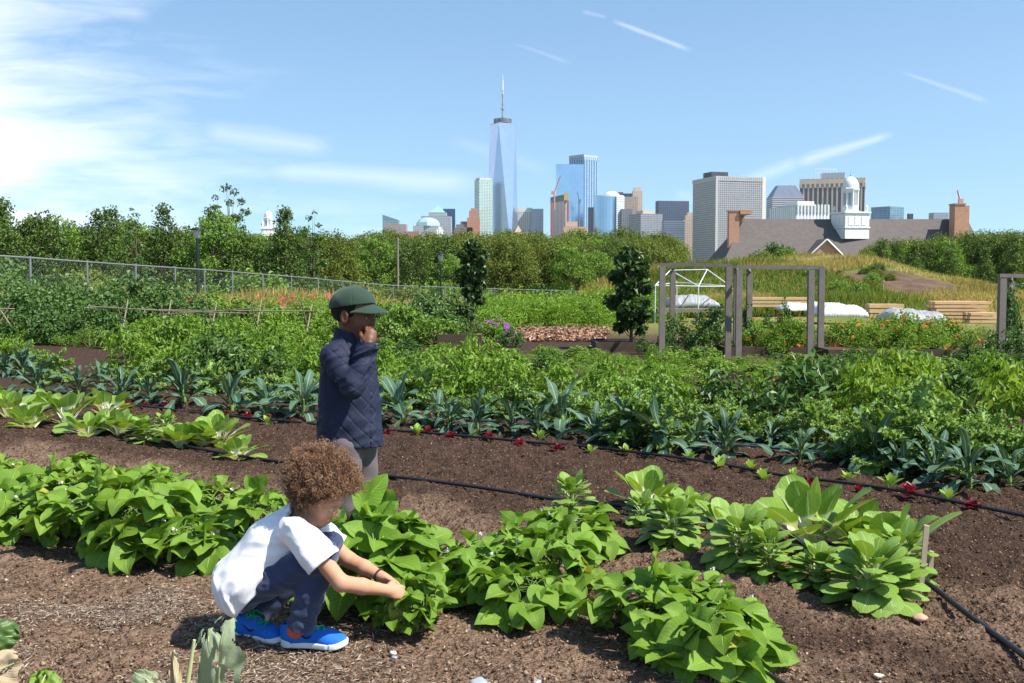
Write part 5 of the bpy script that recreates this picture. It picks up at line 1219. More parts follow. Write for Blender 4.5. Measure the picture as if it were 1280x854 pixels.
def cupola(px, D, ys, wpx, lab, parent=None, off=None):
    """ys: photo rows of base bottom, base top, drum top, dome top, finial top"""
    k = D / F; o = thing('white_cupola', lab, 'cupola', ((px - CX) * k, D, 0)); Z = lambda y: zpx(y, D); w = wpx * k / 2
    zb, z1, z2, z3, z4 = [Z(y) for y in ys]
    rt = rotz(R(14))
    mb = MB(); box(mb, (0, 0, (zb + z1) / 2 - 1), (2 * w, 2 * w, z1 - zb + 2), rt); mb.build('square_base', WHI, o, smooth=False)
    mb = MB(); box(mb, (0, 0, z1), (2 * w + .6, 2 * w + .6, .35), rt); box(mb, (0, 0, zb + (z1 - zb) * .12), (2 * w + .4, 2 * w + .4, .25), rt)
    for i in range(4):
        for s in (-.55, 0, .55):
            a = rotz(R(14) + i * pi / 2) @ np.array([w * s, -w - .04, (zb + z1) / 2]); box(mb, a, (w * .42, .12, (z1 - zb) * .5), rotz(R(14) + i * pi / 2))
    mb.build('base_moulding', WHI, o, smooth=False)
    for sx in (-1, 1):
        for sy in (-1, 1):
            q = rt @ np.array([sx * w * .85, sy * w * .85, z1]); mb = MB(); lathe(mb, [(.28, 0.1), (.28, .35), (.14, .5), (.34, .95), (.3, 1.3), (.08, 1.55), (.01, 1.9)], q, 8); mb.build('urn', WHI, o)
    r = w * .62; n = 8
    mb = MB(); lathe(mb, [(r * 1.12, z1 + .1), (r * 1.12, z1 + .5), (r, z1 + .6), (r, z1 + (z2 - z1) * .25), (r * .9, z1 + (z2 - z1) * .27), (r * .9, z2 - .7), (r * 1.08, z2 - .6), (r * 1.14, z2 - .2), (r * 1.0, z2)], (0, 0, 0), n); mb.build('octagonal_drum', WHI, o, smooth=False)
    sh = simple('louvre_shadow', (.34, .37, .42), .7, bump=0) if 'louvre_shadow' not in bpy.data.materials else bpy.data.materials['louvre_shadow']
    for i in range(8):
        a = (i + .5) * pi / 4; rr = r * .9 * cos(pi / 8) + .02; mb = MB(); hh = (z2 - z1) * .48; box(mb, (rr * cos(a), rr * sin(a), z1 + (z2 - z1) * .55), (.08, r * .34, hh), rotz(a)); mb.build('arched_opening', sh, o, smooth=False)
        a = i * pi / 4; mb = MB(); tube(mb, [[r * .95 * cos(a), r * .95 * sin(a), z1 + (z2 - z1) * .26], [r * .95 * cos(a), r * .95 * sin(a), z2 - .6]], .14, 6); mb.build('column', WHI, o)
    hd = z3 - z2; th = np.linspace(0, pi / 2, 8)
    mb = MB(); lathe(mb, [(r * .98 * cos(a), z2 + hd * sin(a)) for a in th[:-1]] + [(.01, z3)], (0, 0, 0), 20); mb.build('dome', WHI, o)
    mb = MB(); tube(mb, [[0, 0, z3 - .1], [0, 0, z4]], [.1, .04], 6); lathe(mb, [(.01, z3), (.22, z3 + .15), (.22, z3 + .35), (.01, z3 + .5)], (0, 0, 0), 8); mb.build('finial', simple('verdigris', (.3, .5, .45), bump=0), o)
    return o
c1 = cupola(1060.5, 238, (288, 267, 236, 222, 213), 33, 'white octagonal cupola with a dome standing on the slate roof')
for ch in list(c1.children): pass
cupola(337, 260, (296, 286, 272, 264, 258), 17, 'small white cupola poking up behind the left trees')
cupola(549.5, 420, (300, 293, 288, 284, 281), 8, 'tiny white domed cupola under the green pyramid roof')
# dark roof supporting the left and the tiny cupola
for px, D, y0, w, lab in ((337, 262, 292, 26, 'grey roofed house mostly hidden behind the left trees'), (549.5, 422, 299, 22, 'low house hidden by the treeline under the tiny cupola')):
    k = D / F; t = thing('house', lab, 'building', ((px - CX) * k, D, -2)); z = zpx(y0, D) + 2; w_ = w * k / 2; mb = MB(); prism(mb, np.array([[-w_ * 2, -3], [w_ * 2, -3], [w_ * 2, 9], [-w_ * 2, 9]]), 0, z - 2.5); mb.build('wall', brick, t, smooth=False)
    mb = MB(); prism(mb, np.array([[-w_ * 2, -4], [w_ * 2, -4], [w_ * 2, 10], [-w_ * 2, 10]]), z - 2.5, z, top=np.array([[-w_ * 1.7, 2.4], [w_ * 1.7, 2.4], [w_ * 1.7, 3.4], [-w_ * 1.7, 3.4]])); mb.build('roof', slate, t, smooth=False)

# ============================================================ lumber, tarpaulins, tent frame
lum = simple('fresh_lumber', (.62, .40, .22), .75, .2, var=.25, scale=3, bump=.2)
def stack(px0, px1, py0, py1, Y, rows, cols, lab, seed, len_j=.3, mat=lum):
    r = np.random.RandomState(seed); a = P(px0, py1, Y); c = P(px1, py1, Y); w = c[0] - a[0]; z0 = a[2]; hh = (py1 - py0) / F * Y
    t = thing('lumber_stack', lab, 'lumber', ((a[0] + c[0]) / 2, Y, z0)); th = hh / rows
    for i in range(rows):
        for j in range(cols):
            L = w * (1 - len_j * r.rand() * (.4 + .6 * i / rows)); mb = MB(); box(mb, ((-w + L) / 2 + r.uniform(0, .3) * (w - L), j * .3, th * (i + .45)), (L, .24, th * .72), rotz(r.uniform(-.012, .012)), r.rand()); mb.build('plank', mat, t, smooth=False)
stack(1166, 1238, 376, 403, 34, 6, 3, 'tall stack of long fresh planks at the right', 1)
stack(1210, 1252, 390, 404, 33, 3, 2, 'short low pile of planks at the right end of the tall stack', 2)
stack(935, 1012, 371, 384, 36, 3, 2, 'long planks lying behind the right bay of the trellis', 3)
stack(1085, 1128, 379, 398, 34.5, 3, 2, 'planks between the white sacks and the grey tarpaulin', 4)
stack(822, 905, 385, 391, 33, 1, 2, 'grey beam lying in front of the tent frame', 5, .05, gw)
tarp_w = simple('white_tarpaulin', (.60, .61, .60), .5, .4, var=.12, scale=3, bump=.3, bscale=8, bdist=.05); tarp_g = simple('grey_tarpaulin', (.30, .31, .32), .5, .4, var=.15, scale=2, bump=.3, bscale=8, bdist=.05)
def tarp(px0, px1, py0, py1, Y, mat, lab, seed, dep=1.6, nm='tarpaulin'):
    a = P(px0, py1, Y); c = P(px1, py1, Y); w = c[0] - a[0]; hh = (py1 - py0) / F * Y; nx, ny = 60, 26; S, Tt = np.meshgrid(np.linspace(-1, 1, nx), np.linspace(-1, 1, ny))
    edge = np.maximum(np.abs(S) ** 5, np.abs(Tt) ** 4); z = .8 * hh * np.clip(1 - edge ** 1.2, 0, 1) ** .8 * (.80 + .13 * noise3(S * 2.3, Tt * 1.6, 0, seed)) + .035 * (1 - np.abs(noise3(S * 9, Tt * 5, 0, seed + 1)) * 2) * (1 - edge * .6)
    X = S * w / 2 * (1 + .06 * edge * noise3(S * 5, Tt * 5, 0, seed + 2)); Yv = Tt * dep / 2 + dep / 2
    mb = MB(); idx = np.arange(nx * ny).reshape(ny, nx); f = np.stack([idx[:-1, :-1], idx[:-1, 1:], idx[1:, 1:], idx[1:, :-1]], -1).reshape(-1, 4)
    mb.add(np.stack([X, Yv, np.maximum(z, -.02)], -1).reshape(-1, 3), f); o = mb.build(nm, mat); o.location = ((a[0] + c[0]) / 2, Y, a[2]); tag(o, lab, 'tarpaulin' if nm == 'tarpaulin' else 'sacks')
    sd = o.modifiers.new('thick', 'SOLIDIFY'); sd.thickness = .015
tarp(985, 1052, 375, 389, 33, tarp_w, 'white tarpaulin over a low pile behind the trellis', 21); tarp(1028, 1087, 374, 396, 31.5, tarp_w, 'crumpled white tarpaulin right of the trellis', 22)
tarp(1114, 1186, 381, 404, 31, tarp_g, 'grey tarpaulin draped over a pile beside the plank stack', 23); tarp(838, 900, 364, 384, 35, tarp_g, 'grey tarpaulin heap under the white tent frame', 24); tarp(744, 762, 380, 385, 40, tarp_w, 'small pale tarpaulin left of the columnar tree', 25)
tw = simple('white_pipe', (.62, .63, .64), .4, .5, var=.03, bump=0)
def tent():
    t = thing('tent_frame', 'bare white pipe frame of a gabled tent behind the trellis', 'tent frame'); Y0, Y1 = 33.0, 38.0
    # front eave line, back eave line, ridge
    A = [P(819, 357, Y0), P(873, 358, Y0), P(913, 358, Y1 - 1.5), P(846, 353, Y1)]; rg = [P(838, 338, (Y0 + Y1) / 2), P(884, 337, (Y0 + Y1) / 2)]
    def seg(nm, a, b_, r=.019): mb = MB(); tube(mb, [a, b_], r, 6); mb.build(nm, tw, t)
    for i in range(4): seg('eave_pipe', A[i], A[(i + 1) % 4])
    seg('ridge_pipe', rg[0], rg[1]); 
    for a, b_ in ((A[0], rg[0]), (A[3], rg[0]), (A[1], rg[1]), (A[2], rg[1]), ): seg('rafter', a, b_)
    seg('rafter', A[1], rg[0], .02)
    for q in A: e = q.copy(); e[2] = ztf(e[0], e[1]) - .05; seg('leg', q, e)
tent()
# ============================================================ people: signed distance modelling, one continuous surface per piece
def vlen(p): return np.sqrt((p * p).sum(-1))
def cap(p, a, b_, ra, rb):
    a, b_ = np.asarray(a, float), np.asarray(b_, float); ba = b_ - a; pa = p - a; h = np.clip((pa @ ba) / (ba @ ba), 0, 1)
    return vlen(pa - h[:, None] * ba) - (ra + (rb - ra) * h)
def ell(p, c, r, M_=None):
    q = p - np.asarray(c, float)
    if M_ is not None: q = q @ M_
    r = np.asarray(r, float); k0 = vlen(q / r); k1 = vlen(q / (r * r)); return k0 * (k0 - 1) / (k1 + 1e-9)
def smin(a, b_, k): h = np.clip(.5 + .5 * (b_ - a) / k, 0, 1); return b_ * (1 - h) + a * h - k * h * (1 - h)
def smax(a, b_, k): return -smin(-a, -b_, k)
def polyg(f, lo, hi, res, smooth=1):
    lo = np.asarray(lo, float); hi = np.asarray(hi, float); B = 4
    n = (np.ceil((hi - lo) / (res * B)).astype(int)) * B
    nc = n // B; g = [lo[k] + (np.arange(nc[k]) + .5) * res * B - res * .5 for k in range(3)]
    CX_, CY_, CZ_ = np.meshgrid(*g, indexing='ij'); dc = f(np.stack([CX_, CY_, CZ_], -1).reshape(-1, 3)).reshape(nc)
    act = np.abs(dc) < res * B * 1.7
    big = lambda a: a.repeat(B, 0).repeat(B, 1).repeat(B, 2)
    val = big(dc); m = big(act); ii = np.argwhere(m); val[m] = f(lo + ii * res)
    s = val < 0
    c8 = [s[i:n[0] - 1 + i, j:n[1] - 1 + j, k:n[2] - 1 + k] for i in (0, 1) for j in (0, 1) for k in (0, 1)]
    cnt = sum(c.astype(np.int8) for c in c8); cells = np.argwhere((cnt > 0) & (cnt < 8))
    vid = -np.ones(n - 1, np.int64); vid[tuple(cells.T)] = np.arange(len(cells))
    acc = np.zeros((len(cells), 3)); num = np.zeros(len(cells))
    for ax in range(3):
        o1, o2 = [k for k in range(3) if k != ax]
        for p_ in (0, 1):
            for q in (0, 1):
                a = cells.copy(); a[:, o1] += p_; a[:, o2] += q; b_ = a.copy(); b_[:, ax] += 1
                va = val[tuple(a.T)]; vb = val[tuple(b_.T)]; cr = (va < 0) != (vb < 0)
                t = np.where(cr, va / np.where(np.abs(va - vb) < 1e-12, 1, va - vb), 0); pos = a.astype(float); pos[:, ax] += t
                acc[cr] += pos[cr]; num[cr] += 1
    V = lo + acc / num[:, None] * res; Q = []
    for ax in range(3):
        o1, o2 = [(1, 2), (2, 0), (0, 1)][ax]
        sl0 = [slice(None)] * 3; sl1 = [slice(None)] * 3; sl0[ax] = slice(0, -1); sl1[ax] = slice(1, None)
        d = s[tuple(sl0)] != s[tuple(sl1)]; e = np.argwhere(d); e = e[(e[:, o1] > 0) & (e[:, o2] > 0) & (e[:, o1] < n[o1] - 1) & (e[:, o2] < n[o2] - 1)]
        ins = s[tuple(e.T)]
        def gid(da, db): q = e.copy(); q[:, o1] -= da; q[:, o2] -= db; return vid[tuple(q.T)]
        q = np.stack([gid(1, 1), gid(0, 1), gid(0, 0), gid(1, 0)], 1); q[~ins] = q[~ins][:, ::-1]; Q.append(q)
    Q = np.concatenate(Q); Q = Q[(Q >= 0).all(1)]
    return V, Q
def sdfobj(name, f, lo, hi, res, mat, parent):
    V, Q = polyg(f, lo, hi, res); mb = MB(); mb.add(V, Q); return mb.build(name, mat, parent)

def skinmat(name, col, warm, rough=.6):
    m, nt, out = newmat(name); b = NB(nt); n = b.noise(9, 4, b.obj()); c = b.mix(n, tuple(x * .88 for x in col), tuple(x * 1.12 for x in col))
    p = b.pbsdf(out, c, rough, .3, 0, b.bump(b.noise(220, 3, b.obj()), .12, .001))
    p.inputs['Subsurface Weight'].default_value = .12; p.inputs['Subsurface Radius'].default_value = (.012, .005, .003); p.inputs['Subsurface Scale'].default_value = 1.0
    return m
def clothmat(name, col, rough=.85, weave=900, var=.12, bumpk=.25, sheen=.15):
    m, nt, out = newmat(name); b = NB(nt); n = b.noise(6, 4, b.obj()); c = b.mix(n, tuple(x * (1 - var) for x in col), tuple(min(1, x * (1 + var)) for x in col))
    p = b.pbsdf(out, c, rough, .2, 0, b.bump(b.math('ADD', b.noise(weave, 2, b.obj()), b.math('MULTIPLY', b.noise(28, 4, b.obj()), 2.0)), bumpk, .002)); p.inputs['Sheen Weight'].default_value = sheen; return m

def head_sdf(p):
    """face toward +x, crown at +z; origin in the skull; about .2 m tall"""
    y = np.abs(p[:, 1]); q = np.stack([p[:, 0], y, p[:, 2]], 1)
    d = ell(p, (-.012, 0, .025), (.088, .071, .078))
    d = smin(d, ell(p, (.018, 0, -.028), (.060, .054, .072)), .03)
    d = smin(d, ell(p, (.040, 0, -.078), (.030, .028, .022)), .03)
    d = smin(d, ell(q, (.045, .030, -.030), (.026, .024, .028)), .02)
    d = smin(d, ell(p, (.068, 0, .022), (.014, .045, .012)), .015)            # brow
    d = smax(d, -ell(q, (.088, .030, .002), (.020, .019, .012)), .014)          # sockets
    d = smin(d, ell(q, (.064, .029, .0), (.0125, .0145, .0115)), .003)         # lids and eyeball
    d = smin(d, cap(p, (.070, 0, .006), (.088, 0, -.022), .007, .0095), .010)    # nose
    d = smin(d, ell(q, (.080, .010, -.027), (.009, .0075, .007)), .006)
    d = smin(d, ell(p, (.074, 0, -.051), (.011, .021, .0065)), .006)           # lips
    d = smin(d, ell(p, (.072, 0, -.062), (.011, .018, .007)), .006)
    d = smax(d, -ell(p, (.088, 0, -.0565), (.010, .020, .0018)), .003)
    e = ell(q, (-.008, .074, -.008), (.018, .009, .031)); e = smax(e, -ell(q, (-.004, .084, -.006), (.010, .008, .020)), .004)
    return smin(d, e, .008)
def hand_sdf(p, W_, palm_r=(.036, .030, .013), curl=.9, grip=.0):
    """local: wrist at origin, fingers toward +x, palm normal -z, thumb on +y"""
    q = (p - W_[:3, 3]) @ W_[:3, :3]
    d = ell(q, (.036, 0, 0), (.042, .029, .0135)); d = smin(d, cap(q, (-.01, 0, 0), (.02, 0, 0), .017, .016), .015)
    for i, (y, L, a) in enumerate([(.021, .048, .06), (.007, .055, .01), (-.007, .051, -.04), (-.020, .040, -.10)]):
        c0 = curl * (.55 + .12 * i); o_ = np.array([.066 - abs(i - 1.2) * .003, y, 0.0]); dirv = np.array([cos(a), sin(a), 0.]); pt = o_; ang = 0; ls = [L * .45, L * .32, L * .26]; r0 = .0082 - .0006 * i; dd = None
        for s_, l_ in enumerate(ls):
            ang += c0 * (1, .95, .6)[s_]; v = dirv * cos(ang) + np.array([0, 0, -1.]) * sin(ang); nx_ = pt + v * l_
            c_ = cap(q, pt, nx_, r0 * (1 - .08 * s_), r0 * (1 - .08 * (s_ + 1))); dd = c_ if dd is None else smin(dd, c_, .002); pt = nx_
        d = smin(d, dd, .004)
    a = np.array([.016, .022, -.003]); b_ = np.array([.040, .040, -.014]); c = np.array([.062, .040, -.026 - .012 * curl])
    t_ = smin(cap(q, a, b_, .0125, .0095), cap(q, b_, c, .0095, .0078), .003); return smin(d, t_, .007)
def xf(o, fx, up):
    """4x4 with x axis = fx, z axis near up"""
    x = norm(fx); z = norm(np.asarray(up, float) - x * np.dot(up, x)); y = np.cross(z, x); m = np.eye(4); m[:3, 0], m[:3, 1], m[:3, 2], m[:3, 3] = x, y, z, o; return m
def loc(p, W_): return (p - W_[:3, 3]) @ W_[:3, :3]
def wrinkle(p, dirs, amp):
    d = 0
    for (v, fr_, ph) in dirs: v = norm(v); w = p @ v; d = d + np.sin(w * fr_ + ph + 2.2 * noise3(p[:, 0] * 9, p[:, 1] * 9, p[:, 2] * 9, int(fr_)))
    return amp * d / len(dirs)

def fold(p, axis, fa, fl_, seed, sharp=1.6):
    """ridged creases that run along axis"""
    ax = norm(axis); Fr = frame(ax, np.array([.3, .2, .93])); q = p @ Fr
    w = .35 * noise3(p[:, 0] * 7, p[:, 1] * 7, p[:, 2] * 7, seed + 9)
    n_ = noise3(q[:, 0] * fa + w * 2, q[:, 1] * fl_ + w, q[:, 2] * fa, seed); return (1 - np.abs(n_) * 2) ** 1.0 * np.clip(.3 + noise3(q[:, 0] * 5, q[:, 1] * 5, q[:, 2] * 5, seed + 3) , 0, 1)
def add_eye(hw, parent, dark):
    wm = simple('eye_white', (.75, .73, .70), .25, .5, var=.02, bump=0) if 'eye_white' not in bpy.data.materials else bpy.data.materials['eye_white']; im = simple('iris', dark, .15, .6, bump=0)
    for s in (-1, 1):
        c = hw[:3, :3] @ np.array([.0658, .029 * s, -.002]) + hw[:3, 3]; th = np.linspace(0, pi, 9)
        mb = MB(); lathe(mb, [(max(1e-4, .0112 * sin(a)), .0112 * cos(a)) for a in th], c, 14); e = mb.build('eye', wm, parent)
        c2 = hw[:3, :3] @ np.array([.0733, .029 * s, -.003]) + hw[:3, 3]; mb = MB(); lathe(mb, [(max(1e-4, .0048 * sin(a)), .0048 * cos(a)) for a in th], c2, 12); mb.build('pupil', im, e, origin=parent['_o'])

def lace_tubes(parent, pts, mat, nm='laces'):
    mb = MB()
    for q in pts: tube(mb, q, .0035, 5)
    return mb.build(nm, mat, parent)

sh_blue, _nt, _o = newmat('blue_mesh_shoe'); _b = NB(_nt); _v = _b.n('ShaderNodeTexVoronoi'); _v.inputs['Scale'].default_value = 420; _b.set(_v.inputs['Vector'], _b.obj())
_b.pbsdf(_o, _b.mix(_b.noise(20, 3, _b.obj()), (.012, .10, .50), (.03, .20, .66)), .8, .2, 0, _b.bump(_v.outputs['Distance'], .5, .001))
sh_white = simple('shoe_sole_white', (.72, .73, .75), .6, .3, var=.06); lace_g = simple('green_lace', (.02, .42, .16), .6, .3, var=.1, bump=0); dkm = simple('dark_marking', (.012, .018, .045), .5, .3, bump=0)
sock_o = simple('orange_sock', (.75, .12, .04), .9, .1, bump=.3, bscale=300); sh_grey = simple('grey_shoe', (.12, .12, .13), .6, .3)
def shoe(parent, heel, fwd, L, mat, sole_mat, laces, mark, pitch=0.0):
    """heel: ground point under the heel; parts: shoe > sole, laces, marking"""
    W_ = xf(heel, [*fwd, sin(pitch)], (0, 0, 1)); k = L / .24
    def prof(q):
        return q / k
    def up_(p):
        q = prof(loc(p, W_)); x, y, z = q[:, 0], q[:, 1], q[:, 2]
        d = ell(q, (.045, 0, .045), (.050, .036, .058)); d = smin(d, ell(q, (.185, .002, .022), (.056, .045, .034)), .03); d = smin(d, cap(q, (.05, 0, .045), (.17, .002, .030), .036, .036), .02)
        d = smin(d, cap(q, (.035, 0, .05), (.03, 0, .088), .033, .033), .02); d = smin(d, cap(q, (.10, 0, .072), (.066, 0, .098), .016, .014), .02)
        d = smax(d, -(z - .012), .004); d = smax(d, z - (.094 - .02 * np.clip((.06 - x) * 10, -.5, 1)), .004)
        d = smax(d, -smin(cap(q, (.034, 0, .06), (.03, 0, .14), .024, .030), cap(q, (.05, 0, .08), (.056, 0, .14), .02, .022), .01), .004)
        return d * k
    def so_(p):
        q = prof(loc(p, W_)); x, y, z = q[:, 0], q[:, 1], q[:, 2]; w = np.interp(x, [0, .05, .11, .17, .215, .24], [.028, .036, .033, .046, .040, .018])
        dxy = np.maximum(np.abs(y) - w, np.maximum(-x - .004, x - .244)); r = np.hypot(x - .045, y) - .047; dxy = np.where(x < .04, np.hypot(np.minimum(x - .034, 0), y * .98) - .038, dxy); dxy = np.where(x > .185, np.hypot((x - .185), y * 1.28) - .060, dxy)
        top = .022 + .012 * np.clip((x - .20) * 22, 0, 1) + .008 * np.clip((.06 - x) * 20, 0, 1); bot = .0 + .012 * np.clip((x - .21) * 25, 0, 1)
        return smax(dxy, np.maximum(z - top, bot - z), .006) * k
    lo = W_[:3, 3] + np.min([W_[:3, :3] @ (np.array([a, b_, c]) * k) for a in (-.02, .26) for b_ in (-.06, .06) for c in (-.02, .13)], 0)
    hi = W_[:3, 3] + np.max([W_[:3, :3] @ (np.array([a, b_, c]) * k) for a in (-.02, .26) for b_ in (-.06, .06) for c in (-.02, .13)], 0)
    o = sdfobj('shoe', up_, lo, hi, .0028, mat, parent); o['_o'] = parent['_o']
    for nm, f_, m_ in (('sole', so_, sole_mat),):
        V, Q = polyg(f_, lo, hi, .0028); mb = MB(); mb.add(V, Q); mb.build(nm, m_, o, origin=parent['_o'])
    TW = lambda a: W_[:3, :3] @ (np.asarray(a) * k) + W_[:3, 3]
    def march(a, dr):    # from local point a move along local dir until the upper surface
        a = np.array(a, float); dr = np.array(dr, float)
        for _ in range(60):
            d = up_(TW(a)[None])[0] / k
            if abs(d) < .0004: break
            a = a + dr * d * .9
        return a
    if laces is not None:
        mb = MB(); n = 6
        for i in range(n):
            x = .155 - .016 * i; pts = []
            for y in np.linspace(-.019, .019, 7): pts.append(TW(march((x + (y if i % 2 else -y) * .25, y, .12), (0, 0, -1)) + [0, 0, .0025]))
            tube(mb, pts, .0036 * k, 5)
        base = march((.075, 0, .13), (0, 0, -1)) + [0, 0, .006]
        for s in (-1, 1):      # bow loops and loose ends
            tube(mb, [TW(base + np.array([0.0, s * .004, 0])), TW(base + np.array([.012, s * .022, .010])), TW(base + np.array([.030, s * .034, .0])), TW(base + np.array([.020, s * .040, -.012])), TW(base + np.array([.004, s * .018, .0]))], .0036 * k, 5)
            tube(mb, [TW(base), TW(base + np.array([.022, s * .014, .006])), TW(base + np.array([.045, s * .026, -.012]))], .0034 * k, 5)
        mb.build('laces', laces, o, origin=parent['_o'])
    if mark is not None:      # curved tick marking on both sides
        for s in (-1, 1):
            mb = MB(); n = 16; V = []
            for i in range(n + 1):
                t = i / n; x = .175 - .115 * t                            # thin tail forward top .. fat hook
                # tick: hook low at the heel side, long tail sweeping up to the heel
                tx = .118 - .062 * t; tz = .044 - .007 * sin(pi * min(1, t * 1.6)) + .022 * max(0, t - .3) ** 1.1
                th = .0062 * sin(pi * min(1, .12 + t * .9)) ** .8 * (1 - t) ** .5 + .0004
                for dz in (-th, th * .8):
                    a = march((tx, s * .075, tz + .004 + dz), (0, -s, 0)); V.append(TW(a + np.array([0, s * .0014, 0])))
            f = [[2 * i, 2 * i + 2, 2 * i + 3, 2 * i + 1] for i in range(n)]; mb.add(V, f); mb.build('side_marking', mark, o, origin=parent['_o'])
    return o

# ------------------------------------------------------------ crouching child
def crouching():
    D0 = 3.96; root = thing('person', 'crouching child with curly brown hair, white T-shirt and blue shoes picking beans', 'person'); c0 = P(330, 815, 3.9); gz = ztf(c0[0], 3.9)
    org = np.array([c0[0], 3.92, gz]); root.location = org; root['_o'] = org.tolist()
    Q = lambda px, py, dy=0.0: P(px, py, D0 + dy)
    pel = Q(300, 728, 0.02); ch = Q(343, 682, .02); nb = Q(382, 646, .03)
    shn, shf = Q(374, 664, -.115), Q(386, 656, .15); eln, elf = Q(426, 729, -.15), Q(436, 700, .17); wrn, wrf = Q(484, 738, -.03), Q(479, 722, .08)
    hc = Q(401, 621, .0); fx = norm([cos(R(-32)) * cos(R(-14)), sin(R(-14)), sin(R(-32))]); hw = xf(hc, fx, (0.35, 0, 1)); hs = 1.0
    hpn, hpf = Q(318, 735, -.045), Q(308, 733, .105); knn, knf = Q(402, 694, -.10), Q(407, 682, .12); ann, anf = Q(376, 783, -.07), Q(312, 778, .10)
    ann[2] = max(ann[2], gz + .07)
    hwn = xf(wrn, Q(512, 742, .03) - wrn, (.1, -.9, .55)); hwf = xf(wrf, Q(505, 735, .05) - wrf, (.1, .5, .8))
    def body(p):
        d = head_sdf(loc(p, hw)); d = smin(d, cap(p, hw[:3, 3] + hw[:3, :3] @ np.array([-.03, 0, -.05]), nb, .043, .046), .02)
        d = smin(d, cap(p, nb, ch, .06, .075), .03); d = smin(d, cap(p, ch, pel, .075, .075), .03); d = smin(d, cap(p, shn, shf, .036, .036), .03)
        for a, e, w_, W_ in ((shn, eln, wrn, hwn), (shf, elf, wrf, hwf)):
            d = smin(d, smin(cap(p, a, e, .037, .030), cap(p, e, e * .55 + w_ * .45, .030, .029), .012), .02); d = smin(d, cap(p, e * .55 + w_ * .45, w_, .029, .0195), .012)
            d = smin(d, hand_sdf(p, W_), .01)
        for h, k_, a in ((hpn, knn, ann), (hpf, knf, anf)):
            d = smin(d, cap(p, h, k_, .05, .038), .02); d = smin(d, cap(p, k_, a, .036, .026), .015)
        return d
    allp = np.array([pel, ch, nb, shn, shf, eln, elf, wrn, wrf, hc, hpn, knn, ann, anf]); lo, hi = allp.min(0) - .16, allp.max(0) + .16
    sk = skinmat('light_brown_skin', (.50, .27, .17), None); b_ = sdfobj('body', body, lo, hi, .0034, sk, root); add_eye(hw, root, (.05, .025, .012))
    # eyebrows
    # shirt
    sl_n = shn * .36 + eln * .64; sl_f = shf * .36 + elf * .64
    an = norm(eln - shn); af = norm(elf - shf)
    def shirt_base(p, g):
        d = cap(p, pel + [0.004, .03, .008], ch + [0, .0, 0], .104 - g, .094 - g); d = smin(d, cap(p, pel + [.012, -.055, -.01], ch + [0, -.045, 0], .098 - g, .085 - g), .04); d = smin(d, cap(p, pel + [.012, .07, -.01], ch + [0, .05, 0], .098 - g, .085 - g), .04)
        d = smin(d, cap(p, ch, nb + [-.012, 0, -.006], .098 - g, .066 - g), .05); d = smin(d, cap(p, shn + [-.01, .03, .008], shf + [-.01, -.02, .008], .058 - g, .058 - g), .05)
        s_ = cap(p, shn + [-.01, 0, 0], shn + an * .19, .052 - g, .064 - g); s2 = cap(p, shf, shf + af * .19, .050 - g, .060 - g); return s_, s2, d
    def shirt(p):
        wr = wrinkle(p, [((.5, .2, -.8), 75, 0), ((.9, .3, .3), 60, 2), ((.2, .5, -.9), 110, 1)], .0035) + .0035 * noise3(p[:, 0] * 16, p[:, 1] * 16, p[:, 2] * 16, 3)
        s_, s2, d = shirt_base(p, 0); t1 = (p - (shn + an * .135)) @ an; t2 = (p - (shf + af * .13)) @ af; o_ = smin(smin(d, smax(s_, t1, .004), .03), smax(s2, t2, .004), .03) + wr
        s_, s2, d = shirt_base(p, .007); i_ = smin(smin(d, s_, .03), s2, .03) + wr
        # open the inside only at the sleeve ends, the waist and the neck
        cut_s = np.minimum(np.maximum(t1 + .03, -(t1 + 9)), 9)
        nk = norm(hw[:3, 3] - nb); o_ = smax(o_, (p - (nb + nk * .012)) @ nk, .004)
        wl = norm([.58, 0, -.81]); pl = (p - Q(322, 738)) @ norm([.80, 0, -.60]); far_ = (p - Q(300, 772)) @ np.array([0, 0, -1.])
        o_ = smax(o_, np.maximum(np.minimum(pl, 9) - .0 * far_, far_ ) + .004 * noise3(p[:, 0] * 30, p[:, 1] * 30, 0, 5), .005)
        return np.maximum(o_, -i_)
    # keep the chest: the cut plane applies only below the chest line
    A_, B_ = Q(322, 740), Q(366, 690)
    def shirt2(p):
        wr = .004 * noise3(p[:, 0] * 12, p[:, 1] * 12, p[:, 2] * 12, 3) - .012 * fold(p, (.75, 0, .65), 17, 4, 31) - .010 * fold(p, (.45, .1, -.9), 20, 5, 37) - .004 * fold(p, (1, 0, 0), 30, 8, 41)
        t1 = (p - (shn + an * .145)) @ an; t2 = (p - (shf + af * .14)) @ af
        s_, s2, d = shirt_base(p, 0); s_ = s_ + wr * .7; s2 = s2 + wr * .7; d = d + wr; nk = norm(hw[:3, 3] - nb); tn = (p - (nb + nk * .026)) @ nk
        dirw = norm((B_ - A_) * [1, 0, 1]); nw = np.array([-dirw[2], 0, dirw[0]]); nw = nw if nw[2] < 0 else -nw
        lw = (p - A_) @ nw; bot = (p - Q(300, 770)) @ np.array([.15, 0, -1.])
        hem = np.maximum(lw, bot) + .005 * noise3(p[:, 0] * 25, p[:, 1] * 25, 0, 5)
        dt = smax(d, hem, .006); dt = smax(dt, tn, .004)
        o_ = smin(smin(dt, smax(s_, t1, .004), .028), smax(s2, t2, .004), .028)
        a1, a2, dd = shirt_base(p, .012); i_ = smin(smin(dd + wr, a1 + wr * .7, .028), a2 + wr * .7, .028)
        return np.maximum(o_, -i_)
    ws = clothmat('white_cotton', (.80, .80, .82), .8, 900, .02, .25); sdfobj('t_shirt', shirt2, lo - .03, hi + .02, .0042, ws, root)
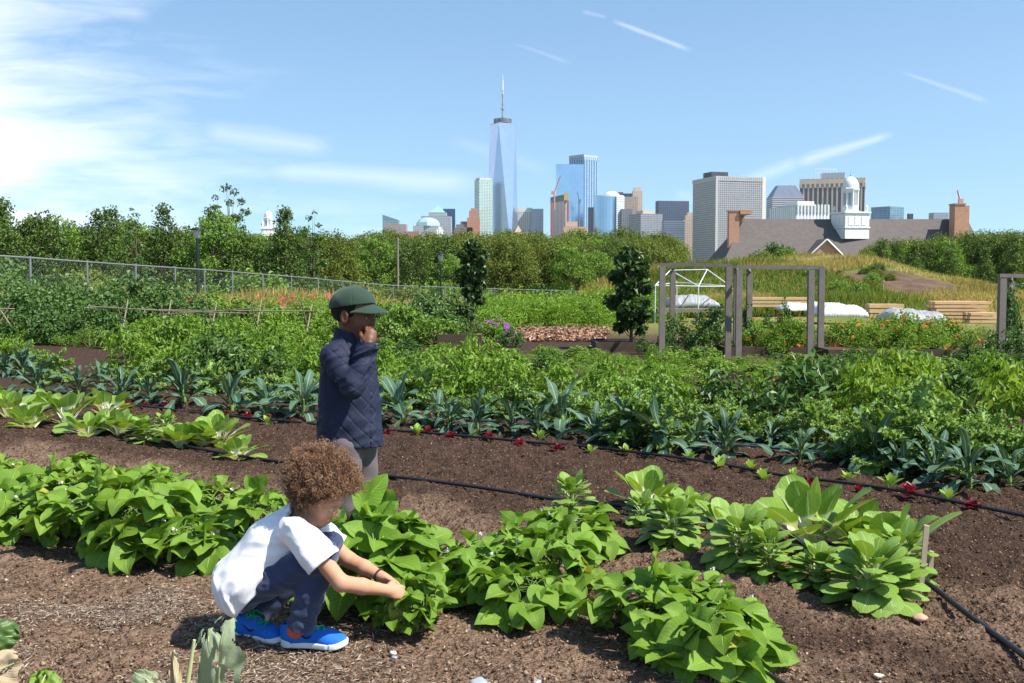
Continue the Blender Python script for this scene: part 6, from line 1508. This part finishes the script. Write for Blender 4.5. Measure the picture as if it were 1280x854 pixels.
    # trousers
    navy = clothmat('navy_sweat_fabric', (.034, .050, .105), .9, 700, .2, .45, .3)
    def trs(p):
        wr = .5 * wrinkle(p, [((.2, 0, 1), 120, 0), ((.7, .3, .6), 90, 2)], .004) - .012 * fold(p, (1, .1, .15), 30, 8, 51) - .010 * fold(p, (.8, .2, -.6), 26, 7, 57)
        d = cap(p, pel + [.005, -.02, -.02], pel + [.0, .06, -.02], .088, .088)
        for h, k_, a, f_ in ((hpn, knn, ann, 1), (hpf, knf, anf, 1)):
            v = norm(a - k_); d = smin(d, cap(p, h, k_, .062, .058), .03); s_ = cap(p, k_, a + v * .0, .057, .045)
            low = cap(p, a - v * .05, a - v * .004, .050, .047); s_ = smin(s_, low, .01); d = smin(d, smax(s_, (p - (a + v * .006)) @ v, .006), .018)
        # shin bunching
        return d + wr + .004 * noise3(p[:, 0] * 20, p[:, 1] * 20, p[:, 2] * 20, 8)
    sdfobj('trousers', trs, lo - [.02, .02, .02], hi, .0042, navy, root)
    # shoes
    def fl(px, py): g = G(px, py, gz); return g
    hn = fl(350, 812); hn[2] = gz + .004; tn_ = fl(431, 815); fwd = norm((tn_ - hn)[:2]); hn[1] = 3.93
    s1 = shoe(root, hn, [fwd[0], -.10], .245, sh_blue, sh_white, lace_g, dkm)
    hf = fl(290, 790); hf = np.array([Q(291, 800, .04)[0], 4.04, gz + .006]); s2 = shoe(root, hf, [.93, -.42], .225, sh_blue, sh_white, lace_g, dkm)
    for a, h in ((ann, hn),):
        mb = MB(); v = norm(a - knn); e = hn + np.array([.035, 0, .045]); tube(mb, [a - v * .03, (a + e) / 2 + [0, -.004, .0], e], [.034, .035, .034], 14); mb.build('sock', sock_o, root)
    mb = MB(); e = hf + np.array([.035, 0, .045]); tube(mb, [anf, e], [.033, .033], 14); mb.build('sock', simple('dark_sock', (.05, .05, .06), .9, .1), root)
    # bracelet
    mb = MB(); ax_ = norm(wrf - elf); u_ = frame(ax_, np.array([0, 0, 1.])); cc = wrf - ax_ * .022; th = np.linspace(0, 2 * pi, 20)
    tube(mb, [cc + .0235 * (cos(t) * u_[:, 0] + sin(t) * u_[:, 2]) for t in th], .0045, 6, cap=False); mb.build('bracelet', simple('dark_cord', (.03, .02, .018), .8, bump=0), root)
    # hair: a springy mass of curls round a soft core
    r = np.random.RandomState(5); hm, nt, out = newmat('curly_hair'); b = NB(nt)
    b.pbsdf(out, b.ramp(b.attr('rnd'), [(0, (.045, .020, .011)), (.5, (.16, .076, .038)), (1, (.38, .22, .12))]), .38, .5)
    core = hw[:3, 3] + hw[:3, :3] @ np.array([-.028, 0, .052]); RB = np.array([.142, .134, .124])
    def inside(u):   # radius of the mass in direction u (local head frame); no hair over the face
        f_ = np.clip((u[:, 0] * 1.0 - u[:, 2] * 1.15) - .28, 0, 1); return 1 - f_ * 1.3
    def core_s(p):
        q = loc(p, hw) - np.array([-.028, 0, .052]); d = ell(q, (0, 0, 0), RB * .86) + .010 * noise3(q[:, 0] * 45, q[:, 1] * 45, q[:, 2] * 45, 2)
        fc = (q @ norm([1.0, 0, -.62])) - .072; return smax(d, fc, .01)
    V, Qd = polyg(core_s, core - .16, core + .16, .005); mb = MB(); mb.add(V, Qd, None, .08)
    n = 10000; u = ballpts(r, n); keep = (u[:, 0] - .62 * u[:, 2]) < .70 ; u = u[keep]; n = len(u); HN = noise3(u[:, 0] * 4, u[:, 1] * 4, u[:, 2] * 4, 77)
    for i in range(n):
        d = u[i]; bump_ = 1 + .10 * HN[i]; rad = r.uniform(.80, 1.05) * bump_ + (.20 * r.rand() ** 1.5 if r.rand() < .28 else 0); c = (d * RB) * rad + np.array([-.028, 0, .052]); c = hw[:3, :3] @ c + hw[:3, 3]; dw = hw[:3, :3] @ d
        loose = r.rand() < .3
        ax_ = norm(dw * r.uniform(-.2, 1.0) + r.normal(0, .7, 3) + [0, 0, -.5]); fr_ = frame(ax_, r.normal(size=3)); R0 = r.uniform(.0025, .0095) * (.5 if loose else 1); m_ = 12; turns = r.uniform(.5, 1.0) if loose else r.uniform(.9, 2.0); Lc = r.uniform(.02, .045) if loose else r.uniform(.012, .032); t = np.linspace(0, 1, m_)
        a = t * turns * 2 * pi + r.rand() * 6; w_ = R0 * (.4 + .6 * np.sin(pi * t)); pts = c + (t - .5)[:, None] * Lc * fr_[:, 1] + (np.cos(a) * w_)[:, None] * fr_[:, 0] + (np.sin(a) * w_)[:, None] * fr_[:, 2]
        tube(mb, pts, r.uniform(.0004, .0011), 3, np.clip(r.rand() * .6 + .2 * HN[i] + .2 + .2 * (rad > 1), 0, 1), cap=False)
    mb.build('hair', hm, root)
    del root['_o']
    for c in root.children:
        if '_o' in c: del c['_o']
crouching()

# ------------------------------------------------------------ standing child
def standing():
    D0 = 4.86; root = thing('person', 'standing child in a green cap and navy quilted jacket with one hand at the mouth', 'person'); c0 = P(446, 720, D0); gz = ztf(c0[0], D0)
    org = np.array([c0[0], D0, gz]); root.location = org; root['_o'] = org.tolist(); S = lambda px, py, dy=0.0: P(px, py, D0 + dy)
    hc = S(444, 394, 0); yaw = -22; pt_ = -3; fx = [cos(R(yaw)) * cos(R(pt_)), sin(R(yaw)) * cos(R(pt_)), sin(R(pt_))]; hw = xf(hc, fx, (0, 0, 1)); hl = hw.copy(); hl[:3, :3] = hw[:3, :3] / 1.08; hw[:3, :3] = hw[:3, :3] * 1.08
    nb = S(434, 428, .0); ch = S(436, 470); pel = S(440, 540)
    shn, shf = S(416, 446, -.09), S(452, 443, .12); eln = S(441, 484, -.165); wrn = S(461, 431, -.115); elf, wrf = S(462, 500, .13), S(468, 545, .10)
    mouth = hw[:3, :3] @ np.array([.085, -.005, -.056]) + hw[:3, 3]
    hwn = xf(wrn, S(465, 408, -.085) - wrn, (.25, -1, .1)); hwf = xf(wrf, (0, 0, -1), (1, 0, 0))
    lg = [(S(431, 560, -.055), S(437, 640, -.07), S(440, 706, -.06)), (S(452, 560, .06), S(457, 640, .05), S(458, 700, .06))]
    def body(p):
        d = head_sdf(loc(p, hl)); d = smin(d, cap(p, hw[:3, 3] + hw[:3, :3] @ np.array([-.03, 0, -.05]), nb, .043, .05), .02); d = smin(d, cap(p, nb, ch, .06, .08), .03); d = smin(d, cap(p, ch, pel, .08, .08), .03); d = smin(d, cap(p, shn, shf, .035, .035), .03)
        d = smin(d, cap(p, shn, eln, .033, .028), .02); d = smin(d, cap(p, eln, wrn, .028, .020), .012); d = smin(d, cap(p, shf, elf, .033, .028), .02); d = smin(d, cap(p, elf, wrf, .028, .02), .012)
        d = smin(d, hand_sdf(p, hwn, curl=1.15), .008); d = smin(d, hand_sdf(p, hwf, curl=.4), .008)
        for h, k_, a in lg: d = smin(d, cap(p, h, k_, .05, .04), .02); d = smin(d, cap(p, k_, a, .038, .028), .02)
        return d
    lo = np.array([hc[0] - .26, D0 - .30, gz + .02]); hi = np.array([hc[0] + .24, D0 + .30, hc[2] + .16])
    sdfobj('body', body, lo, hi, .0036, skinmat('dark_brown_skin', (.15, .064, .036), None, .5), root); add_eye(hw, root, (.02, .01, .008))
    hm = simple('short_black_hair', (.012, .009, .008), .8, .2, bump=1.0, bscale=300, bdist=.004)
    sdfobj('hair', lambda p: smax(ell(loc(p, hl), (-.016, 0, .025), (.092, .076, .082)), np.maximum(loc(p, hl)[:, 0] - .035, -loc(p, hl)[:, 2] - .035 + .25 * np.abs(loc(p, hl)[:, 0] + .02)), .008), hc - .13, hc + .15, .004, hm, root)
    # cap
    def capd(q):
        return ell(q, (-.012, 0, .036), (.103, .086, .086))
    def cap_s(p):
        q = loc(p, hl); q = q @ roty(R(-4)); o_ = capd(q); ang = np.arctan2(q[:, 1], q[:, 0] + .012); se = np.abs(((ang / (pi / 3)) % 1) - .5)
        o_ = o_ + .0016 * np.exp(-((se - .5) / .02) ** 2) + .0015 * noise3(q[:, 0] * 30, q[:, 1] * 30, q[:, 2] * 30, 4)
        i_ = ell(q, (-.012, 0, .034), (.098, .081, .081)); d = smax(o_, -i_, .002); d = smax(d, -(q[:, 2] - .038 + .12 * np.clip(-q[:, 0], -1, .1)), .003)
        btn = ell(q, (-.012, 0, .122), (.008, .008, .005)); return smin(d, btn, .003)
    def brim(p):
        q = loc(p, hl); q = q @ roty(R(-4)); x, y, z = q[:, 0] - .068, q[:, 1], q[:, 2] - .043; zz = z + .9 * x * x * 4 + y * y * 5.5 + .16 * x
        pl = np.hypot(np.maximum(x, 0) / 1.0, y * 1.02) - .078 + .0; pl = np.where(x < 0, np.maximum(np.abs(y) - .078, -x - .05), pl); d = smax(pl, np.abs(zz) - .0032, .002) * .75; return smax(d, -ell(q, (-.012, 0, .034), (.092, .076, .10)), .002)
    gm = clothmat('green_twill', (.022, .050, .032), .85, 1100, .15, .3, .2); co_ = sdfobj('cap', cap_s, hc - .16, hc + .19, .003, gm, root)
    V, Qd = polyg(brim, hc - .12, hc + .2, .0028); mb = MB(); mb.add(V, Qd); mb.build('brim', gm, co_, origin=org)
    # jacket
    qn = norm(eln - shn)
    def jbase(p, g):
        w = (p - nb); d = cap(p, S(430, 454, 0), S(427, 600, .0), .090 - g, .116 - g); d = smin(d, cap(p, S(446, 452, .01), S(452, 600, .0), .082 - g, .112 - g), .05)
        d = smin(d, cap(p, S(416, 448, -.05), S(416, 600, -.02), .046 - g, .062 - g), .05); d = smin(d, cap(p, shn + [.012, .03, .006], shf + [-.01, 0, .006], .052 - g, .052 - g), .05); d = smin(d, cap(p, nb + [0, 0, -.03], nb + [.006, 0, .045], .070 - g, .062 - g), .03)
        a1 = smin(cap(p, shn, eln, .054 - g, .046 - g), cap(p, eln, wrn, .046 - g, .041 - g), .02); a2 = smin(cap(p, shf, elf, .054 - g, .048 - g), cap(p, elf, wrf, .046 - g, .036 - g), .02)
        vw = norm(wrn - eln); a1 = smax(a1, (p - (wrn + vw * .004)) @ vw, .004) if g == 0 else a1; v2 = norm(wrf - elf); a2 = smax(a2, (p - wrf) @ v2, .004) if g == 0 else a2
        return d, a1, a2
    def quilt(p, f1=.078):
        ang = np.arctan2(p[:, 1] - D0, p[:, 0] - ch[0]); s_ = ang * .125; z = p[:, 2]; u_ = (s_ + z) / f1; v_ = (s_ - z) / f1; su = np.abs(u_ - np.round(u_)); sv = np.abs(v_ - np.round(v_)); return su, sv
    hemz = S(440, 556)[2]; hem_l = S(400, 553)[2]
    def jacket(p):
        d, a1, a2 = jbase(p, 0); hz = hemz - p[:, 2]
        d = smax(d, hz, .006); nk = norm([.25, 0, 1.]); d = smax(d, (p - (nb + [.01, 0, .050])) @ nk, .005)
        su, sv = quilt(p); puff = .0026 * (np.exp(-(su / .055) ** 2) + np.exp(-(sv / .055) ** 2)) + .003 * np.exp(-((p[:, 0] - S(408, 0)[0]) / .004) ** 2) * (p[:, 1] < D0)
        wr = wrinkle(p, [((.1, 0, 1), 60, 0), ((.6, 0, .7), 45, 1)], .0022)
        wra = wrinkle(p, [((.3, 0, 1), 95, 0), ((.9, .1, .3), 85, 2)], .0045)
        d = d + puff + wr - .006 * fold(p, (.2, 0, 1), 16, 5, 61) - .005 * fold(p, (.8, 0, .4), 22, 6, 63); a_ = smin(a1, a2, .001) + .4 * wra + .6 * puff - .011 * fold(p, (.9, .1, .35), 30, 8, 67)
        # front placket seam and piping along the side
        d = d + .004 * np.exp(-((p[:, 0] - S(461, 0)[0]) / .004) ** 2) * (p[:, 1] < D0)
        o_ = smin(d, a_, .016); i0, i1, i2 = jbase(p, .011); i_ = smin(smin(i0, i1, .016), i2, .016)
        nki = (p - (nb + [.01, 0, -.03])) @ nk
        # hollow at the collar, hem and cuff
        return np.maximum(o_, -np.maximum(i_, -np.maximum(np.maximum(nki, (hemz + .05) - p[:, 2]), (p - (wrn - norm(wrn - eln) * .03)) @ norm(wrn - eln))))
    jm, nt, out = newmat('navy_quilted_nylon'); b = NB(nt); nn = b.noise(8, 4, b.obj()); p_ = b.pbsdf(out, b.mix(nn, (.010, .014, .036), (.022, .028, .058)), .7, .25, 0, b.bump(b.noise(45, 5, b.obj()), .5, .006)); 
    sdfobj('jacket', jacket, lo - [.02, .02, 0], hi, .0036, jm, root)
    mb = MB(); zs = np.linspace(hemz + .01, nb[2] + .0, 26); 
    # trousers
    tm = clothmat('mauve_grey_trousers', (.12, .095, .10), .9, 800, .12, .3, .1)
    def trs(p):
        wr = wrinkle(p, [((.1, 0, 1), 70, 0), ((.6, .2, .6), 60, 1)], .003); d = cap(p, S(436, 550, 0), S(446, 550, 0), .085, .085)
        for h, k_, a in lg: d = smin(d, smax(cap(p, h, k_, .072, .060), 0 * p[:, 0] - 1, .01), .02); d = smin(d, cap(p, k_, a, .060, .054), .02)
        return smax(d, gz + .055 - p[:, 2], .006) + wr
    sdfobj('trousers', trs, lo - [0, 0, .02], [hi[0], hi[1], S(0, 520)[2]], .0045, tm, root)
    for h, k_, a in lg:
        shoe(root, np.array([a[0] - .045, a[1], gz + .003]), [.97, -.2], .23, sh_grey, sh_white, sh_white, None)
    del root['_o']
    for c in root.children:
        if '_o' in c: del c['_o']
standing()
# ============================================================ camera, sun, sky
cam = bpy.data.cameras.new('camera'); co = bpy.data.objects.new('camera', cam); COL.objects.link(co)
cam.sensor_width = 36; cam.lens = F / 1280 * 36; cam.clip_end = 20000; cam.clip_start = .05
co.location = (0, 0, H); co.rotation_euler = (pi / 2 - PIT, 0, 0); SC.camera = co
EL, AZ = R(53), R(-25)
sd = Vector((cos(EL) * cos(AZ), cos(EL) * sin(AZ), sin(EL)))
sl = bpy.data.lights.new('sun', 'SUN'); sl.energy = 5.0; sl.angle = R(.53); sl.color = (1, .94, .84)
so = bpy.data.objects.new('sun', sl); COL.objects.link(so); so.rotation_euler = (-sd).to_track_quat('-Z', 'Y').to_euler(); so.location = (20, 10, 30)
W = bpy.data.worlds.new('World'); SC.world = W; W.use_nodes = True; nt = W.node_tree
for n in list(nt.nodes): nt.nodes.remove(n)
b = NB(nt); out = nt.nodes.new('ShaderNodeOutputWorld')
sky = b.n('ShaderNodeTexSky', sky_type='NISHITA'); sky.sun_disc = False; sky.sun_elevation = EL; sky.sun_rotation = pi / 2 - AZ; sky.air_density = 1.0; sky.dust_density = .6; sky.ozone_density = 1.5
tc = b.n('ShaderNodeTexCoord').outputs['Generated']; x, y, z = b.sep(tc)
b.set(sky.inputs[0], b.comb(x, y, b.math('ADD', b.math('MULTIPLY', z, .86), .085)))
yy = b.math('MAXIMUM', y, .05); u = b.math('DIVIDE', x, yy); v = b.math('DIVIDE', z, yy)
fr = b.math('MULTIPLY', b.math('SUBTRACT', y, .3), 4, clamp=True)
# thin cirrus: streaks stretched along the horizon, thick at the left
def vec(su, sv, rot=0.0, off=0.0):
    mp = b.n('ShaderNodeMapping'); mp.inputs['Rotation'].default_value = (0, 0, rot); mp.inputs['Scale'].default_value = (su, sv, 1); mp.inputs['Location'].default_value = (off, off * 1.7, 0)
    b.set(mp.inputs[0], b.comb(u, v, 0.0)); return mp.outputs[0]
n1 = b.noise(1, 7, vec(3.2, 17, .10, 2.3), .56, .6); n2 = b.noise(1, 6, vec(9, 60, .06, 5.1), .62, .8); n3 = b.noise(1, 3, vec(2.2, 6, .2, 9.2), .5)
left = b.math('MULTIPLY', b.math('SUBTRACT', .02, b.math('ADD', u, b.math('MULTIPLY', v, .9))), 2.6, clamp=True)
lowb = b.math('SUBTRACT', 1.0, b.math('MULTIPLY', b.math('ABSOLUTE', b.math('SUBTRACT', v, .10)), 4.5), clamp=True)
cl = b.math('ADD', b.math('MULTIPLY', b.math('SUBTRACT', b.math('ADD', b.math('MULTIPLY', n1, .7), b.math('MULTIPLY', n2, .3)), .5), 2.3), .5)
m1 = b.math('MULTIPLY', b.math('SUBTRACT', b.math('ADD', cl, b.math('MULTIPLY', left, .50)), .62), 2.2, clamp=True)
m1 = b.math('MULTIPLY', m1, b.math('ADD', b.math('MULTIPLY', left, 1.0), b.math('MULTIPLY', lowb, .0), clamp=True))
haze = b.math('MULTIPLY', b.math('SUBTRACT', .16, v), 3.0, clamp=True)
def streak(p0, p1, w0, w1, amp, soft=.5):
    a = ((p0[0] - 640) / F, (345 - p0[1]) / F); c = ((p1[0] - 640) / F, (345 - p1[1]) / F); dx, dy = c[0] - a[0], c[1] - a[1]; L = math.hypot(dx, dy); dx /= L; dy /= L
    ru = b.math('SUBTRACT', u, a[0]); rv = b.math('SUBTRACT', v, a[1])
    s = b.math('ADD', b.math('MULTIPLY', ru, dx / L), b.math('MULTIPLY', rv, dy / L)); d = b.math('SUBTRACT', b.math('MULTIPLY', rv, dx), b.math('MULTIPLY', ru, dy))
    d = b.math('ABSOLUTE', b.math('ADD', d, b.math('MULTIPLY', b.math('SUBTRACT', n2, .5), w1 * .9 / F)))
    w = b.math('ADD', w0 / F, b.math('MULTIPLY', s, (w1 - w0) / F)); k = b.math('SUBTRACT', 1.0, b.math('DIVIDE', d, b.math('MAXIMUM', w, .0004)), clamp=True)
    e = b.math('MULTIPLY', b.math('MULTIPLY', s, 6, clamp=True), b.math('MULTIPLY', b.math('SUBTRACT', 1.0, s), 6, clamp=True)); return b.math('MULTIPLY', b.math('MULTIPLY', k, e), amp)
S_ = [streak((762, 31), (862, 68), 4, 4, .42), streak((725, 20), (757, 28), 4, 3, .2), streak((1118, 93), (1232, 132), 3, 5, .24), streak((1115, 169), (985, 207), 5, 11, .45), streak((1000, 200), (905, 240), 12, 12, .34), streak((640, 58), (715, 84), 1.5, 4, .16),
      streak((250, 165), (420, 188), 20, 16, .38), streak((320, 214), (610, 232), 12, 22, .42), streak((560, 175), (690, 215), 10, 10, .12), streak((60, 12), (200, 24), 12, 14, .35), streak((840, 240), (905, 262), 10, 8, .18)]
ms = S_[0]
for q in S_[1:]: ms = b.math('MAXIMUM', ms, q)
mask = b.math('MULTIPLY', b.math('MAXIMUM', m1, ms), fr, clamp=True)
mul = b.mix(1.0, sky.outputs[0], (SKT[0], SKT[1], SKT[2]), 'MULTIPLY') 
bg1 = b.n('ShaderNodeBackground'); b.set(bg1.inputs[0], mul); bg1.inputs[1].default_value = SKS
bg2 = b.n('ShaderNodeBackground'); bg2.inputs[0].default_value = (.80, .845, .97, 1); bg2.inputs[1].default_value = 1.0
mx = b.n('ShaderNodeMixShader'); b.set(mx.inputs[0], b.math('MULTIPLY', mask, .76)); nt.links.new(bg1.outputs[0], mx.inputs[1]); nt.links.new(bg2.outputs[0], mx.inputs[2]); nt.links.new(mx.outputs[0], out.inputs['Surface'])
SC.view_settings.view_transform = 'Standard'; SC.view_settings.look = 'None'; SC.view_settings.gamma = 1; SC.view_settings.exposure = EXPO; SC.view_settings.use_curve_mapping = False
SC.cycles.max_bounces = 5; SC.cycles.diffuse_bounces = 2; SC.cycles.transmission_bounces = 4; SC.cycles.transparent_max_bounces = 4; SC.cycles.volume_bounces = 0
SC.cycles.caustics_reflective = False; SC.cycles.caustics_refractive = False
if HAZE:
    mb = MB(); box(mb, (0, 1600, 296), (3600, 3500, 620)); hm_, nt, out = newmat('haze_air'); b = NB(nt)
    pv = b.n('ShaderNodeVolumePrincipled'); pv.inputs['Color'].default_value = (.86, .90, 1, 1); pv.inputs['Density'].default_value = HAZE; pv.inputs['Anisotropy'].default_value = .3
    nt.links.new(pv.outputs[0], out.inputs['Volume']); o = mb.build('haze', hm_, smooth=False); tag(o, 'faint blue haze in the air between the garden and the skyline', 'haze', kind='stuff')
